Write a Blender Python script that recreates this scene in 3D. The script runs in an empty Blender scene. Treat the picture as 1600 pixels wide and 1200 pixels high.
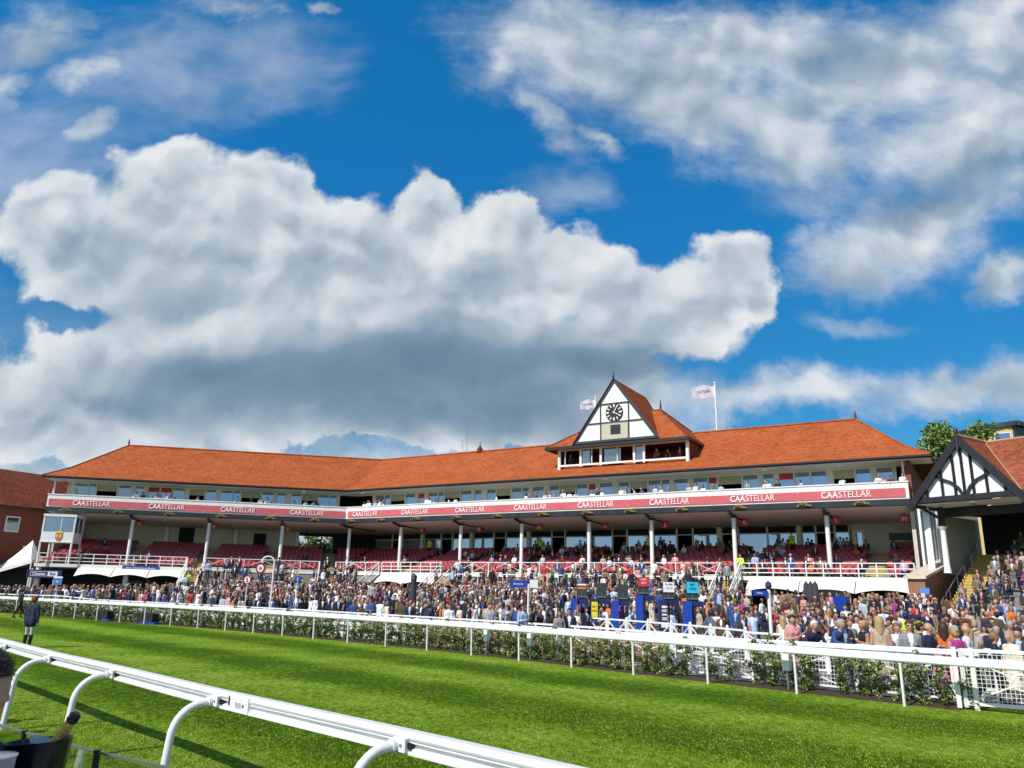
import bpy, bmesh, math, random
import numpy as np
from mathutils import Vector, Matrix
random.seed(7); rng = np.random.default_rng(7)
S = bpy.context.scene
COL = S.collection
R = math.radians

# ------------------------------------------------------------------ camera
F_PX, CAM_H, ROLL, HORIZ = 1200.0, 2.35, 0.025, 925.0
PITCH = math.atan((HORIZ-600)/F_PX)
cp, sp = math.cos(PITCH), math.sin(PITCH)
rr = math.atan(ROLL)
_R0 = Vector((1,0,0)); _U0 = Vector((0,-sp,cp)); VF = Vector((0,cp,sp))
VR = _R0*math.cos(rr)+_U0*math.sin(rr); VU = -_R0*math.sin(rr)+_U0*math.cos(rr)
cam = bpy.data.cameras.new('camera'); cob = bpy.data.objects.new('camera', cam); COL.objects.link(cob)
cam.sensor_width = 36; cam.lens = 36*F_PX/1600; cam.clip_end = 3000; cam.clip_start = 0.05
cob.matrix_world = Matrix(((VR.x,VU.x,-VF.x,0),(VR.y,VU.y,-VF.y,0),(VR.z,VU.z,-VF.z,CAM_H),(0,0,0,1)))
S.camera = cob
C0 = Vector((0,0,CAM_H))
def ray(x, y): return VF + VR*((x-800)/F_PX) + VU*((600-y)/F_PX)
def at(x, y, Y):                      # point seen at photo pixel (x,y) lying at world depth Y
    d = ray(x,y); return C0 + d*(Y/d.y)
def atz(x, y, z):
    d = ray(x,y); return C0 + d*((z-CAM_H)/d.z)
def proj(p):
    v = Vector(p)-C0; z = v.dot(VF)
    return 800+F_PX*v.dot(VR)/z, 600-F_PX*v.dot(VU)/z, z

# ------------------------------------------------------------------ sun
SUN_AZ, SUN_EL = R(45), R(43.5)       # shadows run towards azimuth 45 deg (+x,+y)
TO_SUN = Vector((-math.sin(SUN_AZ)*math.cos(SUN_EL), -math.cos(SUN_AZ)*math.cos(SUN_EL), math.sin(SUN_EL)))
sl = bpy.data.lights.new('sun','SUN'); sl.energy = 4.6; sl.angle = R(0.53); sl.color = (1,0.95,0.87)
so = bpy.data.objects.new('sun', sl); COL.objects.link(so); so.rotation_euler = TO_SUN.to_track_quat('Z','Y').to_euler(); so.location=(0,0,60)

# ------------------------------------------------------------------ world: sky + clouds
W = bpy.data.worlds.new('World'); S.world = W; W.use_nodes = True
nt = W.node_tree; nt.nodes.clear()
def N(t, **k):
    n = nt.nodes.new(t)
    for a,b in k.items(): setattr(n,a,b)
    return n
def L(a,b): nt.links.new(a,b)
def M(op, a, b=None, c=None, clamp=False):
    n = N('ShaderNodeMath', operation=op); n.use_clamp = clamp
    for i,v in enumerate((a,b,c)):
        if v is None: continue
        if isinstance(v,(int,float)): n.inputs[i].default_value = v
        else: L(v, n.inputs[i])
    return n.outputs[0]
def V(op, a, b=None, out=0):
    n = N('ShaderNodeVectorMath', operation=op)
    for i,v in enumerate((a,b)):
        if v is None: continue
        if isinstance(v,(tuple,list)): n.inputs[i].default_value = v
        else: L(v, n.inputs[i])
    return n.outputs[out]
def VS(a, s):
    n = N('ShaderNodeVectorMath', operation='SCALE'); L(a,n.inputs[0])
    if isinstance(s,(int,float)): n.inputs['Scale'].default_value = s
    else: L(s,n.inputs['Scale'])
    return n.outputs[0]
tc = N('ShaderNodeTexCoord')
dirn = V('NORMALIZE', tc.outputs['Generated'])
sep = N('ShaderNodeSeparateXYZ'); L(dirn, sep.inputs[0])
yy = M('MAXIMUM', sep.outputs[1], 0.05)
gx = M('DIVIDE', sep.outputs[0], yy); gz = M('DIVIDE', sep.outputs[2], yy)
cmb = N('ShaderNodeCombineXYZ'); L(gx,cmb.inputs[0]); L(gz,cmb.inputs[1])
P0 = cmb.outputs[0]
def noise(vec, scale, detail, rough, out='Color', off=(0,0,0), lac=2.0):
    n = N('ShaderNodeTexNoise'); n.inputs['Scale'].default_value = scale; n.inputs['Detail'].default_value = detail
    n.inputs['Roughness'].default_value = rough; n.inputs['Lacunarity'].default_value = lac
    L(V('ADD', vec, off), n.inputs['Vector']); return n.outputs[out]
warp1 = VS(V('SUBTRACT', noise(P0, 3.2, 3, 0.55), (0.5,0.5,0.5)), 0.15)
warp2 = VS(V('SUBTRACT', noise(P0, 13.0, 5, 0.62, off=(3,1,2)), (0.5,0.5,0.5)), 0.075)
PW = V('ADD', V('ADD', P0, warp1), warp2)
def g_of(x,y):
    d = ray(x,y); return (d.x/d.y, d.z/d.y)
def blob(vec, cx, cy, rx, ry, rot=0):
    c = g_of(cx,cy); ca, sa = math.cos(R(rot)), math.sin(R(rot))
    a = g_of(cx+rx*ca*.1, cy+rx*sa*.1); b = g_of(cx-ry*sa*.1, cy+ry*ca*.1)
    ax = Vector((a[0]-c[0],a[1]-c[1]))*10; bx = Vector((b[0]-c[0],b[1]-c[1]))*10
    n = N('ShaderNodeMapping', vector_type='TEXTURE'); L(vec, n.inputs[0])
    n.inputs[1].default_value = (c[0],c[1],0); n.inputs[2].default_value = (0,0,math.atan2(ax.y,ax.x)); n.inputs[3].default_value = (ax.length,bx.length,1)
    return M('SUBTRACT', 1.0, V('LENGTH', n.outputs[0], out=1))
def field(vec, lst, k=0.18):
    f = None
    for t in lst:
        w = t[5] if len(t)>5 else 0
        b = blob(vec, *t[:5]) if len(t)>4 else blob(vec, *t[:4])
        if len(t)>5: b = M('MULTIPLY', b, w)
        f = b if f is None else M('SMOOTH_MAX', f, b, k)
    return f
CUM = [(270,330,150,160),(95,370,130,125),(420,320,130,120),(540,400,200,140),(655,345,95,95),(785,365,120,85),
 (890,430,130,95),(1010,480,140,85),(1085,450,130,72),(1122,438,88,92),(1168,465,42,78),(1010,530,190,62),(1090,500,100,62),(900,590,240,60),(760,430,120,90),(600,540,460,170),(250,600,360,120),(860,570,270,90),(60,620,180,70),
 (700,660,480,50),(100,690,260,60),(250,440,260,200)]
SOFT = [(880,70,190,110,10),(1060,130,190,120,20),(1230,190,140,110,60),(1370,110,210,110,-10),(1520,200,190,170,-20),(1330,400,120,70,-10),
 (1450,340,170,95,-30),(1200,60,260,80,0),(1560,60,120,120,0),(1590,430,70,30,0),(1230,620,260,40,0),(1480,610,190,45,-8),(1590,600,80,60,0),(950,640,200,50,0)]
WISP = [(60,50,130,60,-10),(130,110,90,45,-15),(140,195,45,35,0),(20,120,60,60,0),(390,5,90,26,0),(845,180,90,42,45),(780,110,60,60,0),(930,215,60,22,40),(510,10,30,12,0),(1590,450,90,25,0)]
def voro(vec, scale, off=(0,0,0)):
    n = N('ShaderNodeTexVoronoi', feature='SMOOTH_F1'); n.inputs['Scale'].default_value=scale; n.inputs['Detail'].default_value=2.0; n.inputs['Roughness'].default_value=0.62
    n.inputs['Smoothness'].default_value=0.35; n.voronoi_dimensions='2D'; L(V('ADD',vec,off), n.inputs['Vector']); return n.outputs['Distance']
PB = V('ADD', V('ADD', P0, warp1), VS(warp2, 0.55))
v1 = voro(PB, 5.2); v2 = voro(PB, 5.2, (-0.014,0.030,0))
fc = field(PW, CUM, 0.12); fs = field(PW, SOFT, 0.2); fw = field(PW, WISP, 0.1)
nf = noise(P0, 9.0, 7, 0.62, out='Fac', off=(7,2,5))
nf2 = noise(P0, 3.4, 4, 0.55, out='Fac', off=(1,9,5))
def sstep(v, lo, hi):
    n = N('ShaderNodeMapRange', interpolation_type='SMOOTHSTEP'); L(v,n.inputs[0])
    n.inputs[1].default_value=lo; n.inputs[2].default_value=hi; return n.outputs[0]
nn = M('SUBTRACT', nf, 0.5)
soft_edge = M('MULTIPLY_ADD', nf2, 0.55, -0.05)          # some edges crisp, some frayed
n_c = N('ShaderNodeMapRange', interpolation_type='SMOOTHSTEP'); 
fcv = M('ADD', M('ADD', fc, M('MULTIPLY', nn, 0.45)), M('MULTIPLY', M('SUBTRACT', 0.45, v1), 0.30))
L(fcv, n_c.inputs[0]); n_c.inputs[1].default_value=0.0; L(soft_edge, n_c.inputs[2]); ac = n_c.outputs[0]
mpn = N('ShaderNodeMapping'); mpn.inputs[2].default_value=(0,0,R(38)); mpn.inputs[3].default_value=(1.0,2.7,1); L(V('ADD',P0,warp1), mpn.inputs[0])
ns = M('SUBTRACT', noise(mpn.outputs[0], 5.5, 6, 0.62, out='Fac', off=(5,5,1)), 0.5)
as_ = M('MULTIPLY', sstep(M('ADD', fs, M('ADD', M('MULTIPLY', nn, 1.1), M('MULTIPLY', ns, 1.0))), -0.25, 0.8), 0.93)
aw = M('MULTIPLY', sstep(M('ADD', fw, M('ADD', M('MULTIPLY', nn, 1.2), M('MULTIPLY', ns, 1.6))), -0.1, 1.0), 0.8)
VEIL=[(40,250,240,230),(230,110,260,120),(430,90,150,90),(1230,300,90,60),(880,300,90,40),(1330,520,120,20)]
veil = M('MULTIPLY', sstep(M('ADD', field(PW, VEIL, 0.3), M('MULTIPLY', ns, 1.4)), -0.1, 1.0), 0.42)
hole = sstep(M('ADD', M('SMOOTH_MAX', blob(PW, 95,503,85,26), blob(PW, 600,692,34,7), 0.1), M('MULTIPLY', nn, 1.3)), 0.0, 0.5)
al = M('MAXIMUM', M('MAXIMUM', M('MULTIPLY', ac, M('SUBTRACT',1.0,hole)), as_), M('MAXIMUM', aw, veil))
lowb = M('MULTIPLY', sstep(gz, 0.42, 0.10), M('MULTIPLY', sstep(gx, 0.35, -0.25), 0.92))   # milky cloud low down on the left
lown = sstep(M('ADD', nf, M('MULTIPLY', nf2, 0.6)), 0.45, 0.85)
al = M('MAXIMUM', al, M('MULTIPLY', lowb, lown))
nb = noise(dirn, 2.2, 4, 0.6, out='Fac', off=(4,4,1))
behind = sstep(sep.outputs[1], 0.42, 0.2)
ab = M('MULTIPLY', sstep(nb, 0.5, 0.66), behind)
al = M('MAXIMUM', M('MULTIPLY', al, M('SUBTRACT', 1.0, behind)), ab)
# brightness: puffs lit from the upper left, smooth grey bases
relief = M('MULTIPLY', M('SUBTRACT', v2, v1), 0.62)
fr1 = noise(PB, 7.5, 4, 0.58, out='Fac', off=(2,2,2)); fr2 = noise(PB, 7.5, 4, 0.58, out='Fac', off=(1.99,2.022,2))
relief = M('ADD', relief, M('MULTIPLY', M('SUBTRACT', fr1, fr2), 0.8))
DARK = [(560,612,380,62,3),(800,628,190,50,0),(690,585,300,60,0),(360,585,150,35,0),(940,575,180,32,0)]
MID = [(240,500,150,45,-10),(120,640,180,35,0),(1480,290,200,60,-20),(1420,455,150,30,0),(960,90,150,50,15),(1290,70,90,40,0),(60,60,110,50,0),(1150,210,90,40,30),(450,430,60,100,20),(600,390,60,70,0),(840,340,60,40,10),(200,420,180,60,0),(700,470,160,60,0)]
PD = V('ADD', P0, VS(warp1, 0.8))
dk = sstep(M('ADD', field(PD, DARK, 0.3), M('MULTIPLY', nn, 0.3)), -0.65, 0.95)
rim = M('MULTIPLY', M('SUBTRACT', 1.0, sstep(fcv, 0.1, 0.62)), M('MULTIPLY', 0.17, ac))
md = sstep(M('ADD', field(PD, MID, 0.3), M('MULTIPLY', nn, 0.4)), -0.3, 0.9)
core = M('MULTIPLY', M('SUBTRACT', nf2, 0.5), 0.30)
lit = M('MULTIPLY', M('MULTIPLY', M('ADD', relief, core), 0.8), M('SUBTRACT', 1.0, M('MULTIPLY', dk, 0.8)))
br = M('ADD', M('SUBTRACT', M('SUBTRACT', M('ADD', rim, 0.74), M('MULTIPLY', dk, 0.68)), M('MULTIPLY', md, 0.20)), lit, clamp=True)
ramp = N('ShaderNodeValToRGB'); L(br, ramp.inputs[0])
e = ramp.color_ramp.elements; e[0].position=0.0; e[0].color=(0.14,0.235,0.34,1); e[1].position=1.0; e[1].color=(0.84,0.865,0.89,1)
k = e.new(0.3); k.color=(0.225,0.33,0.45,1); k = e.new(0.62); k.color=(0.45,0.54,0.62,1); k = e.new(0.84); k.color=(0.67,0.735,0.80,1)
sky = N('ShaderNodeTexSky', sky_type='NISHITA'); sky.sun_disc=False; sky.sun_elevation=SUN_EL; sky.sun_rotation=math.atan2(TO_SUN.x,TO_SUN.y)
sky.altitude=0; sky.air_density=1.0; sky.dust_density=0.4; sky.ozone_density=3.0
hs = N('ShaderNodeHueSaturation'); hs.inputs['Saturation'].default_value=1.0; hs.inputs['Hue'].default_value=0.5; hs.inputs['Value'].default_value=1.0; L(sky.outputs[0],hs.inputs['Color'])
tm = N('ShaderNodeValToRGB'); L(sep.outputs[2], tm.inputs[0]); e=tm.color_ramp.elements; e[0].position=0.0; e[0].color=(0.20,0.40,0.50,1); e[1].position=0.62; e[1].color=(0.075,0.80,1.13,1)
k=e.new(0.295); k.color=(0.11,0.57,0.78,1); k=e.new(0.48); k.color=(0.08,0.72,1.05,1)
tb = N('ShaderNodeMix', data_type='RGBA'); L(sstep(sep.outputs[1], 0.35, -0.1), tb.inputs[0]); L(tm.outputs[0], tb.inputs[6]); tb.inputs[7].default_value=(0.62,0.72,0.86,1)
tint = V('MULTIPLY', hs.outputs[0], tb.outputs[2])
bg1 = N('ShaderNodeBackground'); L(tint,bg1.inputs[0]); bg1.inputs[1].default_value=0.15
bg2 = N('ShaderNodeBackground'); L(ramp.outputs[0],bg2.inputs[0]); bg2.inputs[1].default_value=0.95
mx = N('ShaderNodeMixShader'); L(al,mx.inputs[0]); L(bg1.outputs[0],mx.inputs[1]); L(bg2.outputs[0],mx.inputs[2])
wo = N('ShaderNodeOutputWorld'); L(mx.outputs[0], wo.inputs[0])
W.cycles.sampling_method='MANUAL'; W.cycles.sample_map_resolution=512
S.view_settings.view_transform='Standard'; S.view_settings.look='None'; S.view_settings.exposure=0; S.view_settings.gamma=1
S.cycles.max_bounces=6; S.cycles.transparent_max_bounces=8; S.cycles.sample_clamp_indirect=4.0

# ------------------------------------------------------------------ materials
MATS = {}
def mat(name, col, rough=0.6, var=0.0, vscale=3.0, metal=0.0, bump=0.0, bscale=20.0, spec=0.5, **kw):
    if name in MATS: return MATS[name]
    m = bpy.data.materials.new(name); m.use_nodes = True; MATS[name] = m
    t = m.node_tree; b = t.nodes['Principled BSDF']
    b.inputs['Base Color'].default_value = (*col,1); b.inputs['Roughness'].default_value = rough
    b.inputs['Metallic'].default_value = metal; b.inputs['Specular IOR Level'].default_value = spec
    for k,v in kw.items(): b.inputs[k.replace('_',' ')].default_value = v
    tcn = t.nodes.new('ShaderNodeNewGeometry')
    if var>0:
        n = t.nodes.new('ShaderNodeTexNoise'); n.inputs['Scale'].default_value=vscale; n.inputs['Detail'].default_value=4
        t.links.new(tcn.outputs['Position'], n.inputs['Vector'])
        r = t.nodes.new('ShaderNodeMapRange'); r.inputs[1].default_value=0.3; r.inputs[2].default_value=0.7
        r.inputs[3].default_value=1-var; r.inputs[4].default_value=1+var; t.links.new(n.outputs[0], r.inputs[0])
        h = t.nodes.new('ShaderNodeVectorMath'); h.operation='SCALE'; h.inputs[0].default_value=col
        t.links.new(r.outputs[0], h.inputs['Scale']); t.links.new(h.outputs[0], b.inputs['Base Color'])
    if bump>0:
        n = t.nodes.new('ShaderNodeTexNoise'); n.inputs['Scale'].default_value=bscale; n.inputs['Detail'].default_value=5
        t.links.new(tcn.outputs['Position'], n.inputs['Vector'])
        q = t.nodes.new('ShaderNodeBump'); q.inputs['Strength'].default_value=bump; q.inputs['Distance'].default_value=0.05
        t.links.new(n.outputs[0], q.inputs['Height']); t.links.new(q.outputs[0], b.inputs['Normal'])
    return m
def tile_mat(name, c1, c2, c3, course=0.11):
    m = mat(name, c1, 0.85, spec=0.12); t = m.node_tree; b = t.nodes['Principled BSDF']
    g = t.nodes['Geometry']
    sx = t.nodes.new('ShaderNodeSeparateXYZ'); t.links.new(g.outputs['Position'], sx.inputs[0])
    def nd(tp, **k):
        n = t.nodes.new(tp)
        for a,v in k.items(): setattr(n,a,v)
        return n
    big = nd('ShaderNodeTexNoise'); big.inputs['Scale'].default_value=0.45; big.inputs['Detail'].default_value=8; big.inputs['Roughness'].default_value=0.65; t.links.new(g.outputs['Position'], big.inputs['Vector'])
    # individual tiles: cells stretched in plan, rows in height
    mp = nd('ShaderNodeMapping'); mp.inputs[3].default_value=(5.5,5.5,1.0/course*0.9); t.links.new(g.outputs['Position'], mp.inputs[0])
    vo = nd('ShaderNodeTexVoronoi', feature='F1'); vo.inputs['Scale'].default_value=0.8; t.links.new(mp.outputs[0], vo.inputs['Vector'])
    rc = nd('ShaderNodeValToRGB'); e=rc.color_ramp.elements; e[0].color=(*c2,1); e[1].color=(*c3,1); k=e.new(0.5); k.color=(*c1,1)
    sp_ = nd('ShaderNodeSeparateColor'); t.links.new(vo.outputs['Color'], sp_.inputs[0]); 
    mxn = nd('ShaderNodeMath', operation='MULTIPLY_ADD'); t.links.new(sp_.outputs[0], mxn.inputs[0]); mxn.inputs[1].default_value=0.75
    b2 = nd('ShaderNodeMath', operation='MULTIPLY_ADD'); t.links.new(big.outputs[0], b2.inputs[0]); b2.inputs[1].default_value=1.3; b2.inputs[2].default_value=-0.5
    t.links.new(b2.outputs[0], mxn.inputs[2]); t.links.new(mxn.outputs[0], rc.inputs[0]); t.links.new(rc.outputs[0], b.inputs['Base Color'])
    w = nd('ShaderNodeMath', operation='MULTIPLY'); w.inputs[1].default_value=1/course; t.links.new(sx.outputs[2], w.inputs[0])
    fr = nd('ShaderNodeMath', operation='FRACT'); t.links.new(w.outputs[0], fr.inputs[0])
    ad = nd('ShaderNodeMath', operation='ADD'); t.links.new(fr.outputs[0], ad.inputs[0]); t.links.new(vo.outputs['Distance'], ad.inputs[1])
    bp = nd('ShaderNodeBump'); bp.inputs['Strength'].default_value=0.7; bp.inputs['Distance'].default_value=0.03
    t.links.new(ad.outputs[0], bp.inputs['Height']); t.links.new(bp.outputs[0], b.inputs['Normal'])
    return m
def brick_mat(name, c1, c2, mortar, rot=0.0, scale=1.0):
    m = mat(name, c1, 0.85); t = m.node_tree; b = t.nodes['Principled BSDF']; g = t.nodes['Geometry']
    s = t.nodes.new('ShaderNodeSeparateXYZ'); t.links.new(g.outputs['Position'], s.inputs[0])
    a = t.nodes.new('ShaderNodeVectorMath'); a.operation='DOT_PRODUCT'; a.inputs[1].default_value=(math.cos(rot),math.sin(rot),0); t.links.new(g.outputs['Position'], a.inputs[0])
    c = t.nodes.new('ShaderNodeCombineXYZ'); t.links.new(a.outputs['Value'], c.inputs[0]); t.links.new(s.outputs[2], c.inputs[1])
    k = t.nodes.new('ShaderNodeTexBrick'); k.inputs['Scale'].default_value=scale; k.inputs['Brick Width'].default_value=0.225; k.inputs['Row Height'].default_value=0.075
    k.inputs['Mortar Size'].default_value=0.008; k.inputs['Color1'].default_value=(*c1,1); k.inputs['Color2'].default_value=(*c2,1); k.inputs['Mortar'].default_value=(*mortar,1)
    t.links.new(c.outputs[0], k.inputs['Vector']); t.links.new(k.outputs[0], b.inputs['Base Color'])
    return m
WHITE = mat('white_paint',(0.82,0.82,0.79),0.45,0.05,1.5)
RAILW = mat('white_plastic_rail',(0.78,0.79,0.79),0.35,0.06,2.5,bump=0.06,bscale=30)
CREAM = mat('cream_render',(0.62,0.57,0.48),0.8,0.07,0.8,bump=0.1)
SOFFIT = mat('soffit_board',(0.74,0.70,0.63),0.7,0.06,0.6)
BLACK = mat('black_timber',(0.018,0.018,0.02),0.5,0.25,2)
FASC = mat('dark_slate_fascia',(0.035,0.04,0.05),0.5,0.25,1.2)
GUTTER = mat('dark_gutter',(0.02,0.016,0.016),0.4)
ROOF = tile_mat('clay_roof_tiles',(0.375,0.092,0.027),(0.27,0.058,0.018),(0.45,0.128,0.043))
ROOF3 = tile_mat('worn_roof_tiles',(0.27,0.080,0.040),(0.19,0.052,0.028),(0.36,0.115,0.06))
ROOF2 = tile_mat('brown_roof_tiles',(0.20,0.058,0.032),(0.13,0.036,0.02),(0.28,0.085,0.05))
BRICK = brick_mat('red_brick',(0.25,0.055,0.03),(0.19,0.04,0.022),(0.22,0.12,0.09), R(10))
BRICKR = brick_mat('orange_brick',(0.33,0.11,0.05),(0.26,0.08,0.035),(0.35,0.28,0.2), R(-50))
STONE = mat('pale_stone',(0.62,0.55,0.43),0.75,0.12,2.5,bump=0.15)
CONC = mat('grey_concrete',(0.27,0.25,0.22),0.85,0.15,1.5,bump=0.2)
YELLOW = mat('yellow_nosing',(0.65,0.42,0.05),0.6,0.12,3)
RED = mat('red_seat_plastic',(0.37,0.04,0.048),0.38,0.12,1.3)
BANNER = mat('red_banner_cloth',(0.60,0.12,0.135),0.75,0.08,0.9,bump=0.6,bscale=2.2)
LETTER = mat('white_lettering',(0.85,0.80,0.80),0.6)
AWN = mat('cream_awning_canvas',(0.80,0.77,0.68),0.75,0.05,1.2)
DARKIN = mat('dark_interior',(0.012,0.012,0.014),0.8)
NAVY = mat('navy_sign',(0.012,0.02,0.10),0.5)
BLUE = mat('blue_sign',(0.01,0.06,0.38),0.45)
SKYB = mat('cyan_sign',(0.02,0.50,0.75),0.5)
SIGNR = mat('red_sign',(0.60,0.03,0.03),0.45)
SIGNY = mat('yellow_sign',(0.80,0.66,0.02),0.5)
SIGNW = mat('white_sign',(0.82,0.82,0.82),0.5)
DGREY = mat('charcoal_panel',(0.035,0.045,0.05),0.5)
INK = mat('black_ink',(0.01,0.01,0.01),0.6)
METAL = mat('grey_metal',(0.35,0.36,0.37),0.35,metal=0.8)
GLASSB = mat('window_glass_reflecting',(0.26,0.35,0.43),0.05,metal=0.8,spec=1.0)
CURTAIN = mat('pale_curtain',(0.38,0.42,0.45),0.8,0.2,6)
BLIND = mat('cream_roller_blind',(0.55,0.50,0.38),0.8)
WOOD = mat('orange_wood_panel',(0.32,0.14,0.05),0.6,0.15,4)

# ------------------------------------------------------------------ mesh builder
class MB:
    def __init__(s): s.v=[]; s.f=[]; s.m=[]; s.mi=0
    def poly(s, pts):
        b=len(s.v); s.v += [tuple(p) for p in pts]; s.f.append(tuple(range(b,b+len(pts)))); s.m.append(s.mi); return s
    def hexa(s, p):                    # 8 points: bottom ring then top ring
        b=len(s.v); s.v += [tuple(q) for q in p]
        for f in ((3,2,1,0),(4,5,6,7),(0,1,5,4),(1,2,6,5),(2,3,7,6),(3,0,4,7)):
            s.f.append(tuple(b+i for i in f)); s.m.append(s.mi)
        return s
    def box(s, c, d, ax=(1,0,0)):      # centre, full sizes, horizontal x-axis direction
        x = Vector((ax[0],ax[1],0)).normalized(); y = Vector((-x.y,x.x,0)); c=Vector(c)
        h=[d[0]/2,d[1]/2,d[2]/2]; P=[]
        for z in (-h[2],h[2]):
            for a,b in ((-1,-1),(1,-1),(1,1),(-1,1)): P.append(c+x*(a*h[0])+y*(b*h[1])+Vector((0,0,z)))
        return s.hexa(P)
    def bar(s, a, b, w, h=None, up=(0,0,1)):   # square bar between two points
        a=Vector(a); b=Vector(b); d=(b-a); 
        if d.length<1e-6: return s
        d.normalize(); u=Vector(up)
        if abs(d.dot(u))>0.98: u=Vector((0,1,0))
        x=d.cross(u).normalized(); u=x.cross(d); h=h or w; P=[]
        for p in (a,b):
            for i,j in ((-1,-1),(1,-1),(1,1),(-1,1)): P.append(p+x*(i*w/2)+u*(j*h/2))
        return s.hexa(P)
    def tube(s, pts, r, n=8, cap=True):
        pts=[Vector(p) for p in pts]; rs = r if isinstance(r,(list,tuple)) else [r]*len(pts)
        b=len(s.v); pu=None
        for i,p in enumerate(pts):
            d=(pts[min(i+1,len(pts)-1)]-pts[max(i-1,0)]).normalized()
            if pu is None: pu = Vector((0,0,1)) if abs(d.z)<0.9 else Vector((1,0,0))
            x=d.cross(pu).normalized(); u=x.cross(d).normalized(); pu=u
            for k in range(n):
                a=2*math.pi*k/n; s.v.append(tuple(p+x*(rs[i]*math.cos(a))+u*(rs[i]*math.sin(a))))
        for i in range(len(pts)-1):
            for k in range(n):
                k2=(k+1)%n; s.f.append((b+i*n+k,b+i*n+k2,b+(i+1)*n+k2,b+(i+1)*n+k)); s.m.append(s.mi)
        if cap:
            s.f.append(tuple(b+k for k in range(n))[::-1]); s.m.append(s.mi)
            e=b+(len(pts)-1)*n; s.f.append(tuple(e+k for k in range(n))); s.m.append(s.mi)
        return s
    def prism(s, pts, off):            # planar polygon extruded by vector
        off=Vector(off); n=len(pts); b=len(s.v); s.v += [tuple(p) for p in pts]+[tuple(Vector(p)+off) for p in pts]
        s.f.append(tuple(range(b,b+n))[::-1]); s.m.append(s.mi); s.f.append(tuple(range(b+n,b+2*n))); s.m.append(s.mi)
        for i in range(n):
            j=(i+1)%n; s.f.append((b+i,b+j,b+n+j,b+n+i)); s.m.append(s.mi)
        return s
    def grid(s, G):                    # 2D array of points
        b=len(s.v); nr=len(G); nc=len(G[0])
        for r_ in G: s.v += [tuple(p) for p in r_]
        for i in range(nr-1):
            for j in range(nc-1):
                s.f.append((b+i*nc+j,b+i*nc+j+1,b+(i+1)*nc+j+1,b+(i+1)*nc+j)); s.m.append(s.mi)
        return s
    def build(s, name, mats, parent=None, origin=(0,0,0), smooth=False):
        me = bpy.data.meshes.new(name); o=Vector(origin)
        if parent is not None: o = parent_base(parent)
        me.from_pydata([(x-o.x,y-o.y,z-o.z) for x,y,z in s.v], [], s.f)
        for m in (mats if isinstance(mats,(list,tuple)) else [mats]): me.materials.append(m)
        if any(s.m): me.polygons.foreach_set('material_index', s.m)
        bm=bmesh.new(); bm.from_mesh(me); bmesh.ops.recalc_face_normals(bm, faces=bm.faces); bm.to_mesh(me); bm.free()
        if smooth: me.polygons.foreach_set('use_smooth',[True]*len(me.polygons)); me.set_sharp_from_angle(angle=R(40))
        me.update(); ob = bpy.data.objects.new(name, me); COL.objects.link(ob)
        if parent is not None: ob.parent = parent
        else: ob.location = o
        return ob
def parent_base(p):
    b=Vector((0,0,0))
    while p is not None: b += p.location; p = p.parent
    return b
def tag(o, label=None, cat=None, group=None, kind=None):
    if label: o['label']=label
    if cat: o['category']=cat
    if group: o['group']=group
    if kind: o['kind']=kind
    return o
def thing(name, label, cat, loc=(0,0,0), group=None, rz=0):
    o = bpy.data.objects.new(name, None); COL.objects.link(o); o.location=loc; o.rotation_euler=(0,0,rz); o.empty_display_size=0.2
    return tag(o, label, cat, group)
def dup(root, loc, rz=0, label=None, group=None, cat=None):
    r=root.copy(); COL.objects.link(r); r.location=loc; r.rotation_euler=(0,0,rz)
    if label: r['label']=label
    if group: r['group']=group
    for ch in list(root.children):
        c=ch.copy(); COL.objects.link(c); c.parent=r
        for g in list(ch.children):
            d=g.copy(); COL.objects.link(d); d.parent=c
    return r
_tc={}
def text_mesh(txt, size, bold=0.0, depth=0.004, xs=1.0, align='CENTER'):
    cu = bpy.data.curves.new('t','FONT'); cu.body=txt; cu.size=size; cu.extrude=depth; cu.offset=bold; cu.align_x=align; cu.resolution_u=3
    ob = bpy.data.objects.new('t',cu); COL.objects.link(ob)
    dg = bpy.context.evaluated_depsgraph_get(); me = bpy.data.meshes.new_from_object(ob.evaluated_get(dg)); bpy.data.objects.remove(ob)
    if xs!=1.0:
        for v in me.vertices: v.co.x*=xs
    return me
def put_text(name, me, m, pos, xdir, parent=None, updir=(0,0,1)):
    """lay a text mesh on a plane: xdir along the writing, updir up"""
    x=Vector(xdir).normalized(); u=Vector(updir).normalized(); n=x.cross(u)
    me.materials.clear(); me.materials.append(m)
    ob=bpy.data.objects.new(name,me); COL.objects.link(ob)
    p=Vector(pos)-(parent_base(parent) if parent else Vector())
    ob.parent=parent
    ob.matrix_local=Matrix(((x.x,u.x,n.x,p.x),(x.y,u.y,n.y,p.y),(x.z,u.z,n.z,p.z),(0,0,0,1)))
    return ob
def disc(c, r, nrm, n=20):
    c=Vector(c); nrm=Vector(nrm).normalized(); x=nrm.cross(Vector((0,0,1))).normalized(); u=x.cross(nrm)
    return [c+x*(r*math.cos(2*math.pi*k/n))+u*(r*math.sin(2*math.pi*k/n)) for k in range(n)]

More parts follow.
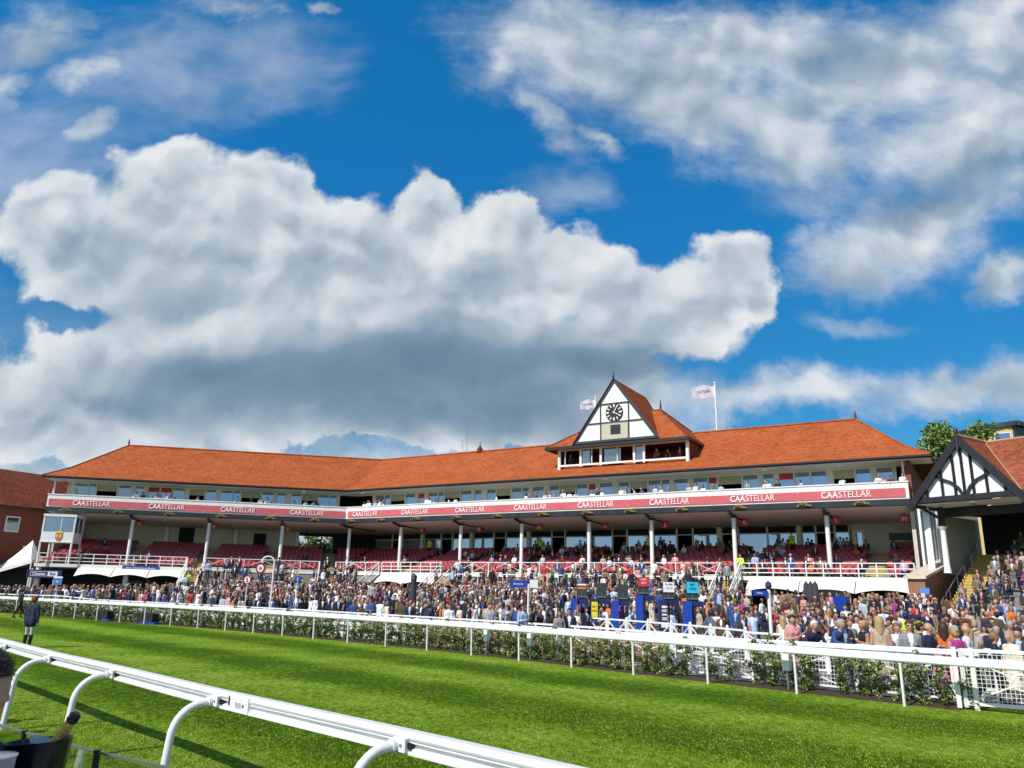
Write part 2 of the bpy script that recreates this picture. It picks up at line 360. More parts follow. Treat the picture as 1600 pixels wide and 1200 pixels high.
# ------------------------------------------------------------------ site frame
A2=Vector((-44.7,75.0,0)); B2=Vector((-16.9,80.8,0)); C2=Vector((28.4,52.8,0))
dL=(B2-A2).normalized(); dM=(C2-B2).normalized(); LL=(B2-A2).length; LM=(C2-B2).length
nL=Vector((-dL.y,dL.x,0)); nM=Vector((-dM.y,dM.x,0))
MIT=(nL+nM)/(1+nL.dot(nM))           # mitre direction at the bend
def WP(w, t, o, z):                    # wing 'L'/'M': t along the eave, o behind it, height z
    if w=='L': p=A2+dL*t+nL*o
    else: p=B2+dM*t+nM*o
    return Vector((p.x,p.y,z))
def bend(o, z): p=B2+MIT*o; return Vector((p.x,p.y,z))
def wd(w): return (dL,nL) if w=='L' else (dM,nM)
kL=math.tan(0.5*math.acos(nL.dot(nM)))     # mitre shift per metre of offset
def ground(x, y):
    p=Vector((x,y,0)); tM=(p-B2).dot(dM); oM=(p-B2).dot(nM); tL=(p-A2).dot(dL); oL=(p-A2).dot(nL)
    if tM<0 and tL<LL: o=oL; cap=0.15+1.0*min(1,max(0,(tL-4)/18))
    else: o=oM; cap=1.15
    k=min(1,max(0,(o+26)/20)); return cap*k*k*(3-2*k)

# racing rail on the stands side: its line on the ground
RP=[(-62,70),(-40,59.6),(-30,53.3),(-23.04,48.66),(-15.18,43.13),(-8.0,36.9),(-1.55,30.99),(3.92,24.83),(9.31,19.15),(12.6,15.9),(20,9)]
def catmull(P, n=14):
    out=[]; P=[Vector((a,b,0)) for a,b in P]
    for i in range(len(P)-1):
        p0=P[max(i-1,0)];p1=P[i];p2=P[i+1];p3=P[min(i+2,len(P)-1)]
        for k in range(n):
            t=k/n; out.append(0.5*((2*p1)+(p2-p0)*t+(2*p0-5*p1+4*p2-p3)*t*t+(3*p1-p0-3*p2+p3)*t**3))
    out.append(P[-1]); return out
RC=catmull(RP)
def polylen(C): 
    s=[0]
    for i in range(1,len(C)): s.append(s[-1]+(C[i]-C[i-1]).length)
    return s
RS=polylen(RC)
def rail_at(s, off=0.0, z=0.0):       # arclength along the rail, off behind it (stand side)
    s=min(max(s,0),RS[-1]-1e-3)
    import bisect
    i=max(0,bisect.bisect_right(RS,s)-1); i=min(i,len(RC)-2); k=(s-RS[i])/(RS[i+1]-RS[i])
    p=RC[i].lerp(RC[i+1],k); a=RC[max(i-1,0)]; b=RC[min(i+2,len(RC)-1)]; d=(b-a).normalized(); n=Vector((-d.y,d.x,0))
    q=p+n*off; return Vector((q.x,q.y,z)), d, n
def rail_s(x, y):
    return RS[min(range(len(RC)), key=lambda i:(RC[i]-Vector((x,y,0))).length)]

# ------------------------------------------------------------------ ground
def grass_mat():
    m=mat('turf',(0.09,0.17,0.012),0.9); t=m.node_tree; b=t.nodes['Principled BSDF']; g=t.nodes['Geometry']
    def nd(tp, **k):
        n=t.nodes.new(tp)
        for a,v in k.items(): setattr(n,a,v)
        return n
    pos=g.outputs['Position']
    dn=nd('ShaderNodeVectorMath',operation='DOT_PRODUCT'); dn.inputs[1].default_value=(0.70,0.714,0); t.links.new(pos,dn.inputs[0])
    w=nd('ShaderNodeTexNoise'); w.inputs['Scale'].default_value=0.06; w.inputs['Detail'].default_value=2; t.links.new(pos,w.inputs['Vector'])
    a=nd('ShaderNodeMath',operation='MULTIPLY_ADD'); t.links.new(w.outputs[0],a.inputs[0]); a.inputs[1].default_value=3.0; t.links.new(dn.outputs['Value'],a.inputs[2])
    s=nd('ShaderNodeMath',operation='MULTIPLY'); t.links.new(a.outputs[0],s.inputs[0]); s.inputs[1].default_value=2*math.pi/5.2
    si=nd('ShaderNodeMath',operation='SINE'); t.links.new(s.outputs[0],si.inputs[0])
    st=nd('ShaderNodeMapRange'); t.links.new(si.outputs[0],st.inputs[0]); st.inputs[1].default_value=-0.7; st.inputs[2].default_value=0.7; st.inputs[3].default_value=0; st.inputs[4].default_value=0.5
    n1=nd('ShaderNodeTexNoise'); n1.inputs['Scale'].default_value=0.55; n1.inputs['Detail'].default_value=6; n1.inputs['Roughness'].default_value=0.65; t.links.new(pos,n1.inputs['Vector'])
    # fine blade texture, drawn out along the mowing direction
    mp=nd('ShaderNodeMapping'); mp.inputs[2].default_value=(0,0,R(45)); mp.inputs[3].default_value=(7.5,3.6,10); t.links.new(pos,mp.inputs[0])
    n2=nd('ShaderNodeTexNoise'); n2.inputs['Scale'].default_value=1.0; n2.inputs['Detail'].default_value=9; n2.inputs['Roughness'].default_value=0.78; t.links.new(mp.outputs[0],n2.inputs['Vector'])
    ad=nd('ShaderNodeMath',operation='ADD'); t.links.new(st.outputs[0],ad.inputs[0]); 
    q=nd('ShaderNodeMath',operation='MULTIPLY_ADD'); t.links.new(n1.outputs[0],q.inputs[0]); q.inputs[1].default_value=1.1; q.inputs[2].default_value=-0.45
    q2=nd('ShaderNodeMath',operation='MULTIPLY_ADD'); t.links.new(n2.outputs[0],q2.inputs[0]); q2.inputs[1].default_value=3.4; q2.inputs[2].default_value=-1.7
    t.links.new(q.outputs[0],ad.inputs[1]); a2=nd('ShaderNodeMath',operation='ADD'); t.links.new(ad.outputs[0],a2.inputs[0]); t.links.new(q2.outputs[0],a2.inputs[1])
    r=nd('ShaderNodeValToRGB'); t.links.new(a2.outputs[0],r.inputs[0]); e=r.color_ramp.elements
    e[0].position=0.0; e[0].color=(0.048,0.105,0.004,1); e[1].position=1.0; e[1].color=(0.34,0.45,0.065,1); k=e.new(0.42); k.color=(0.130,0.240,0.007,1)
    n3=nd('ShaderNodeTexNoise'); n3.inputs['Scale'].default_value=2.6; n3.inputs['Detail'].default_value=5; n3.inputs['Roughness'].default_value=0.6; t.links.new(pos,n3.inputs['Vector'])
    th3=nd('ShaderNodeMapRange'); t.links.new(n3.outputs[0],th3.inputs[0]); th3.inputs[1].default_value=0.64; th3.inputs[2].default_value=0.74; th3.inputs[4].default_value=0.6
    mx3=nd('ShaderNodeMix',data_type='RGBA'); t.links.new(th3.outputs[0],mx3.inputs[0]); t.links.new(r.outputs[0],mx3.inputs[6]); mx3.inputs[7].default_value=(0.13,0.11,0.03,1)
    t.links.new(mx3.outputs[2],b.inputs['Base Color'])
    bp=nd('ShaderNodeBump'); bp.inputs['Strength'].default_value=0.9; bp.inputs['Distance'].default_value=0.09; t.links.new(n2.outputs[0],bp.inputs['Height']); t.links.new(bp.outputs[0],b.inputs['Normal'])
    b.inputs['Specular IOR Level'].default_value=0.05
    return m
TURF=grass_mat()
MB().poly([(-900,-300,0),(900,-300,0),(900,1500,0),(-900,1500,0)]).build('turf', TURF)['kind']='structure'
PAVE=mat('pavement',(0.16,0.15,0.14),0.9,0.15,0.8,bump=0.2)
g=MB(); rows=[]
sp=[WP('L',-12,1,0),WP('L',-4,1,0),WP('L',6,1,0),WP('L',14,1,0),WP('L',22,1,0),bend(1,0)]+[WP('M',t,1,0) for t in (6,13,20,27,34,40,47,54,60,66)]
rl=[rail_s(-40,62)+0*i for i in range(1)]
s0=rail_s(-46,62.5); s1=rail_s(18,11)
for j in range(25):
    k=j/24; row=[]
    for i,p in enumerate(sp):
        q,_,_=rail_at(s0+(s1-s0)*i/(len(sp)-1),1.6); m_=q.lerp(p,k); row.append((m_.x,m_.y,ground(m_.x,m_.y)+0.012))
    rows.append(row)
g.grid(rows).build('pavement',PAVE)['kind']='structure'
# strip of bare soil under the hedge
SOIL=mat('soil',(0.055,0.035,0.02),0.95,0.35,5,bump=0.6,bscale=14)
g=MB(); ra=[];rb=[];rc_=[]
s=rail_s(-60,68)
while s<rail_s(10.3,18.2):
    ra.append(rail_at(s,0.38,0.004)[0]); rb.append(rail_at(s,1.0,0.07)[0]); rc_.append(rail_at(s,1.65,0.02)[0]); s+=0.8
g.grid([ra,rb,rc_]).build('soil_strip',SOIL,smooth=True)['kind']='structure'

# ------------------------------------------------------------------ grandstand
GS=thing('grandstand','long cream and white racecourse grandstand with orange tiled roof bending around the course','grandstand',(B2.x,B2.y,0))
def part(name, mb, m, parent=None, **k): return mb.build(name, m, parent or GS, **k)
def face_strip(o0,z0,o1,z1,lt0=0,mt1=LM, close=None):
    """sheet from (o0,z0) to (o1,z1) along both wings"""
    return [[WP('L',lt0,o0,z0),WP('L',lt0,o1,z1)],[bend(o0,z0),bend(o1,z1)],[WP('M',mt1,o0,z0),WP('M',mt1,o1,z1)]]
def sweep(prof, lt0=0.0, mt1=LM):     # closed profile [(o,z)..] swept along the whole stand, end-capped
    g=MB(); rings=[[WP('L',lt0,o,z) for o,z in prof],[bend(o,z) for o,z in prof],[WP('M',mt1,o,z) for o,z in prof]]
    n=len(prof)
    for a,b in zip(rings[:-1],rings[1:]):
        for i in range(n):
            j=(i+1)%n; g.poly([a[i],a[j],b[j],b[i]])
    g.poly(rings[0]); g.poly(rings[-1]); return g
# roof
g=MB()
EZ,MZ,RZ=12.22,13.42,17.05
lf=[WP('L',-0.7,-0.35,EZ),WP('L',0.75,2.5,MZ),WP('L',4.1,9,RZ),WP('L',0.75,15.5,MZ),WP('L',-0.7,18.35,EZ)]
bf=[bend(-0.35,EZ),bend(2.5,MZ),bend(9,RZ),bend(15.5,MZ),bend(18.35,EZ)]
rf=[WP('M',54.1,-0.35,EZ),WP('M',52.3,2.5,MZ),WP('M',48.4,9,RZ),WP('M',52.3,15.5,MZ),WP('M',54.1,18.35,EZ)]
for a,b in ((lf,bf),(bf,rf)):
    for i in range(4): g.poly([a[i],a[i+1],b[i+1],b[i]])
for e_ in (lf,rf):
    g.poly([e_[0],e_[1],e_[3],e_[4]]); g.poly([e_[1],e_[2],e_[3]])
roof=part('roof',g,ROOF)
g=MB()
def ridge(a,b,r=0.13): g.tube([a,b],r,6)
ridge(lf[2]+Vector((0,0,.02)),bf[2]+Vector((0,0,.02))); ridge(bf[2]+Vector((0,0,.02)),rf[2]+Vector((0,0,.02)))
ridge(lf[2],lf[1],.09);ridge(lf[1],lf[0],.09);ridge(rf[2],rf[1],.09);ridge(rf[1],rf[0],.09)
part('ridge_tiles',g,ROOF,roof)
for p in (lf[2],rf[2]):
    g=MB(); g.tube([p,p+Vector((0,0,.35)),p+Vector((0,0,.75))],[.07,.1,.03],6); part('finial',g,ROOF2,roof)
part('eaves_soffit',sweep([(-0.3,12.02),(2.62,12.02),(2.62,12.1),(-0.3,12.1)],-0.6,54.0),WHITE)
part('eaves_fascia',sweep([(-0.36,11.98),(-0.31,11.98),(-0.31,12.2),(-0.36,12.2)],-0.7,54.1),GUTTER)
part('gutter',sweep([(-0.5,12.08),(-0.37,12.04),(-0.37,12.2),(-0.5,12.2)],-0.72,54.12),GUTTER)
# balcony
part('balcony_floor',sweep([(0.1,9.05),(9.0,8.9),(9.0,9.3),(0.1,9.3)],0.05,52.4),SOFFIT)
part('ceiling',sweep([(0.25,8.84),(9.0,8.32),(9.0,8.37),(0.25,8.89)],0.05,52.4),SOFFIT)
part('dark_fascia',sweep([(0.0,8.84),(0.2,8.80),(0.2,9.26),(-0.06,9.22)],0.0,52.45),FASC)
par=part('parapet',sweep([(0.0,9.27),(0.1,9.27),(0.1,10.42),(0.0,10.42)],0.0,52.45),WHITE)
part('parapet_cap',sweep([(-0.06,10.42),(0.18,10.42),(0.18,10.5),(-0.06,10.5)],-0.05,52.5),WHITE,par)
g=MB()
for o in (0.1,2.6): g.poly([WP('M',52.45,0,9.27),WP('M',52.45,2.6,9.27),WP('M',52.45,2.6,10.45),WP('M',52.45,0,10.45)]); break
g.box(WP('M',52.45,1.35,9.87),(0.05,2.5,1.18),dM); g.box(WP('L',0.0,1.35,9.87),(0.05,2.5,1.18),dL)
part('balcony_end_panel',g,WHITE)
# banners with lettering (each cloth a part with its words as a sub-part)
LET=[('L',x,788) for x in (143,261,373,481)]+[('M',x,790) for x in (572,649,735,829,931,1046,1176,1323)]
def line_t(w,x,y=785):
    d=ray(x,y); P=A2 if w=='L' else B2; D=wd(w)[0]
    det=d.x*(-D.y)-(-D.x)*d.y; q=Vector((P.x,P.y,0)); s_=(q.x*(-D.y)-(-D.x)*q.y)/det
    p=d*s_; return (Vector((p.x,p.y,0))-P).dot(D)
T1=text_mesh('CAA',0.66,0.012,0.006,0.86); T2=text_mesh('STELLAR',0.66,0.0,0.006,0.86)
for T in (T1,T2):
    xs=[v.co.x for v in T.vertices]; T['w']=max(xs)-min(xs)
ts=[(w,line_t(w,x,y)) for w,x,y in LET]
def banner_seg(w,t0,t1):
    g=MB(); n=max(2,int((t1-t0)/0.5)); G=[]
    for j in range(5):
        z=9.38+0.64*j/4
        G.append([WP(w,t0+(t1-t0)*i/n,-0.045-0.03*math.sin(i*2.1+j*.9+t0)*math.sin(math.pi*j/4)-0.01,z) for i in range(n+1)])
    return g.grid(G)
edges={'L':[0.15],'M':[0.25]}
for w in 'LM':
    tt=[t for ww,t in ts if ww==w]
    for a,b in zip(tt[:-1],tt[1:]): edges[w].append((a+b)/2)
    edges[w].append(LL-0.12 if w=='L' else 52.25)
for w in 'LM':
    tt=[t for ww,t in ts if ww==w]
    for i,t in enumerate(tt):
        bn=part('banner',banner_seg(w,edges[w][i]+0.015,edges[w][i+1]-0.015),BANNER,smooth=True)
        d=wd(w)[0]; wt=T1['w']+T2['w']+0.05
        fx=0.62 if False else 1.0
        a=t-wt/2
        T1c=T1.copy(); T2c=T2.copy()
        put_text('lettering',T1c,LETTER,WP(w,a+T1['w']/2,-0.11,9.49),d,bn)
        put_text('lettering',T2c,LETTER,WP(w,a+T1['w']+0.05+T2['w']/2,-0.11,9.49),d,bn)
# columns + brackets
cols=[('L',7.6),('L',14.85),('L',22.05)]+[('M',t) for t in (-0.75,6.2,13.6,20.4,27.2,32.95,39.8,46.7)]
for w,t in cols:
    g=MB(); base=WP(w,t,1.5,4.0); 
    g.tube([base,WP(w,t,1.5,8.5)],0.17,14)
    c=part('column',g,WHITE,smooth=True)
    g=MB(); g.bar(WP(w,t,0.15,8.78),WP(w,t,1.55,8.45),0.14,0.2); g.bar(WP(w,t,1.4,8.55),WP(w,t,5.5,8.42),0.1,0.12); g.tube([WP(w,t,1.5,8.42),WP(w,t,1.5,8.62)],0.24,12)
    part('bracket',g,BLACK,c)
for w,t in [('L',9.4),('L',16.6),('L',23.2)]+[('M',t) for t in (3.2,9.8,16.8,23.6,30.0,36.4,43.2)]:
    g=MB(); g.box(WP(w,t,8.9,7.1),(0.35,0.3,2.6),wd(w)[0]); part('pier',g,WHITE)
# tiers of the seating deck
ROWS=9; def_o=lambda k:0.55+0.93*k; def_z=lambda k:3.80+0.27*k
prof=[(-0.3,3.45)]
for k in range(ROWS):
    prof += [(-0.3 if k==0 else def_o(k)-0.35, def_z(k)),(def_o(k+1)-0.35 if k<ROWS-1 else 9.0, def_z(k))]
prof += [(9.0,3.45)]
part('seating_tiers',sweep(prof,0.1,52.4),CONC)
part('deck_edge',sweep([(-0.42,3.62),(-0.31,3.62),(-0.31,3.92),(-0.42,3.92)],0.0,52.5),AWN)
# front terraces: steps down to the lawn
def steps(w,t0,t1,name='terrace_steps',nose=False):
    g=MB(); n=13
    for k in range(n):
        z1=3.72-(k+1)*(2.62/n); o1=-0.33-k*0.33
        g.hexa([WP(w,t0,o1-0.33,0),WP(w,t1,o1-0.33,0),WP(w,t1,o1,0),WP(w,t0,o1,0),WP(w,t0,o1-0.33,z1),WP(w,t1,o1-0.33,z1),WP(w,t1,o1,z1),WP(w,t0,o1,z1)])
    p=part(name,g,CONC)
    if nose:
        g=MB()
        for k in range(n):
            z1=3.72-(k+1)*(2.62/n); o1=-0.33-k*0.33
            g.box(WP(w,(t0+t1)/2,o1-0.30,z1-0.04),(t1-t0-0.1,0.09,0.10),wd(w)[0])
        part('step_nosing',g,YELLOW,p)
def terr_z(o):
    if o>-0.33: return def_z(0)
    k=int((-0.33-o)/0.33); return 3.72-(min(k,12)+1)*(2.62/13)
TERR=[('L',15.1,26.2),('L',27.7,LL+0.9),('M',-0.9,5.3),('M',14.5,39.2)]
for a in TERR: steps(*a)
STAIRS=[('L',13.6,15.1),('L',26.2,27.7),('M',12.9,14.5),('M',39.2,40.6)]
for a in STAIRS: steps(*a,name='stair_flight',nose=True)
# aisles with yellow nosings through the seats
AISLES=[('L',7.0,8.0),('L',13.8,14.9),('L',20.6,21.6),('L',26.4,27.5),('M',6.9,7.9),('M',13.2,14.3),('M',20.0,21.0),('M',26.4,27.4),('M',32.2,33.2),('M',39.3,40.4),('M',48.9,50.2)]
for w,a,b in AISLES:
    g=MB()
    for k in range(ROWS):
        for h in (0,1):
            z=def_z(k)-0.27+0.135*(h+1) if k else def_z(0)
            g.box(WP(w,(a+b)/2,def_o(k)-0.33+0.46*h-0.46*0,z+0.03),(b-a-0.1,0.10,0.07),wd(w)[0])
    part('aisle_nosing',g,YELLOW)
# ----- upper glazing
def upper(w,t0,t1,seed):
    rn=random.Random(seed); t=t0; n_=wd(w)[1]; d=wd(w)[0]
    while t<t1-0.3:
        for kind,wid in rn.choice([[('p',.35),('g',1.3),('g',.8),('d',2.0),('g',1.3),('p',.3),('g',.95)],
                                   [('p',.5),('g',1.1),('d',1.7),('g',1.2),('g',.8),('p',.3),('g',1.3)],
                                   [('p',.3),('g',1.2),('g',1.2),('g',1.2),('p',.4),('d',1.6),('g',1.1)]]):
            b=min(t+wid,t1); 
            if b-t<0.2: t=b; break
            c=WP(w,(t+b)/2,2.6,10.5)
            if kind=='p': post=MB(); post.box(WP(w,(t+b)/2,2.6,10.67),(b-t,0.16,2.68),d); part('mullion_panel',post,WHITE)
            else:
                g=MB(); fw=0.07
                for tt in (t+fw/2,b-fw/2): g.box(WP(w,tt,2.58,10.65),(fw,0.1,2.6),d)
                g.box(WP(w,(t+b)/2,2.58,11.91),(b-t-2*fw-.002,0.1,0.08),d)
                if kind=='g':
                    g.box(WP(w,(t+b)/2,2.58,9.43),(b-t-2*fw-.002,0.1,0.14),d)
                f=part('window',g,WHITE)
                if kind=='g':
                    g=MB(); g.box(WP(w,(t+b)/2,2.6,10.68),(b-t-2*fw,0.02,2.36),d); part('pane',g,GLASSB,f)
                    if rn.random()<0.07: g=MB(); g.box(WP(w,(t+b)/2,2.57,11.62),(b-t-2*fw,0.015,0.48),d); part('blind',g,SIGNR,f)
                else:
                    g=MB(); g.box(WP(w,(t+b)/2,2.62,11.55),(b-t-2*fw,0.02,0.62),d); part('blind',g,BLIND,f)
            t=b
upper('L',1.0,LL-0.6,3); upper('M',1.2,51.6,8)
part('lintel_band',sweep([(2.5,11.95),(2.75,11.95),(2.75,12.02),(2.5,12.02)],0.9,52.2),WHITE)
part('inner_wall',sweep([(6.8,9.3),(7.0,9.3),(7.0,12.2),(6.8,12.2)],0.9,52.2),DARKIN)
g=MB(); g.box(WP('L',0.85,4.8,10.8),(0.15,4.4,3.0),dL); part('end_wall',g,WHITE); g=MB(); g.box(WP('M',52.3,5.7,10.8),(0.15,6.6,3.0),dM); part('end_wall',g,WHITE)
for q_ in (WP('L',0.3,0.4,0),WP('M',52.2,0.6,0)): g=MB(); g.tube([q_+Vector((0,0,10.4)),q_+Vector((0,0,12.05))],.09,8); part('corner_post',g,WHITE)
# back building volume
g=MB()
ring=lambda z:[WP('L',0.1,9.3,z),bend(9.3,z),WP('M',52.4,9.3,z),WP('M',52.4,17.8,z),bend(17.8,z),WP('L',0.1,17.8,z)]
a=ring(8.45); b=ring(12.1)
for i in range(6): g.poly([a[i],a[(i+1)%6],b[(i+1)%6],b[i]])
part('rear_upper_wall',g,BRICK)
g=MB(); g.box(WP('M',52.5,9.2,10.6),(0.3,17.2,3.0),dM); part('side_upper_wall',g,BRICK)
g=MB()
def wall(w,a_,b_,z0,z1,m,name,o=9.1,th=0.2):
    q=MB(); q.box(WP(w,(a_+b_)/2,o,(z0+z1)/2),(b_-a_,th,z1-z0),wd(w)[0]); return part(name,q,m)
wall('L',0,10.6,3.5,8.4,CREAM,'rear_wall'); wall('L',12.2,23.0,3.5,8.4,CREAM,'rear_wall'); wall('L',27.2,LL+9.1*kL,3.5,8.4,DARKIN,'rear_wall')
wall('L',10.6,12.2,3.5,8.4,DARKIN,'doorway'); wall('L',18.5,19.8,5.9,8.0,DARKIN,'doorway',8.95,.1); wall('L',23.0,27.2,3.5,6.0,CREAM,'rear_wall')
g=MB()
for t in (23.0,24.4,25.8,27.2): g.box(WP('L',t,9.1,7.2),(0.07,0.08,2.4),dL)
g.box(WP('L',25.1,9.1,7.0),(4.2,0.05,0.05),dL); g.box(WP('L',25.1,9.1,8.3),(4.2,0.2,0.2),dL); part('glazed_opening',g,DGREY)
# main back glazing
bounds=[-4.0,3.2,9.8,16.8,23.6,30.0,36.4,43.2,47.3]
rn=random.Random(5)
for a_,b_ in zip(bounds[:-1],bounds[1:]):
    w1=(b_-a_-0.35); x0=a_+0.18; dw=1.5
    segs=[('g',(w1-dw)*0.5),('d',dw),('g',(w1-dw)*0.5)]
    if rn.random()<0.4: segs=[('d',dw),('g',(w1-dw)*0.5),('g',(w1-dw)*0.5)]
    for k_,wd_ in segs:
        g=MB(); fw=.08
        for tt in (x0+fw/2,x0+wd_-fw/2): g.box(WP('M',tt,9.0,7.1),(fw,.12,2.6),dM)
        g.box(WP('M',x0+wd_/2,9.0,7.75),(wd_-2*fw-.002,.1,.08),dM)
        if k_=='g': g.box(WP('M',x0+wd_/2,9.0,5.9),(wd_-2*fw-.002,.1,.1),dM)
        f=part('window',g,WHITE)
        g=MB(); g.box(WP('M',x0+wd_/2,9.03,8.1),(wd_-2*fw,.02,.62),dM); part('transom_light',g,DARKIN,f)
        if k_=='g':
            g=MB(); g.box(WP('M',x0+wd_/2,9.03,6.83),(wd_-2*fw,.02,1.76),dM); part('pane',g,GLASSB,f)
        x0+=wd_
wall('M',-4.2,47.3,3.5,5.84,CREAM,'rear_wall'); wall('M',-6,47.3,5.8,8.4,DARKIN,'inner_wall',12.0)
wall('M',47.3,52.4,3.5,8.4,CREAM,'rear_wall',8.6)
g=MB(); g.box(WP('M',47.9,8.45,6.9),(0.8,.06,2.0),dM); part('door',g,WHITE); g=MB(); g.box(WP('M',47.9,8.40,7.1),(0.45,.03,1.1),dM); part('pane',g,GLASSB)
g=MB(); g.box(WP('M',51.2,8.42,6.4),(2.2,.1,1.0),dM); part('wood_panel',g,WOOD)
g=MB(); g.box(WP('M',51.2,8.42,7.3),(2.2,.1,.55),dM); part('notice_board',g,DGREY)
g=MB(); g.box(WP('M',52.4,5.2,6.5),(0.25,7.2,4.3),dM); part('end_wall',g,CREAM)
g=MB(); g.box(WP('L',0.05,6.2,6.0),(0.2,5.6,4.8),dL); part('end_wall',g,CREAM)
# ground floor under the decks
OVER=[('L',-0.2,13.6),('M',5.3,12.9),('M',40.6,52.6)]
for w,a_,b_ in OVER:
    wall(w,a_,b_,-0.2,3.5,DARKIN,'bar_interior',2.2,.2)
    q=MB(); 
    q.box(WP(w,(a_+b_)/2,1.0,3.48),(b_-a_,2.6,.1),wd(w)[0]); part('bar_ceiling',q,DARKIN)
    for tt in (a_+0.08,b_-0.08):
        q=MB(); q.box(WP(w,tt,0.9,1.7),(0.16,2.4,3.5),wd(w)[0]); part('side_wall',q,BRICKR if w=='M' else CREAM)
for w,t in (('L',0.5),('L',8.2),('M',7.6),('M',11.2),('M',42.9),('M',48.0)):
    g=MB(); g.tube([WP(w,t,-0.5 if w=='L' else 0.2,0.2),WP(w,t,-0.5 if w=='L' else 0.2,3.5)],.22 if w=='L' else .12,12); part('ground_floor_pillar',g,WHITE,smooth=True)
g=MB(); g.box(WP('M',46.2,1.9,2.2),(2.6,.2,2.3),dM); part('kiosk_front',g,CREAM)
g=MB(); g.box(WP('M',45.5,1.78,2.5),(0.8,.05,1.1),dM); g.prism(disc(WP('M',46.8,1.78,2.4),.5,nM),nM*.03); part('kiosk_window',g,GLASSB)
# awnings
def awning(w,a_,b_,n):
    for i in range(n):
        x0=a_+(b_-a_)*i/n+0.03; x1=a_+(b_-a_)*(i+1)/n-0.03; g=MB(); G=[]
        for j in range(6):
            k=j/5; row=[]
            for q in range(13):
                u=q/12; zb=2.80+0.26*math.sin(math.pi*u)**0.8
                row.append(WP(w,x0+(x1-x0)*u,-0.44-1.15*k**0.8,3.62+(zb-3.62)*k - 0.0*k))
            G.append(row)
        g.grid(G); aw=part('awning',g,AWN,smooth=True)
        g=MB(); g.bar(WP(w,x0,-0.4,3.0),WP(w,x0,-1.5,2.82),.05); g.bar(WP(w,x0,-1.5,2.82),WP(w,x0,-0.5,3.55),.03); part('awning_arm',g,DGREY,aw)
awning('L',3.9,13.5,3); awning('M',5.6,12.8,2); awning('M',41.2,52.3,3)
# railings on the deck edge
def rail_plain(w,a_,b_,name='deck_railing',o=-0.36):
    g=MB(); n=max(1,round((b_-a_)/1.15))
    for i in range(n+1): g.box(WP(w,a_+(b_-a_)*i/n,o,4.4),(0.07,0.07,0.98),wd(w)[0])
    for z in (4.87,4.50,4.18): g.bar(WP(w,a_,o,z),WP(w,b_,o,z),0.075,0.065)
    part(name,g,WHITE)
def rail_x(w,a_,b_,name='lattice_railing',o=-0.36):
    g=MB(); n=max(1,round((b_-a_)/1.75))
    for z in (4.87,3.98): g.bar(WP(w,a_,o,z),WP(w,b_,o,z),0.075,0.065)
    for i in range(n+1): g.box(WP(w,a_+(b_-a_)*i/n,o,4.4),(0.07,0.07,0.98),wd(w)[0])
    for i in range(n):
        x0=a_+(b_-a_)*i/n; x1=a_+(b_-a_)*(i+1)/n; m_=(x0+x1)/2
        if i%3==1: g.bar(WP(w,x0,o,4.8),WP(w,m_,o,4.42),.035); g.bar(WP(w,m_,o,4.42),WP(w,x1,o,4.8),.035); g.bar(WP(w,x0,o,4.05),WP(w,m_,o,4.42),.035); g.bar(WP(w,m_,o,4.42),WP(w,x1,o,4.05),.035)
        else: g.bar(WP(w,x0,o,4.8 if i%2 else 4.05),WP(w,x1,o,4.05 if i%2 else 4.8),.04)
    part(name,g,WHITE)
rail_plain('L',0.3,13.4); rail_plain('M',5.6,12.8); rail_plain('M',40.7,52.3)
rail_x('L',15.2,26.1); rail_x('L',27.8,LL+0.1); rail_x('M',0.15,5.2); rail_x('M',14.6,39.1)
for w,t in [('L',13.55),('L',15.15),('L',26.15),('L',27.75),('M',5.35),('M',12.9),('M',14.55),('M',39.15),('M',40.65)]:
    g=MB(); a_=WP(w,t,-0.36,4.87); b_=WP(w,t,-4.6,2.15)
    for dz in (0,-0.38,-0.75): g.bar(a_+Vector((0,0,dz)),b_+Vector((0,0,dz)),.07,.06)
    for k in range(5):
        p=a_.lerp(b_,k/4); g.bar(p,p-Vector((0,0,1.0)),.06)
    for k in range(4):
        p=a_.lerp(b_,k/4); q=a_.lerp(b_,(k+1)/4); g.bar(p-Vector((0,0,.75 if k%2 else 0)),q-Vector((0,0,0 if k%2 else .75)),.035)
    part('stair_railing',g,WHITE)
for w,t in (('M',5.3),('M',12.9),('M',40.6),('L',13.6)):   # sloping stringer beside each stair
    g=MB(); g.prism([WP(w,t-.08,-0.33,3.8),WP(w,t-.08,-0.33,3.3),WP(w,t-.08,-4.6,0.7),WP(w,t-.08,-4.6,1.2)],wd(w)[0]*.08); part('stair_stringer',g,WHITE)
# ----- clock tower part
def tw(t,o,z): return WP('M',t,o,z)
g=MB()
E0,E1,EO0,EO1,TZ=22.7,36.3,1.6,13.0,15.28
e_=[tw(E0,EO0,TZ),tw(E1,EO0,TZ),tw(E1,EO1,TZ),tw(E0,EO1,TZ)]
r0=tw(27.6,7.2,19.2); r1=tw(31.9,7.2,19.2)
g.poly([e_[0],e_[1],r1,r0]); g.poly([e_[1],e_[2],r1]); g.poly([e_[2],e_[3],r0,r1]); g.poly([e_[3],e_[0],r0])
tr=part('tower_roof',g,ROOF)
g=MB()
for a_,b_ in ((r0,r1),(e_[1],r1),(e_[0],r0),(e_[2],r1)): g.tube([a_,b_],.09,6)
part('ridge_tiles',g,ROOF2,tr)
g=MB(); g.tube([r1,r1+Vector((0,0,.4)),r1+Vector((0,0,1.0))],[.07,.1,.02],6); part('finial',g,BLACK,tr)
g=MB()
for a_,b_ in ((0,1),(1,2),(2,3),(3,0)): g.bar(e_[a_]-Vector((0,0,.1)),e_[b_]-Vector((0,0,.1)),.16,.26)
part('tower_fascia',g,GUTTER,tr)
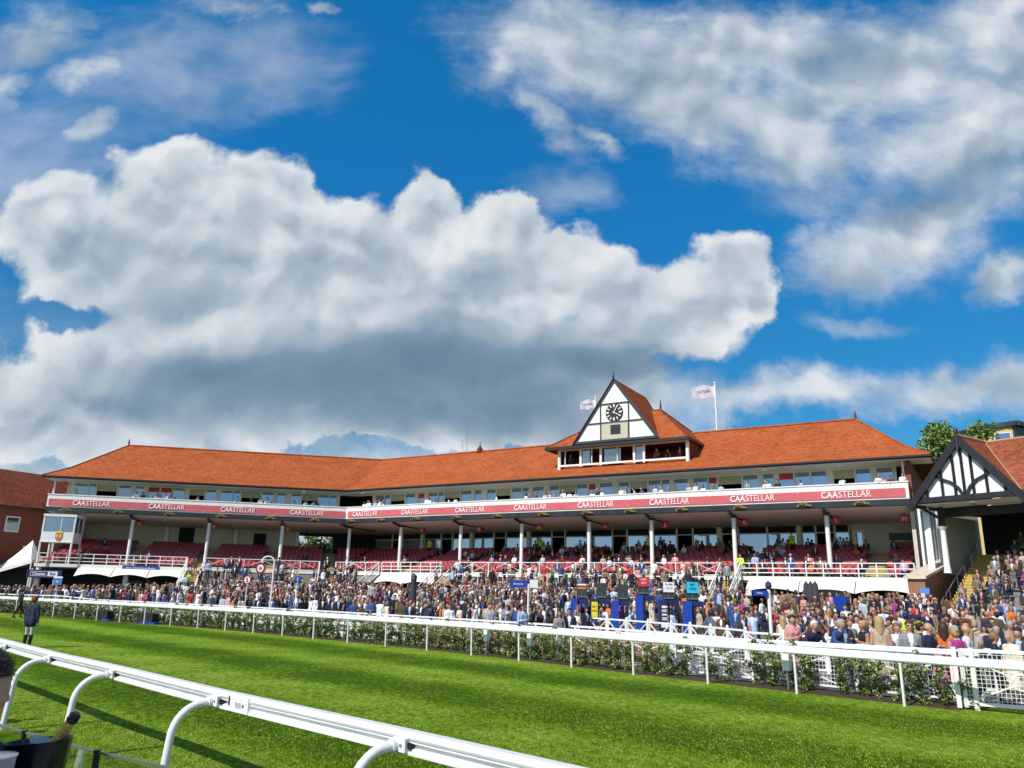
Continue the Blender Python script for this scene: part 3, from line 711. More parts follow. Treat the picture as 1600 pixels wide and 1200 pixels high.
g=MB(); g.poly([e_[0]-Vector((0,0,.14)),e_[1]-Vector((0,0,.14)),e_[2]-Vector((0,0,.14)),e_[3]-Vector((0,0,.14))]); part('tower_soffit',g,ROOF2,tr)
g=MB(); posts=[23.8,26.0,28.1,30.6,31.9,35.9]
for t in (23.8,36.0): g.tube([tw(t,2.3,13.1),tw(t,2.3,15.15)],.16,10)
for t in (26.0,28.0,31.2,32.1): g.box(tw(t,2.3,14.3),(.2,.18,1.7),dM)
g.box(tw(29.9,2.3,13.62),(12.3,.22,.16),dM); g.box(tw(29.9,2.3,15.08),(12.3,.2,.12),dM)
for t in (24.4,27.1,29.6): g.box(tw(t,2.3,14.35),(.07,.1,1.4),dM)
part('tower_window_frame',g,WHITE)
for t,w_ in ((29.1,1.6),(31.65,.7),(26.5,.8)): g=MB(); g.box(tw(t,2.36,14.35),(w_,.02,1.35),dM); part('pane',g,GLASSB)
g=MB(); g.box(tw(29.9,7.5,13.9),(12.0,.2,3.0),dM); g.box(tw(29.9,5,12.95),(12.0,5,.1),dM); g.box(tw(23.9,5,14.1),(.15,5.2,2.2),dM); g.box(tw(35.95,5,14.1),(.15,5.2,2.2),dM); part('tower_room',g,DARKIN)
g=MB(); g.box(tw(36.1,5,14.2),(.1,5.2,2.0),dM); g.box(tw(23.75,5,14.2),(.1,5.2,2.0),dM); part('tower_side_wall',g,ROOF2)
# clock gable
GA,GB,GO,GZ0,GZ1=25.75,33.55,1.55,15.50,21.0; GM=(GA+GB)/2
g=MB(); g.poly([tw(GA+.1,GO+.1,GZ0),tw(GB-.1,GO+.1,GZ0),tw(GM,GO+.1,GZ1-.1)]); gab=part('gable',g,WHITE)
g=MB(); g.poly([tw(GA-.25,GO-.15,GZ0-.25),tw(GM,GO-.15,GZ1+.12),tw(GM,9.3,GZ1+.12),tw(GA-.25,6.0,GZ0-.25)])
g.poly([tw(GB+.25,GO-.15,GZ0-.25),tw(GM,GO-.15,GZ1+.12),tw(GM,9.3,GZ1+.12),tw(GB+.25,6.0,GZ0-.25)]); part('gable_roof',g,ROOF)
g=MB()
def tbar(a_,b_,w_=.16,o=GO+.03): g.bar(tw(a_[0],o,a_[1]),tw(b_[0],o,b_[1]),(w_ if abs(a_[0]-b_[0])<.01 else .1),w_,up=nM.cross(Vector((b_[0]-a_[0],0,b_[1]-a_[1]))) if False else (0,0,1))
tbar((GA-.1,GZ0-.05),(GM,GZ1),.25); tbar((GB+.1,GZ0-.05),(GM,GZ1),.25); tbar((GA,GZ0),(GB,GZ0),.2)
tbar((GM-1.35,GZ0),(GM-1.35,18.9),.075); tbar((GM+1.35,GZ0),(GM+1.35,18.9),.075); tbar((GM-1.35,18.85),(GM+1.35,18.85),.07); tbar((GM-2.6,17.15),(GM+2.6,17.15),.07)
part('gable_timbers',g,DGREY,gab)
g=MB(); g.box(tw(GM,GO+.06,16.3),(2.5,.04,1.4),dM); part('hatch_board',g,BLIND,gab)
g=MB(); g.box(tw(GM+.1,GO+.03,16.45),(0.95,.04,.85),dM); part('hatch_opening',g,INK,gab)
g=MB(); g.tube([tw(GM,GO-.1,GZ1),tw(GM,GO-.1,GZ1+.3),tw(GM,GO-.1,GZ1+.8)],[.08,.1,.02],6); part('finial',g,BLACK,gab)
ck=MB(); ck.prism(disc(tw(GM,GO+.0,18.0),.82,nM,32),nM*.08); clock=part('clock',ck,INK)
g=MB()
for k in range(12):
    a_=math.pi/6*k; c=tw(GM,GO-.03,18.0)+dM*(.62*math.sin(a_))+Vector((0,0,.62*math.cos(a_)))
    q=dM*math.sin(a_)+Vector((0,0,math.cos(a_))); g.bar(c-q*.13,c+q*.13,.09 if k%3 else .14,.02,up=nM)
part('hour_marks',g,LETTER,clock)
g=MB()
for ang,ln in ((R(30),.62),(R(120),.45)):
    q=dM*math.sin(ang)+Vector((0,0,math.cos(ang))); c=tw(GM,GO-.07,18.0); g.bar(c-q*.12,c+q*ln,.07,.02,up=nM)
part('clock_hand',g,LETTER,clock)

# ------------------------------------------------------------------ fittings on the stand (hung or standing: things)
LETN='M L K J I H G F E D C B A'.split()
sg=[('M',51.67),('M',46.99),('M',40.0),('M',33.2),('M',27.6),('M',20.8),('M',14.0),('M',6.9),('L',22.4),('L',14.9),('L',7.6)]
for i,(w,t) in enumerate(sg):
    c=WP(w,t,4,8.28); th=thing('hanging_sign','small square red sign lettered %s hanging from the stand ceiling'%LETN[i],'sign',c,'red block letter signs')
    g=MB(); g.box(c,(0.62,0.08,0.5),wd(w)[0]); pn=g.build('sign_panel',SIGNR,th)
    put_text('letter',text_mesh(LETN[i],0.42,0.01,0.003),LETTER,WP(w,t,3.945,8.13),wd(w)[0],pn)
    g=MB(); g.bar(c+Vector((0,0,.25)),c+Vector((0,0,.45)),.03); g.build('hanger',DGREY,th)
# flower baskets
FOL=mat('basket_foliage',(0.16,0.17,0.04),0.8,0.3,30); FLW=mat('dry_yellow_flowers',(0.50,0.33,0.07),0.8,0.3,25)
bk=[('L',t,z) for t,z in ((1.85,9.0),(6.6,9.0),(11.3,9.0),(16.2,9.0),(20.9,9.0),(25.3,9.0))]+[('M',t,9.02) for t in (0.97,5.0,9.5,14.3,18.8,23.6,27.9,31.8,36.2,40.8,45.5,49.4)]
b0=None
where_b=['under the first banner word from the left','under the second banner word from the left','between the second and third banner words','under the third banner word from the left','between the third and fourth banner words','left of the bend under the banner',
 'just right of the bend','under the fifth banner word','under the sixth banner word','under the seventh banner word','between the seventh and eighth banner words','under the eighth banner word','under the ninth banner word','below the clock gable right side','between the ninth and tenth banner words','under the eleventh banner word','left of the last banner word','at the right end of the banner']
for i,(w,t,z) in enumerate(bk):
    c=WP(w,t,-0.32,z)
    lab='yellow dried flower basket '+where_b[i]
    if b0 is None:
        b0=thing('flower_basket',lab,'basket',c,'flower baskets along the dark fascia')
        g=MB(); g.tube([c+Vector((0,0,-.28)),c+Vector((0,0,-.16)),c+Vector((0,0,0))],[.12,.26,.36],10); g.build('basket',FASC,b0)
        for nm,mt,n_ in (('foliage',FOL,150),('flowers',FLW,170)):
            g=MB()
            for k in range(n_):
                a_=rng.uniform(0,6.28); r_=.55*math.sqrt(rng.uniform(0,1)); p=c+Vector((r_*math.cos(a_),r_*.6*math.sin(a_),.26*(1-(r_/.6)**2)*rng.uniform(.3,1.1)-.08))
                q=Vector(rng.normal(size=3)).normalized()*.06; r2=Vector(rng.normal(size=3)).normalized()*.06; g.poly([p,p+q,p+q+r2,p+r2])
            g.build(nm,mt,b0)
        r0_=0
    else: dup(b0,c,math.atan2(wd(w)[0].y,wd(w)[0].x)-math.atan2(dL.y,dL.x),lab)
# floodlights and cameras under the eaves
for i,(w,t,lab) in enumerate([('L',23.9,'left of the bend'),('M',2.0,'right of the bend'),('M',16.5,'under the middle of the main eave'),('M',29.5,'below the clock tower'),('M',42.8,'right of the clock tower'),('M',48.2,'near the right roof corner')]):
    c=WP(w,t,0.05,11.9); th=thing('floodlight','small white floodlight under the eaves %s'%lab,'lamp',c,'white eaves floodlights')
    g=MB(); g.box(c,(.34,.2,.24),wd(w)[0]); g.build('lamp_housing',SIGNW,th); g=MB(); g.bar(c,c+Vector((0,0,.2)),.05); g.build('lamp_bracket',DGREY,th)
# betting sign on the lower left corner
c=WP('L',1.25,-1.0,2.95); th=thing('shop_sign','dark blue fascia sign with white boxed lettering under the commentary box','sign',c)
g=MB(); g.box(c,(3.0,.2,.72),dL); g.build('sign_board',NAVY,th)
g=MB(); n_=-0.115
def Lb(t,o,z): return WP('L',t,o,z)
for a_,b_ in (((0.1,3.15),(2.4,3.15)),((0.1,2.75),(2.4,2.75)),((0.1,2.75),(0.1,3.15))): g.bar(Lb(a_[0],-1.115,a_[1]),Lb(b_[0],-1.115,b_[1]),.035,.035)
g.build('logo_outline',LETTER,th)
g=MB(); g.box(Lb(1.98,-1.115,2.95),(.84,.03,.4),dL); w_=g.build('logo_panel',SIGNW,th)
put_text('lettering',text_mesh('Chester',0.37,.008,.003,.95),LETTER,Lb(.82,-1.12,2.83),dL,th)
put_text('lettering',text_mesh('Bet',0.37,.008,.003,.95),NAVY,Lb(1.98,-1.135,2.83),dL,th)
c=WP('L',9.4,-0.46,3.72); th=thing('notice_sign','long blue notice with white writing on the left deck edge','sign',c)
g=MB(); g.box(c,(3.3,.05,.42),dL); g.build('sign_board',BLUE if False else mat('royal_blue_sign',(0.02,0.05,0.30),0.5),th)
put_text('lettering',text_mesh('Owners, Trainers & Annual Members',0.2,.002,.003,.88),LETTER,Lb(9.4,-.49,3.66),dL,th)
put_text('bar_lettering',text_mesh('Bottle  Bar',0.6,-.002,.01,1.0),mat('dim_lettering',(.30,.30,.30),.6),WP('L',9.0,2.07,2.2),dL,GS)
# commentary box at the left end
c=WP('L',1.75,0,3.9); bx=thing('commentary_box','small white glazed commentary box on posts with an orange crest','box',c)
def P_(t,o,z): return WP('L',t,o,z)
g=MB(); g.box(P_(1.75,.3,6.35),(2.8,2.6,.95),dL); g.box(P_(1.75,.3,8.38),(2.9,2.7,.22),dL); g.box(P_(1.75,.3,5.9),(2.9,2.7,.08),dL)
for t in (0.4,3.1):
    for o in (-.94,1.54): g.box(P_(t,o,7.6),(.13,.13,1.7),dL)
g.box(P_(1.95,-.96,7.5),(.06,.06,1.4),dL); g.box(P_(3.1,.3,7.5),(.06,.08,1.4),dL); g.build('cabin',WHITE,bx)
for nm,cc,dd in (('pane',P_(1.2,-.93,7.52),(1.45,.02,1.42)),('pane',P_(2.52,-.93,7.52),(1.05,.02,1.42))):
    g=MB(); g.box(cc,dd,dL); g.build(nm,GLASSB,bx)
g=MB(); g.box(P_(3.08,-.35,7.52),(.02,1.1,1.42),dL); g.build('pane',GLASSB,bx)
g=MB(); g.box(P_(3.08,.9,7.52),(.02,1.1,1.42),dL); g.build('pane',GLASSB,bx)
for t in (.4,3.1):
    for o in (-.94,1.54): g=MB(); g.tube([P_(t,o,3.85),P_(t,o,5.87)],.09,8); g.build('post',WHITE,bx)
g=MB(); cz=P_(1.9,-1.02,6.4)
def sh(x,z): return cz+dL*x+Vector((0,0,z))
g.prism([sh(-.3,.3),sh(.3,.3),sh(.3,-.1),sh(.17,-.36),sh(0,-.46),sh(-.17,-.36),sh(-.3,-.1)],nL*-.03); cr=g.build('crest_shield',mat('orange_crest',(.62,.17,.04),.5),bx)
g=MB(); g.prism([sh(-.3,.34),sh(.3,.34),sh(.26,.55),sh(.12,.44),sh(0,.58),sh(-.12,.44),sh(-.26,.55)],nL*-.04); g.build('crest_crown',SIGNY,cr)
g=MB()
for x in (-.14,.14): g.prism([sh(x-.08,.2),sh(x+.08,.2),sh(x+.08,-.1),sh(x-.08,-.1)],nL*-.045)
g.build('crest_charge',mat('crest_gold',(.75,.55,.25),.5),cr)
# flags and aerials behind the ridge
CLOTH=mat('pale_flag_cloth',(0.72,0.68,0.76),0.8,0.06,2)
def flag(t,o,zt,w_,h_,lab):
    b=WP('M',t,o,12.5); th=thing('flag_pole',lab,'flag',b)
    g=MB(); g.tube([b,WP('M',t,o,zt)],[.1,.06],8); g.build('pole',WHITE,th); g=MB(); g.tube([WP('M',t,o,zt-.02),WP('M',t,o,zt+.12)],.1,8); g.build('cap',WHITE,th)
    g=MB(); G=[]
    for j in range(7):
        r_=[]
        for i in range(15):
            u=i/14; x=-u*w_; z=zt-.25-h_*j/6-.22*u*u-.05*math.sin(u*9+j*.4); y=.18*math.sin(u*10+j*.5)*u**.5
            p=WP('M',t,o,0)+Vector((1,0.0,0))*x+Vector((0,1,0))*y; r_.append(Vector((p.x,p.y,z)))
        G.append(r_)
    g.grid(G); f=g.build('flag',CLOTH,th,smooth=True)
    m_=MB()
    for k in range(7):
        u0=.25+.08*k; x=-u0*w_; p=WP('M',t,o,0)+Vector((x,.18*math.sin(u0*10+1.2)*u0**.5-.03,0)); z=zt-.25-h_*.45-.22*u0*u0
        m_.box((p.x,p.y,z),(w_*.05,.02,h_*.22*(1 if k%2 else .7)))
    m_.build('flag_print',mat('mauve_print',(.36,.30,.42),.8),f)
flag(36.3,10,21.95,2.25,1.15,'white flag on a white pole right of the clock tower')
flag(23.85,10,21.95,1.6,.95,'white flag partly hidden behind the clock tower left side')
for t,zt,lab in ((7.8,22.3,'tall thin aerial mast behind the left part of the main ridge'),(7.2,18.9,'short thin aerial beside the tall mast behind the ridge'),(37.2,19.4,'short white aerial right of the flag pole')):
    b=WP('M',t,10.2,12.5); th=thing('aerial',lab,'aerial',b); g=MB(); g.tube([b,WP('M',t,10.2,zt)],[.05,.02],6); g.build('mast',METAL,th)
    g=MB(); g.bar(WP('M',t-.25,10.2,zt-.8),WP('M',t+.25,10.2,zt-.8),.03); g.build('cross_arm',METAL,th)
th=thing('roof_vent','small tiled vent turret on the main ridge','vent',WP('M',10.4,9,17)); g=MB(); g.tube([WP('M',10.4,9,17),WP('M',10.4,9,17.35),WP('M',10.4,9,17.8)],[.4,.35,.05],6); g.build('turret_cap',ROOF2,th); g=MB(); g.tube([WP('M',10.4,9,17.8),WP('M',10.4,9,18.2)],.04,6); g.build('spike',BLACK,th)

# ------------------------------------------------------------------ right-hand gabled stand
G0=Vector((26.52,50.5,0)); dG=Vector((.553,-.833,0)); nG=Vector((.833,.553,0))
def GW(t,o,z): p=G0+dG*t+nG*o; return Vector((p.x,p.y,z))
RS_=thing('gabled_stand','half timbered black and white gabled stand at the right edge','grandstand',GW(0,0,0))
def rp(name,g,m,parent=None,**k): return g.build(name,m,parent or RS_,**k)
GM_=3.3
g=MB(); g.poly([GW(-.25,-.1,8.35),GW(GM_,-.1,12.6),GW(GM_,9,12.6),GW(-.25,9,8.35)]); g.poly([GW(GM_,-.1,12.6),GW(6.85,-.1,8.35),GW(6.85,.2,8.35),GW(GM_,3.6,12.6)])
g.poly([GW(GM_,3.5,12.55),GW(6.75,0,8.45),GW(34,0,8.45),GW(34,3.5,12.55)]); g.poly([GW(GM_,3.5,12.55),GW(34,3.5,12.55),GW(34,8,8.4),GW(GM_,8,8.4)]); rp('roof',g,ROOF3)
g=MB(); g.tube([GW(GM_,-.1,12.64),GW(GM_,9,12.64)],.1,6); g.tube([GW(GM_,3.5,12.6),GW(34,3.5,12.6)],.1,6); g.tube([GW(GM_,3.5,12.6),GW(6.75,-.02,8.5)],.05,5); rp('ridge_tiles',g,mat('pale_ridge',(.45,.25,.14),.8))
g=MB(); g.poly([GW(.3,.12,8.8),GW(6.3,.12,8.8),GW(GM_,.12,12.3)]); ga=rp('gable_panel',g,SIGNW)
g=MB()
def gb(a_,b_,w_=.34,o=-.12,th_=.2): 
    g.bar(GW(a_[0],o,a_[1]),GW(b_[0],o,b_[1]),th_,w_)
gb((-.25,8.2),(GM_,12.38),.42);gb((6.85,8.2),(GM_,12.38),.42); rp('bargeboard',g,BLACK)
g=MB(); g.tube([GW(GM_,-.2,11.7),GW(GM_,-.2,12.9),GW(GM_,-.2,13.2)],[.12,.1,.02],6); rp('finial',g,BLACK)
g=MB(); gb((.0,8.72),(6.6,8.72),.34,0,.2)
for t,z in ((.95,9.4),(1.95,10.6),(2.75,11.5),(3.3,12.1),(3.85,11.5),(4.65,10.6),(5.65,9.4)): gb((t,8.75),(t,z),.15,.05,.1)
for sg_ in (-1,1):
    pts=[(GM_+sg_*(.1+.55*k*0),0)]
    arc=[(.12,8.9),(.35,9.35),(.8,9.75),(1.25,9.95),(1.6,10.15),(1.9,10.5)]
    for a_,b_ in zip(arc[:-1],arc[1:]): gb((GM_+sg_*a_[0],a_[1]),(GM_+sg_*b_[0],b_[1]),.16,.03,.1)
rp('timber_framing',g,BLACK)
g=MB(); g.poly([GW(-.1,.0,8.5),GW(34,.0,8.5),GW(34,3,8.5),GW(-.1,3,8.5)]); rp('soffit',g,SOFFIT)
g=MB(); g.bar(GW(.0,3.0,8.15),GW(34,3.0,8.15),.3,.55); g.bar(GW(0,0,8.5),GW(0,8,8.5),.2,.4); g.bar(GW(6.7,0,8.45),GW(34,0,8.45),.12,.3); rp('dark_beam',g,BLACK)
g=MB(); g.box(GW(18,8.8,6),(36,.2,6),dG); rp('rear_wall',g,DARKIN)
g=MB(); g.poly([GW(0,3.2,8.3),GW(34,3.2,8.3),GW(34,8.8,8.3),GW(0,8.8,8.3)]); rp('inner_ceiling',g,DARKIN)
g=MB(); g.box(GW(-.4,6.2,6.5),(.2,5.4,4.6),dG); rp('cream_side_wall',g,CREAM)
p1=Vector((28.3,53.3,0)); p2=Vector((30.4,55.3,0)); dd_=(p2-p1).normalized()
g=MB()
for k in range(6):
    p=p1.lerp(p2,k/5); g.box((p.x,p.y,6.7),(.13,.16,3.9),dd_)
g.box(((p1+p2)/2)+Vector((0,0,8.6)),((p2-p1).length,.2,.3),dd_); g.box(((p1+p2)/2)+Vector((0,0,4.75)),((p2-p1).length,.2,.15),dd_); sc=rp('glazed_screen',g,WHITE)
g=MB(); g.box(((p1+p2)/2)+Vector((0,0,6.6)),((p2-p1).length-.1,.03,3.6),dd_); rp('pane',g,GLASSB,sc)
g=MB(); g.box((27.75,51.4,6.6),(.38,.38,4.6),dM); rp('corner_column',g,WHITE)
g=MB(); g.tube([(28.3,50.6,4.2),(28.3,50.6,4.6),(28.3,50.6,7.0)],[.24,.19,.16],12); g.tube([(28.3,50.6,6.95),(28.3,50.6,7.15)],[.2,.32],12); rp('round_column',g,WHITE,smooth=True)
g=MB(); g.bar((28.3,50.6,7.1),(28.3,50.6,8.4),.3); g.bar((28.3,50.6,7.6),(27.0,50.9,8.5),.16); rp('dark_post',g,BLACK)
# sloping parapet beside the yellow stair
q1=Vector((25.9,49.0,3.75)); q2=Vector((32.2,55.6,5.45)); dq=Vector((q2.x-q1.x,q2.y-q1.y,0)).normalized(); nq=Vector((-dq.y,dq.x,0))
g=MB(); g.hexa([q1-nq*.0+Vector((0,0,-3.2)),Vector((q2.x,q2.y,0.6)),Vector((q2.x,q2.y,.6))+nq*1.0,q1+nq*1.0+Vector((0,0,-3.2)),q1,q2,q2+nq*1.0,q1+nq*1.0]); rp('parapet_wall',g,BRICKR)
g=MB(); u_=Vector((0,0,.16)); a1=q1-dq*.2-nq*.14; a2=q2-nq*.14; g.hexa([a1,a2,a2+nq*1.3,a1+nq*1.3,a1+u_,a2+u_,a2+nq*1.3+u_,a1+nq*1.3+u_]); rp('stone_coping',g,STONE)
g=MB(); g.box((25.3,48.7,2.75),(.9,.9,.25),dq); g.hexa([Vector((25.0,48.4,1.3)),Vector((24.0,47.0,.9)),Vector((24.9,46.4,.9)),Vector((25.9,47.8,1.3)),Vector((25.0,48.4,2.6)),Vector((24.0,47.0,1.5)),Vector((24.9,46.4,1.5)),Vector((25.9,47.8,2.6))]); rp('stone_pier_cap',g,STONE)
g=MB(); g.box((25.45,48.75,1.9),(.75,.75,1.5),dq); rp('brick_pier',g,BRICKR)
g=MB(); c_=Vector((25.55,48.45,3.0)); g.box(c_,(.5,.06,.4),dM); rp('blue_wall_sign',g,mat('pale_blue_sign',(.08,.22,.60),.5))
g=MB(); N_=22
s1_=Vector((25.7,47.2,0)); s2_=Vector((33.2,55.4,0)); ds=(s2_-s1_).normalized(); ns_=Vector((ds.y,-ds.x,0)); 
for k in range(N_):
    a_=s1_.lerp(s2_,k/N_); b_=s1_.lerp(s2_,(k+1)/N_); z=1.25+(k+1)*.2
    g.hexa([a_,b_,b_+ns_*2.0,a_+ns_*2.0,a_+Vector((0,0,z)),b_+Vector((0,0,z)),b_+ns_*2.0+Vector((0,0,z)),a_+ns_*2.0+Vector((0,0,z))])
st=rp('stair_flight',g,CONC)
g=MB()
for k in range(N_):
    a_=s1_.lerp(s2_,k/N_); z=1.25+(k+1)*.2; g.hexa([a_-ds*.015+Vector((0,0,z-.13)),a_+ds*.09+Vector((0,0,z-.13)),a_+ds*.09+ns_*2+Vector((0,0,z-.13)),a_-ds*.015+ns_*2+Vector((0,0,z-.13)),a_-ds*.015+Vector((0,0,z+.01)),a_+ds*.09+Vector((0,0,z+.01)),a_+ds*.09+ns_*2+Vector((0,0,z+.01)),a_-ds*.015+ns_*2+Vector((0,0,z+.01))])
rp('step_nosing',g,YELLOW,st)
g=MB(); a_=s1_+ns_*.08+Vector((0,0,2.4)); b_=s2_+ns_*.08+Vector((0,0,6.5)); g.tube([a_,b_],.03,6)
for k in range(6): p=a_.lerp(b_,k/5); g.tube([p,p-Vector((0,0,1.0))],.03,6)
rp('handrail',g,METAL)
def gz(o): return 1.15+max(0,(o+4.2))*0.37
g=MB()
for k in range(20):
    o=-4.2+.6*k; z=gz(o+.3)
    g.hexa([GW(1.2+max(0,(o+4))*.0+(1.6 if o<3 else .4),o,0),GW(34,o,0),GW(34,o+.6,0),GW(1.2+(1.6 if o<3 else .4),o+.6,0),GW(2.8,o,z),GW(34,o,z),GW(34,o+.6,z),GW(2.8,o+.6,z)])
rp('standing_terrace',g,CONC)
WR=[]
for o,t0,t1 in ((-2.6,4.2,7.6),(-2.6,8.4,12),(0.4,4.6,8.0),(0.4,9,13),(3.4,4.2,8.2),(3.4,9,13),(6.0,3.4,9)):
    z=gz(o)-.1; th=thing('crush_barrier','','barrier',GW((t0+t1)/2,o,z),'grey crush barriers on the right hand terrace')
    g=MB(); g.tube([GW(t0,o,z),GW(t0,o,z+1.15),GW(t1,o,z+1.15),GW(t1,o,z)],.05,6); g.build('barrier_frame',METAL,th); g=MB(); g.tube([GW((t0+t1)/2,o,z),GW((t0+t1)/2,o,z+1.12)],.045,6); g.build('barrier_leg',METAL,th)
    th['label']='grey tubular crush barrier on the right hand terrace'
g=MB(); c=GW(3.6,.3,8.35); th=thing('floodlight','white round floodlight under the black and white gable','lamp',c); g.tube([c,c+Vector((0,0,.15))],.18,10); g.build('lamp_housing',SIGNW,th); g=MB(); g.tube([c+Vector((0,0,-.12)),c],[.12,.16],10); g.build('lens',GLASSB,th)

# ------------------------------------------------------------------ brick building and tent at the left edge
LBt=thing('brick_building','dark red brick building with white framed windows at the left edge','building',(-52,80,0))
dB=Vector((.5,.866,0)); nB=Vector((-.866,.5,0)); QB=Vector((-49.8,84,0))
def LB(t,o,z): p=QB+dB*t+nB*o; return Vector((p.x,p.y,z))
g=MB(); g.hexa([LB(-22,0,0),LB(12,0,0),LB(12,10,0),LB(-22,10,0),LB(-22,0,9.75),LB(12,0,9.75),LB(12,10,9.75),LB(-22,10,9.75)]); g.build('wall',BRICK,LBt)
g=MB(); g.poly([LB(-22,-.4,9.7),LB(12.4,-.4,9.7),LB(12.4,5,14.0),LB(-8.2,5,14.0),LB(-9.6,3.6,14.1)][:4]+[LB(-22,5,14.0)]); g.poly([LB(-22,10.4,9.7),LB(12.4,10.4,9.7),LB(12.4,5,14),LB(-22,5,14)])
g.poly([LB(12.4,-.4,9.7),LB(12.4,10.4,9.7),LB(12.4,5,14)]); g.build('roof',ROOF2,LBt)
g=MB(); g.poly([LB(-9.0,-.5,9.72),LB(-22,-.5,9.72),LB(-22,6,18),LB(-14,6,18)]); g.poly([LB(-9.0,-.5,9.72),LB(-14,6,18),LB(-9,10,9.7)]); g.build('hipped_roof',ROOF2,LBt)
g=MB(); g.bar(LB(-22,-.45,9.65),LB(12.4,-.45,9.65),.15,.2); g.build('gutter',GUTTER,LBt)
for t,z in ((-3.4,7.9),(-8.0,7.9),(-12,7.9),(-1.2,5.0) ,(-5.6,5.0),(-10.0,5.0)):
    g=MB(); W_,H_=1.3,1.35
    for dt,dz,a_,b_ in ((-W_/2,0,.12,H_+.24),(W_/2,0,.12,H_+.24),(0,H_/2+.06,W_-.12,.12),(0,-H_/2-.06,W_-.12,.12)): g.box(LB(t+dt,-.03,z+dz),(a_,.12,b_),dB)
    f=g.build('window',WHITE,LBt); g=MB(); g.box(LB(t,.0-.02,z),(W_-.1,.03,H_),dB); g.build('pane',GLASSB,f)
TENT=mat('white_marquee',(.72,.74,.76),.7,.05,1)
th=thing('marquee','white peaked marquee tent in front of the red brick building','tent',(-42,64,0))
pk=at(52,844,80); c1=at(-70,908,78); c2=at(50,874,77); c3=at(82,868,84); 
g=MB()
ctr=pk
def sag(a,b,n=8):
    return [a.lerp(b,k/n)+Vector((0,0,-0.9*math.sin(math.pi*k/n)*1.0)) for k in range(n+1)]
rows=[sag(pk,c1),sag(pk,c1.lerp(c2,.5)),sag(pk,c2),sag(pk,c2.lerp(c3,.5)),sag(pk,c3)]
g.grid(rows); g.grid([[c1,c1.lerp(c2,.5),c2,c3],[p-Vector((0,0,.35)) for p in (c1,c1.lerp(c2,.5),c2,c3)]]); g.build('canopy',TENT,th,smooth=True)
for p in (c2,c3,c1): g=MB(); g.tube([p,Vector((p.x,p.y,0))],.06,8); g.build('tent_pole',WHITE,th)
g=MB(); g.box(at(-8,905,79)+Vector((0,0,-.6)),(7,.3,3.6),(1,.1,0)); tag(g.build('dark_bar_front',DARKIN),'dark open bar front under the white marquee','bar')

# ------------------------------------------------------------------ flats behind the right gable
AP=thing('apartment_building','pale yellow flats with dark roof edges and glass balconies behind the tree','building',(55,92,0))
YW=mat('pale_yellow_render',(.62,.49,.22),.8,.05,.5)
def bxp(a,b,z0,z1,th_,m,name,par=AP):
    g=MB(); a=Vector((a[0],a[1],0)); b=Vector((b[0],b[1],0)); n=(b-a).normalized(); p=Vector((-n.y,n.x,0))*th_
    g.hexa([a+Vector((0,0,z0)),b+Vector((0,0,z0)),b+p+Vector((0,0,z0)),a+p+Vector((0,0,z0)),a+Vector((0,0,z1)),b+Vector((0,0,z1)),b+p+Vector((0,0,z1)),a+p+Vector((0,0,z1))]); return g.build(name,m,par)
t1=at(1425,695,92); t2=at(1512,676,88); t3=at(1583,656,84)
bxp((t1.x-6,t1.y+3),(t2.x,t2.y),0,t1.z-1.2,8,YW,'wall')
rf_=bxp((t1.x-7,t1.y+3.0),(t2.x+.3,t2.y-.6),t1.z-1.2,t1.z-.75,9,DGREY,'roof')
bxp((t2.x,t2.y),(t3.x,t3.y),0,t3.z-.7,8,YW,'wall'); bxp((t2.x-.5,t2.y-.5),(t3.x+.3,t3.y-.6),t3.z-.7,t3.z-.15,9,DGREY,'roof')
bxp((t3.x+.0,t3.y-.1),(t3.x+9,t3.y+4),0,t3.z-.7,8,DGREY,'wall'); bxp((t3.x-.2,t3.y-.6),(t3.x+9,t3.y+3.6),t3.z-.7,t3.z-.2,8,DGREY,'roof')
wp=at(1567,684,83); g=MB(); g.box(wp,(1.7,.1,1.1),(t3-t2)); wf=g.build('window',WHITE,AP); g=MB(); g.box(wp-Vector((.1,.12,0)),(1.5,.1,.9),(t3-t2)); g.build('pane',GLASSB,wf)
wp=at(1462,707,88); g=MB(); g.box(wp,(2.4,.1,1.2),(t2-t1)); wf=g.build('window',WHITE,AP); g=MB(); g.box(wp-Vector((.1,.12,0)),(2.2,.1,1.0),(t2-t1)); g.build('pane',GLASSB,wf)
a_=at(1562,700,82); b_=at(1600,695,80); g=MB(); g.box((a_+b_)/2+Vector((0,0,.1)),((b_-a_).length+6,.06,1.0),(1,-.3,0)); g.build('balcony_glass',GLASSB,AP)
g=MB(); g.bar(a_+Vector((-1,0,.65)),b_+Vector((3,0,.65)),.08); g.build('balcony_rail',METAL,AP)
a_=at(1568,718,81); g=MB(); g.box(a_+Vector((3,0,-.6)),(9,.4,2.6),(1,-.3,0)); g.build('brick_wall',BRICKR,AP)

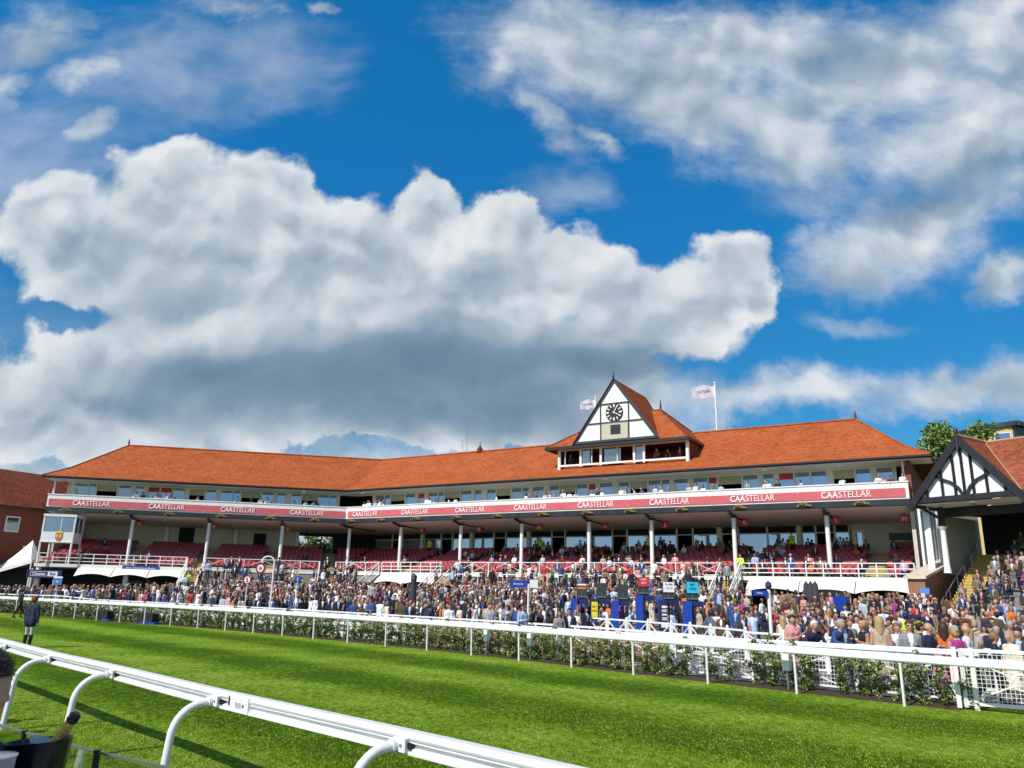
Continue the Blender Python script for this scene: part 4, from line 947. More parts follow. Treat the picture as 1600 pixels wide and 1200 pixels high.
# ------------------------------------------------------------------ trees
LEAF=[mat('leaf_mid',(.13,.22,.035),.55,.35,1.2),mat('leaf_light',(.23,.32,.06),.55,.3,1.5),mat('leaf_dark',(.045,.09,.02),.6,.3,1.5)]
BARK=mat('bark',(.09,.065,.045),.9,.3,6,bump=.5)
def leaves(name, blobs, n, size, parent, seed, mats=LEAF, flat=.5, origin=(0,0,0)):
    """leaf-sized quads through the volume of lumpy blobs [(centre,r)]"""
    r_=np.random.default_rng(seed); tot=sum(b[1]**2 for b in blobs); VV=[];MI=[]
    for c,rad in blobs:
        k=int(n*rad*rad/tot); u=r_.normal(size=(k,3)); u/=np.linalg.norm(u,axis=1)[:,None]
        rad_=rad*(r_.uniform(.35,1.0,k)**.45)[:,None]; sub=r_.normal(size=(max(3,k//22),3)); sub/=np.linalg.norm(sub,axis=1)[:,None]
        idx=r_.integers(0,len(sub),k); u=u*.45+sub[idx]*.75; 
        p=np.array(c)+u*rad_*np.array([1,1,.85]); q=r_.normal(size=(k,3)); q/=np.linalg.norm(q,axis=1)[:,None]; s_=np.cross(q,r_.normal(size=(k,3))); s_/=np.linalg.norm(s_,axis=1)[:,None]
        sz=(size*r_.uniform(.6,1.3,k))[:,None]; VV.append(np.stack([p-q*sz,p+s_*sz*flat,p+q*sz,p-s_*sz*flat],1)); MI.append(r_.choice([0,0,1,2],k))
    Q=np.concatenate(VV); mi=np.concatenate(MI); nq=len(Q); me=bpy.data.meshes.new(name)
    o=np.array(parent_base(parent) if parent is not None else origin)
    me.vertices.add(nq*4); me.vertices.foreach_set('co',(Q.reshape(-1,3)-o).ravel()); me.loops.add(nq*4); me.loops.foreach_set('vertex_index',np.arange(nq*4)); me.polygons.add(nq)
    me.polygons.foreach_set('loop_start',np.arange(nq)*4); me.polygons.foreach_set('loop_total',np.full(nq,4)); me.polygons.foreach_set('material_index',mi)
    for m in mats: me.materials.append(m)
    me.update(); me.validate(); ob=bpy.data.objects.new(name,me); COL.objects.link(ob); ob.parent=parent
    if parent is None: ob.location=origin
    return ob
def tree(lab, x, y, h, cr, seed, n=5000, leaf=.14, crown_z=None):
    th=thing('leafy_tree',lab,'tree',(x,y,0)); rn=random.Random(seed)
    g=MB(); g.tube([(x,y,0),(x+.1,y,h*.35),(x+.2,y+.1,h*.7)],[.35,.25,.1],8)
    bl=[]
    for k in range(16):
        a_=rn.uniform(0,6.28); e_=rn.uniform(-.25,1); rr_=cr*rn.uniform(.25,.75); c=(x+rr_*math.cos(a_),y+rr_*math.sin(a_)*.8,h-cr+e_*cr*.75); bl.append((c,cr*rn.uniform(.22,.42)))
        g.tube([(x+.1,y,h*rn.uniform(.3,.55)),((x+c[0])/2,(y+c[1])/2,(h*.45+c[2])/2+.2),c],[.12,.07,.03],5)
    bl.append(((x,y,h-cr*.9),cr*.6))
    g.build('trunk',BARK,th); leaves('crown',bl,n,leaf,th,seed); return th
tp=at(1500,690,72); tree('large green tree behind the black and white gable',tp.x,tp.y,at(1495,655,72).z,3.9,11,9000,.2)
for i,(t,o) in enumerate(((22.5,24),(25.5,22),(28.5,26))):
    p=WP('L',t,o,0); tree(['bushy tree seen through the left of the rear opening','bushy tree seen through the middle of the rear opening','bushy tree beyond the right of the rear opening'][i],p.x,p.y,9.5,3.6,20+i,3500,.2)
g=MB(); g.box(WP('L',25,18.5,3.2),(14,3,6.0),dL); th=tag(g.build('grey_outbuilding',mat('grey_cladding',(.25,.30,.32),.6)),'grey outbuilding seen through the rear opening of the stand','building')

# ------------------------------------------------------------------ rails and fences on the stands side
def tube_line(g, pts, r, n=8): g.tube(pts, r, n)
s0=rail_s(-60,68); s1=rail_s(14,14.4)
rB=thing('running_rail','white plastic running rail on thin posts along the far side of the course','rail',rail_at(rail_s(0,29),0)[0])
g=MB(); ss=s0; G=[]
prof=[(-.07,.07),(-.045,.10),(.045,.10),(.07,.07),(.07,-.06),(.045,-.09),(-.045,-.09),(-.07,-.06)]
while ss<s1:
    p,d,n=rail_at(ss,0,1.07); G.append([p+n*a+Vector((0,0,b)) for a,b in prof+prof[:1]]); ss+=1.3
g.grid(G); g.build('top_rail',RAILW,rB)
anch=rail_s(9.31,19.15)
POSTS=[]
for k in range(-1,60):
    ss=anch-2.62*k+ (0.0)
    if ss<s0: break
    p,d,n=rail_at(ss,0,0); POSTS.append(ss)
    g=MB(); g.tube([p+n*.03,p+Vector((0,0,.99))],.033,8); g.build('post',RAILW,rB)
fA=thing('course_fence','white course fence with thick top rail and mesh panels behind the hedge','fence',rail_at(rail_s(0,29),1.35)[0])
sA1=rail_s(10.4,18.1)
g=MB(); G=[]; ss=s0
while ss<sA1:
    p,d,n=rail_at(ss,1.2,1.07+.14*max(0,min(1,1-(sA1-ss)/12))); G.append([p+n*a*.8+Vector((0,0,b*.75)) for a,b in prof+prof[:1]]); ss+=1.3
G.append([rail_at(sA1,1.2,1.21)[0]+rail_at(sA1)[2]*a+Vector((0,0,b*.75)) for a,b in prof+prof[:1]])
g.grid(G); g.build('top_rail',RAILW,fA)
ss=sA1-.3; i=0
while ss>s0:
    p,d,n=rail_at(ss,1.2,0)
    g=MB(); g.box(p+Vector((0,0,.53)),(.09,.09,1.06),d)
    q,_,_=rail_at(ss-.35,1.2,0); g.box(q+Vector((0,0,.5)),(.06,.06,1.0),d); g.build('post',WHITE,fA)
    if i<34:
        g=MB(); a=rail_at(ss-.4,1.2,0)[0]; b=rail_at(ss-2.6,1.2,0)[0]; L_=(b-a).length; dd=(b-a).normalized()
        for z in (.97,.16): g.bar(a+Vector((0,0,z)),b+Vector((0,0,z)),.05)
        c=(a+b)/2+Vector((0,0,.6)); r0_=.16; pr=None
        for k in range(13):
            an=2*math.pi*k/12; pt=c+dd*(r0_*math.cos(an))+Vector((0,0,r0_*math.sin(an)))
            if pr is not None: g.bar(pr,pt,.03)
            pr=pt
        for sx,sz in ((-1,-1),(1,-1),(1,1),(-1,1)): g.bar(c+dd*(sx*r0_*.8)+Vector((0,0,sz*r0_*.6)),c+dd*(sx*L_/2)+Vector((0,0,sz*.42)),.03)
        if i<14:
            for k in range(1,int(L_/.1)): g.bar(a+dd*(.1*k)+Vector((0,0,.18)),a+dd*(.1*k)+Vector((0,0,1.02)),.009)
            for k in range(1,9): g.bar(a+Vector((0,0,.16+.1*k)),b+Vector((0,0,.16+.1*k)),.009)
        if i>7:
            for z in (.28,.5,.72): g.bar(a+Vector((0,0,z)),b+Vector((0,0,z)),.03,.17)
        g.build('mesh_panel',WHITE,fA)
    ss-=2.62; i+=1
# mesh gate at the right edge
ga_=Vector((10.5,18.95,0)); dg=Vector((.874,-.485,0)); th=thing('mesh_gate','white mesh gate panels with ring and spokes at the right edge','gate',ga_)
for j in range(3):
    a=ga_+dg*(2.5*j+.14); b=ga_+dg*(2.5*(j+1)-.1)
    g=MB()
    for z in (1.3,.14): g.bar(a+Vector((0,0,z)),b+Vector((0,0,z)),.075)
    for p in (a,b): g.bar(p+Vector((0,0,.05)),p+Vector((0,0,1.33)),.07)
    c=(a+b)/2+Vector((0,0,.66)); pr=None; r0_=.17
    for k in range(19):
        an=2*math.pi*k/18; pt=c+dg*(r0_*math.cos(an))+Vector((0,0,r0_*math.sin(an)))
        if pr is not None: g.bar(pr,pt,.035)
        pr=pt
    for sx,sz in ((-1,-1),(1,-1),(1,1),(-1,1)): g.bar(c+dg*(sx*r0_*.85)+Vector((0,0,sz*r0_*.5)),c+dg*(sx*1.1)+Vector((0,0,sz*.5)),.03)
    f=g.build('gate_frame',WHITE,th); g=MB()
    for k in range(1,25): g.bar(a+dg*(.09*k)+Vector((0,0,.16)),a+dg*(.09*k)+Vector((0,0,1.28)),.010)
    for k in range(1,13): g.bar(a+Vector((0,0,.14+.09*k)),b+Vector((0,0,.14+.09*k)),.010)
    g.build('wire_mesh',WHITE,f)
for p in (ga_,ga_+dg*.35): g=MB(); g.box(p+Vector((0,0,.68)),(.1,.1,1.36),dg); g.build('gate_post',WHITE,th)
# crowd rail further back, with a low red-brown wall
def rail_run(pts, name, label, cat, z=1.12, step=1.8, low=.62, xp=False, half=False, group=None):
    P=[Vector((a,b,ground(a,b))) for a,b in pts]; th=thing(name,label,cat,P[0],group)
    for a,b in zip(P[:-1],P[1:]):
        n=max(1,round((b-a).length/step)); d=(b-a).normalized()
        for i in range(n+(b is P[-1])):
            p=a.lerp(b,i/n); g=MB(); g.box(p+Vector((0,0,z/2)),(.09,.09,z+(.08 if xp else 0)),d)
            if xp: g.tube([p+Vector((0,0,z+.04)),p+Vector((0,0,z+.1)),p+Vector((0,0,z+.15))],[.06,.06,.01],6)
            g.build('post',WHITE,th)
        g=MB(); g.bar(a+Vector((0,0,z)),b+Vector((0,0,z)),.08,.07); g.bar(a+Vector((0,0,low)),b+Vector((0,0,low)),.05)
        if xp:
            g.bar(a+Vector((0,0,.12)),b+Vector((0,0,.12)),.06)
            for i in range(n):
                x0=a.lerp(b,(i+.06)/n); x1=a.lerp(b,(i+.94)/n); m_=(x0+x1)/2
                for q in (x0,x1): g.bar(q+Vector((0,0,.1)),q+Vector((0,0,z)),.05)
                g.bar(x0+Vector((0,0,z-.05)),m_+Vector((0,0,low-.1)),.04); g.bar(x1+Vector((0,0,z-.05)),m_+Vector((0,0,low-.1)),.04)
                if half and i%2==0:
                    pr=None
                    for k in range(9):
                        an=math.pi*k/8; pt=m_+d*(.2*math.cos(an))+Vector((0,0,low-.12+.2*math.sin(an)))
                        if pr is not None: g.bar(pr,pt,.035)
                        pr=pt
        g.build('fence_rails',WHITE,th)
    return th
cf=[]; ss=rail_s(-50,65)
while ss<rail_s(1.5,27.5): p,_,_=rail_at(ss,3.4,0); cf.append((p.x,p.y)); ss+=5.4
rail_run(cf,'crowd_rail','white post and rail fence holding the lawn crowd back from the course','fence')
p,_,_=rail_at(rail_s(1.5,27.5),3.4,0); q,_,_=rail_at(rail_s(5,23.5),2.6,0)
rail_run([cf[-1],(p.x,p.y),(q.x,q.y)],'crowd_rail','white sloping end of the crowd rail beside the betting pitches','fence')
g=MB(); ss=rail_s(-9,38)
while ss<rail_s(2.4,26.6):
    a=rail_at(ss,3.15)[0]; b=rail_at(ss+1.3,3.15)[0]; g.box((a+b)/2+Vector((0,0,.45)),((b-a).length+.02,.12,.9),(b-a)); ss+=1.3
tag(g.build('low_wall',mat('dull_brown_brick',(.20,.085,.055),.85,.15,4),origin=rail_at(rail_s(-5,34),3.15)[0]),'low red brown wall under the middle of the crowd rail','wall')
rail_run([(4.06,39.4),(5.6,37.3),(7.1,34.5),(8.1,31.8),(8.7,29.2)],'enclosure_fence','white cross braced fence with half rings beside the betting pitches','fence',z=1.2,step=1.6,low=.75,xp=True,half=True)
rail_run([(8.7,29.2),(10.6,26.6),(12.1,24.2),(13.2,21.8)],'enclosure_fence','white cross braced fence behind the hedge at the right','fence',z=1.15,step=1.7,low=.72,xp=True)
rail_run([(9.3,24.6),(10.8,22.3),(11.9,20.4)],'paddock_rail','short white rail where people lean with their drinks at the right','fence',z=1.12,step=1.6)
# ------------------------------------------------------------------ hedge shrubs
HL=[mat('hedge_leaf',(.15,.21,.04),.5,.3,9),mat('hedge_leaf_pale',(.30,.34,.10),.5,.3,9),mat('hedge_leaf_dark',(.07,.11,.02),.5,.3,9)]
shrubs=[]
ssh=rail_s(10.1,18.45); side=['near the mesh gate','right of the signpost','left of the signpost','below the betting pitches','below the sloping crowd rail','below the low red wall','opposite the middle stairs','below the round signs','below the left stairs','below the left awnings','near the walking jockey','at the far left end']
i=0; sstep_=.5
while ssh>s0+1:
    p,d,n=rail_at(ssh,.80+rng.uniform(-.08,.08),0.02)
    px=proj(p)[0]; zi=0 if px>1380 else 1 if px>1200 else 2 if px>1090 else 3 if px>900 else 4 if px>820 else 5 if px>640 else 6 if px>520 else 7 if px>370 else 8 if px>280 else 9 if px>110 else 10 if px>20 else 11
    lab='leafy green hedging shrub behind the running rail '+side[zi]
    if len(shrubs)<7:
        th=thing('hedge_shrub',lab,'shrub',p,'shrubs planted along the running rail')
        rn=random.Random(i); bl=[]
        hh=rn.uniform(.95,1.12); ww=rn.uniform(.17,.25)
        for k in range(9): z=.12+hh*(k/9); bl.append(((p.x+rn.uniform(-.12,.12),p.y+rn.uniform(-.12,.12),z),ww*rn.uniform(.75,1.2)*(1-.35*(k/9)**2)))
        g=MB()
        for k in range(4): a_=rn.uniform(0,6.3); g.tube([p,p+Vector((.1*math.cos(a_),.1*math.sin(a_),hh*.8))],[.012,.005],4)
        g.build('stem',BARK,th); leaves('foliage',bl,620,.048,th,100+i,HL,.45); shrubs.append(th)
    else:
        r_=dup(shrubs[int(rng.integers(0,7))],p,rng.uniform(0,6.28),lab); k=rng.uniform(.85,1.12); r_.scale=(k*1.1,k*1.1,k)
    ssh-=sstep_*rng.uniform(.85,1.15) if px>600 else .55
    if px>1100 and rng.uniform()<.16: ssh-=.45
    i+=1
# ------------------------------------------------------------------ signs and posts in the crowd
def sgn(name,label,cat,base): return thing(name,label,cat,base)
def up_to(x,y,Y): return at(x,y,Y)
def pole(th,a,b,r,m=WHITE,nm='pole'): g=MB(); g.tube([a,b],r,8); return g.build(nm,m,th)
toC=Vector((-.25,-1,0)).normalized()
# winning post roundel
c=at(408,888,48); d=Vector((1,.25,0)).normalized(); th=sgn('winning_post','red ringed white disc hung from a tall white arched pole','post',Vector((c.x+.75,c.y+.2,0)))
g=MB(); top=c+Vector((0,0,.35)); pts=[top]
for k in range(9): an=math.pi*(1-k/8); pts.append(c+d*(.37+.37*math.cos(an))+Vector((0,0,.38+.34*math.sin(an))))
pts+= [Vector((c.x+d.x*.74,c.y+d.y*.74,0))]
g.tube(pts,.05,8); g.build('arched_pole',WHITE,th)
g=MB(); g.prism(disc(c,.33,toC),toC*.05); f=g.build('disc',SIGNR if False else mat('dark_red_paint',(.22,.015,.03),.5),th); g=MB(); g.prism(disc(c+toC*.055,.21,toC),toC*.02); g.build('disc_centre',SIGNW,f); g=MB(); g.prism(disc(c+toC*.08,.12,toC),toC*.012); g.build('disc_boss',METAL,f)
def round_sign(x,y,Y,r,m1,m2,txt,tcol,label,rz=0):
    c=at(x,y,Y); th=sgn('round_sign',label,'sign',Vector((c.x,c.y,ground(c.x,c.y)))); pole(th,Vector((c.x,c.y,ground(c.x,c.y))),c,.03)
    g=MB(); g.prism(disc(c,r,toC),toC*.04); f=g.build('sign_disc',m1,th)
    if m2: g=MB(); g.prism(disc(c+toC*.045,r*.78,toC),toC*.01); g.build('sign_face',m2,f)
    put_text('numeral',text_mesh(txt,r*1.5,.006,.004),tcol,c+toC*.075-Vector((0,0,r*.5)),Vector((toC.y*-1,toC.x,0)),f)
round_sign(387,906,50,.25,SIGNR,SIGNW,'5',INK,'round white sign with red rim and a black 5 left of the arched pole')
round_sign(466,905,55,.22,BLUE,None,'1',LETTER,'small round blue sign with a white 1 above a grey one')
round_sign(464,917,54.6,.20,METAL,None,'5',LETTER,'small round grey sign with a white 5 under the blue one')
c=at(647,900,45); b=Vector((c.x,c.y,ground(c.x,c.y))); th=sgn('grey_totem','dark grey rounded totem standing in the crowd left of the middle stairs','totem',b)
g=MB(); g.tube([b,b.lerp(c,.6),c-Vector((0,0,.25)),c,c+Vector((0,0,.12))],[.3,.2,.16,.19,.05],10); g.build('totem_body',DGREY,th,smooth=True); g=MB(); g.box(c+toC*.17,(.2,.04,.3),(1,.25,0)); g.build('totem_panel',METAL,th)
def fingerpost(x,y,Y,xb,parts_,label):
    c=at(x,y,Y); b=Vector((c.x,c.y,ground(c.x,c.y))); th=sgn('signpost',label,'signpost',b); pole(th,b,c,.055)
    g=MB(); g.tube([c,c+Vector((0,0,.1)),c+Vector((0,0,.2)),c+Vector((0,0,.26))],[.06,.11,.09,.01],8); g.build('finial_ball',NAVY,th)
    for (dx,dz,w_,h_,m_,tx) in parts_:
        q=c+Vector((dx,0,dz))+toC*.08; g=MB(); g.box(q,(w_,.04,h_),(1,-.0,0)); f=g.build('sign_board',m_,th)
        if tx: put_text('lettering',text_mesh(tx,h_*.42,.001,.003,.8),LETTER if m_ is not SIGNW else INK,q+Vector((0,-.03,-h_*.12)),(1,0,0),f)
BOARD=mat('pale_blue_board',(.05,.17,.50),.5)
fingerpost(1201,921,25,0,[(-.30,-.12,.52,.16,BLUE,'Paddock'),(-.62,-.12,.2,.16,SIGNW,None)],'tall white signpost with a blue finger board and dark ball top')
fingerpost(826,912,40,0,[(-.5,-.02,.85,.36,BLUE,'Enclosure'),(.28,.0,.42,.40,SIGNW,None)],'white signpost with blue board and white box in the middle of the crowd')
fingerpost(84,906,68,0,[(.42,-.15,.75,.55,BOARD,'Bar'),(.42,.22,.75,.14,SIGNW,None)],'white signpost with pale blue flag board in front of the left bar')
# bookmakers' pitches
def bookie(x,yt,Y,sgm,sgh,pm,pdx,label,txt=None,extra=None):
    c=at(x,yt,Y); z0=ground(c.x,c.y); b=Vector((c.x,c.y,z0)); th=thing('betting_pitch',label,'betting stand',b,'bookmakers betting pitches')
    D=Vector((1,-.1,0)).normalized()
    g=MB(); g.box((c.x,c.y,c.z-.42),(.52,.1,.84),D); f=g.build('price_board',DGREY,th)
    g=MB(); g.box((c.x,c.y,(z0+c.z-.8)/2),(.08,.08,c.z-.8-z0),D); g.box((c.x,c.y,z0+.05),(.5,.5,.06),D); g.build('board_stand',BLACK,th)
    g=MB(); g.bar(Vector((c.x-.22,c.y-.08,c.z-.68)),Vector((c.x+.22,c.y-.1,c.z-.68)),.05); g.bar(Vector((c.x,c.y-.08,c.z-.68)),Vector((c.x,c.y-.08,c.z-.42)),.03); g.build('clamp_lamp',METAL,f)
    if sgm:
        zz=c.z-sgh/2+.04; g=MB(); g.box((c.x,c.y-.09,zz),(.5,.04,sgh),D); s_=g.build('name_board',sgm,th)
        if txt:
            for j,tx in enumerate(txt): put_text('lettering',text_mesh(tx,.13,.001,.003,.85),LETTER if sgm is SIGNR else INK,Vector((c.x,c.y-.12,zz+.08-.17*j)),D,s_)
    p=Vector((c.x+pdx,c.y-.25,0)); zt=c.z-.78
    g=MB(); g.box((p.x,p.y,(zt+z0+.3)/2),(.34,.55,zt-z0-.3),D); q_=g.build('side_panel',pm,th)
    g=MB(); g.box((p.x+.45,p.y+.1,zt-.12),(.55,.4,.24),D); g.build('satchel_tray',NAVY,th)
    if extra=='posters':
        for j,(dz,h_) in enumerate(((-.28,.1),(-.45,.12),(-.62,.07),(-.8,.14),(-1.1,.16))):
            g=MB(); g.box((p.x,p.y-.285,zt+dz),(.22 if j!=4 else .3,.01,h_),D); g.build('poster',SIGNW if j%2==0 else BLIND,q_)
    if extra=='yellow':
        g=MB(); g.box((p.x,p.y-.285,zt-.5),(.3,.012,.72),D); y_=g.build('name_panel',SIGNY,q_)
        put_text('lettering',text_mesh('BET',.14,.001,.003),INK,Vector((p.x,p.y-.295,zt-.42)),D,y_); put_text('lettering',text_mesh('HERE',.11,.001,.003),INK,Vector((p.x,p.y-.295,zt-.6)),D,y_)
    if extra=='led':
        g=MB(); g.box((c.x,c.y-.06,c.z-.08),(.46,.03,.08),D); g.build('name_strip',SIGNW,f); g=MB(); g.box((c.x,c.y-.06,c.z-.25),(.42,.03,.1),D); g.build('price_strip',mat('orange_price_strip',(.75,.2,.03),.5),f)
UB=BLUE
bookie(909,911,40.6,None,0,UB,-.42,'betting pitch with orange price strip at the left end of the row',extra='led')
bookie(940,911,40.2,None,0,NAVY,-.42,'betting pitch with the yellow side panel',extra='yellow')
bookie(973,913,39.6,None,0,UB,-.42,'betting pitch with plain grey board between yellow panel and red sign')
bookie(1005,904,38.4,SIGNR,.42,UB,-.25,'betting pitch topped by the red sign',('RAILS','BETS'))
bookie(1044,911,36.8,SIGNW,.45,NAVY,-.32,'betting pitch with white price sheet and posters on its dark panel',('To Win','1 2 3 4'),'posters')
bookie(1081,911,35.2,SKYB,.47,UB,-.3,'betting pitch topped by the cyan sign at the right end of the row',('BEST','ODDS'))
# parasols and odds and ends near the right awnings
for i,x in enumerate((1259,1266,1273)):
    c=at(x,908,46-.4*i); b=Vector((c.x,c.y,ground(c.x,c.y))); th=thing('closed_parasol','closed dark grey parasol under the right awnings, '+('leftmost','middle','rightmost')[i]+' of three','parasol',b,'closed parasols')
    g=MB(); g.tube([b+Vector((0,0,1.0)),b+Vector((0,0,1.2)),c-Vector((0,0,.2)),c],[.2,.24,.15,.03],9); g.build('canopy',mat('parasol_cloth',(.045,.045,.055),.85),th,smooth=True); pole(th,b,b+Vector((0,0,1.1)),.03,METAL)
c=at(1311,931,42); b=Vector((c.x,c.y,ground(c.x,c.y))); th=thing('blue_kiosk_screen','plain blue screen panel standing in the crowd right of the parasols','screen',b)
g=MB(); g.box((b.x,b.y,(b.z+c.z)/2+.1),(.66,.08,c.z-b.z-.2)); g.build('panel',BLUE,th)
for s_ in (-.3,.3): pole(th,b+Vector((s_,.05,0)),b+Vector((s_,.05,c.z-b.z)),.03,METAL)
for i,(x,s_) in enumerate(((1199,rail_s(7.0,21.2)),(811,rail_s(.6,29)),(741,rail_s(-1.2,30.7)))):
    p,d,n=rail_at(s_,.55,0); th=thing('camera_box','small white box on a stand in the hedge '+('below the tall signpost','below the white signpost','left of the sloping crowd rail')[i],'box',p,'white boxes in the hedge line')
    g=MB(); g.box(p+Vector((0,0,.72)),(.2,.16,.42),d); g.build('housing',SIGNW,th); pole(th,p,p+Vector((0,0,.5)),.03,METAL)
for i,px in enumerate((118,205,128)):
    p,d,n=rail_at(rail_s(*at(px,975,49-2*i)[:2]),.45,0)
    th=thing('hedge_crate',('blue edged black crate under the hedge left of the first awning','blue edged black crate under the hedge below the left deck','black crate beside a blue cloth under the hedge')[i],'crate',p,'crates under the left hedge')
    g=MB(); g.box(p+Vector((0,0,.3)),(.9,.4,.6),d); g.build('crate_body',BLACK,th); g=MB(); g.box(p+d*.5+Vector((0,0,.06))-n*.1,(.8,.4,.1),d); g.build('base_cloth',BLUE,th)

# ------------------------------------------------------------------ near running rail
nr=[(-22.0,28.4),(-18.9,25.3),(-15.9,22.3),(-12.9,19.2),(-9.81,16.1),(-7.67,13.89),(-5.65,11.95),(-3.28,9.57),(-.85,7.27),(1.5,4.95),(3.9,2.6)]
NP=[Vector((a,b,1.08)) for a,b in nr]
# smooth the run a little so the rail reads as one straight length
th=thing('running_rail','white plastic running rail with grooved face on curved posts close to the viewer','rail',(-3.28,9.57,0))
ND=Vector((.709,-.705,0)); NN=Vector((.705,.709,0))
prof=[(.0,.092),(.045,.092),(.072,.078),(.082,.05),(.074,.030),(.060,.026),(.060,.018),(.070,.014),(.070,.008),(.028,.004),(.026,-.030),(.066,-.042),(.070,-.047),(.064,-.052),(.084,-.066),(.084,-.085),(.060,-.094),(-.05,-.094),(-.07,-.06),(-.07,.06),(-.05,.092)]
g=MB(); G=[[p-NN*a+Vector((0,0,b)) for a,b in prof+prof[:1]] for p in NP]
g.grid(G); g.build('top_rail',RAILW,th)
for p in NP[1:-1]:
    g=MB(); pts=[]
    b0_=p-NN*.60; b0_.z=0.0
    pts.append(b0_); pts.append(Vector((p.x-NN.x*.54,p.y-NN.y*.54,.70)))
    for k in range(1,9):
        a_=math.pi/2*k/8; q=p-NN*(.54-.34*(1-math.cos(a_))); q.z=.70+.345*math.sin(a_); pts.append(q)
    q=p-NN*.10; q.z=1.055; pts.append(q)
    g.tube(pts,.043,12); g.build('curved_post',RAILW,th,smooth=True)
    g=MB(); c=p-NN*.075+ND*.06+Vector((0,0,-.012)); g.box(c,(.17,.085,.11),ND); g.tube([p-NN*.16+Vector((0,0,-.025)),p-NN*.10+Vector((0,0,-.02))],.058,12); cl=g.build('clamp',RAILW,th)
    g=MB(); g.tube([c-NN*.045+ND*.03,c-NN*.055+ND*.03],.012,8); g.build('bolt',METAL,cl)
    g=MB(); g.box(c+ND*.10+NN*.01,(.035,.05,.05),ND); g.build('clamp_gap',INK,cl)
for (k,fr) in ((7,.16),(3,.5)):
    c=NP[k].lerp(NP[k+1],fr)-NN*.055; g=MB(); g.box(c-Vector((0,0,.012)),(.42,.05,.10),ND); g.box(c+ND*.24+Vector((0,0,.0)),(.03,.065,.16),ND); jp=g.build('joint_plate',RAILW,th)
    g=MB(); g.box(c-NN*.026+ND*.02-Vector((0,0,.01)),(.13,.006,.055),ND); g.build('maker_plate',mat('worn_plate',(.45,.45,.48),.5,.4,60),jp)
    g=MB(); g.box(c-NN*.026+ND*.13-Vector((0,0,.01)),(.03,.006,.03),ND); g.build('slot',INK,jp); g=MB(); g.box(c-NN*.02-ND*.19+Vector((0,0,.02)),(.02,.03,.10),ND); g.build('slot',INK,jp)
# ------------------------------------------------------------------ viewing platform, table, bucket (lower left)
PZ=.8
g=MB(); g.box((-3.2,0.2,PZ/2),(7.5,6.2,PZ-.02)); pf=g.build('viewing_platform',CONC); tag(pf,'low paved viewing platform the photographer stands on','platform')
GL=mat('clear_glass',(.86,.95,.92),.02,Transmission_Weight=1.0,IOR=1.08,Alpha=.55)
th=thing('glass_balustrade','frameless glass balustrade panels with dark edges at the lower left','balustrade',(-1.6,3.2,PZ))
bp=[Vector((-3.3,4.42,0)),Vector((-1.97,3.44,0)),Vector((-1.49,3.09,0)),Vector((-.55,2.5,0))]
for a,b in ((0,1),(1,2),(2,3)):
    A_=bp[a]; B_=bp[b]; d=(B_-A_).normalized(); A_=A_+d*.02; B_=B_-d*.02
    g=MB(); g.hexa([A_+Vector((0,0,PZ)),B_+Vector((0,0,PZ)),B_+Vector((.008,.01,PZ)),A_+Vector((.008,.01,PZ)),A_+Vector((0,0,1.74)),B_+Vector((0,0,1.74)),B_+Vector((.008,.01,1.74)),A_+Vector((.008,.01,1.74))]); f=g.build('glass_panel',GL,th)
    g=MB(); g.bar(A_+Vector((0,0,1.745)),B_+Vector((0,0,1.745)),.012,.008); g.build('panel_edge',mat('panel_edge',(.10,.14,.10),.3),f)
    g=MB(); g.box(B_+Vector((0.01,0,(PZ+1.75)/2)),(.012,.02,.95),d); g.build('edge_seal',INK,f)
tb=thing('bistro_table','small round outdoor table on the viewing platform','table',(-1.75,2.75,PZ))
g=MB(); g.tube([(-1.75,2.75,1.525),(-1.75,2.75,1.55)],.42,28); g.build('table_top',METAL,tb); g=MB(); g.tube([(-1.75,2.75,PZ),(-1.75,2.75,1.52)],.04,10); g.tube([(-1.75,2.75,PZ),(-1.75,2.75,PZ+.03)],.25,16); g.build('table_leg',METAL,tb)
bc=Vector((-1.665,3.0,1.527)); bk_=thing('ice_bucket','glossy black oval ice bucket with a red mark on the table','bucket',bc)
BL=mat('black_gloss_plastic',(.006,.006,.012),.18)
g=MB(); G=[]
for z,k in ((0,.78),(.1,.86),(.2,.95),(.262,1.0),(.27,1.03),(.262,.99),(.2,.92),(.06,.8)):
    row=[]
    for i in range(33):
        a_=2*math.pi*i/32; ca,sa=math.cos(a_),math.sin(a_); x=.108*k*math.copysign(abs(ca)**.75,ca); y=.085*k*math.copysign(abs(sa)**.75,sa); row.append(bc+Vector((x,y,z+ .012*(x/.12))))
    G.append(row)
g.grid(G); g.poly([q for q in G[-1][:-1]]); g.poly(G[0][:-1]); g.build('bucket_body',BL,bk_,smooth=True)
g=MB(); p=at(12,1190,2.93); g.bar(p+Vector((-.02,0,-.04)),p+Vector((.01,0,.02)),.014,.01); g.build('red_mark',SIGNR,bk_)
v0=at(74,1180,3.02); v1=at(119,1116,3.0); bt=thing('champagne_bottle','champagne bottle with gold foil neck and black cap leaning in the black bucket','bottle',v0)
L_=(v1-v0)
g=MB(); g.tube([v0-L_*.7,v0-L_*.1,v0+L_*.2,v0+L_*.3],[.042,.042,.024,.019],14); g.build('bottle_body',mat('dark_green_glass',(.005,.02,.01),.08),bt,smooth=True)
g=MB(); g.tube([v0+L_*.22,v0+L_*.4,v0+L_*.82],[.0225,.0205,.0175],14); g.build('gold_foil',mat('gold_foil',(.75,.47,.13),.35,.1,40,metal=.55,bump=.4,bscale=90),bt,smooth=True)
g=MB(); g.tube([v0+L_*.82,v0+L_*.86,v0+L_*.9,v0+L_*.98,v0+L_*1.03],[.018,.0215,.019,.0205,.012],14); g.build('black_cap',BL,bt,smooth=True)
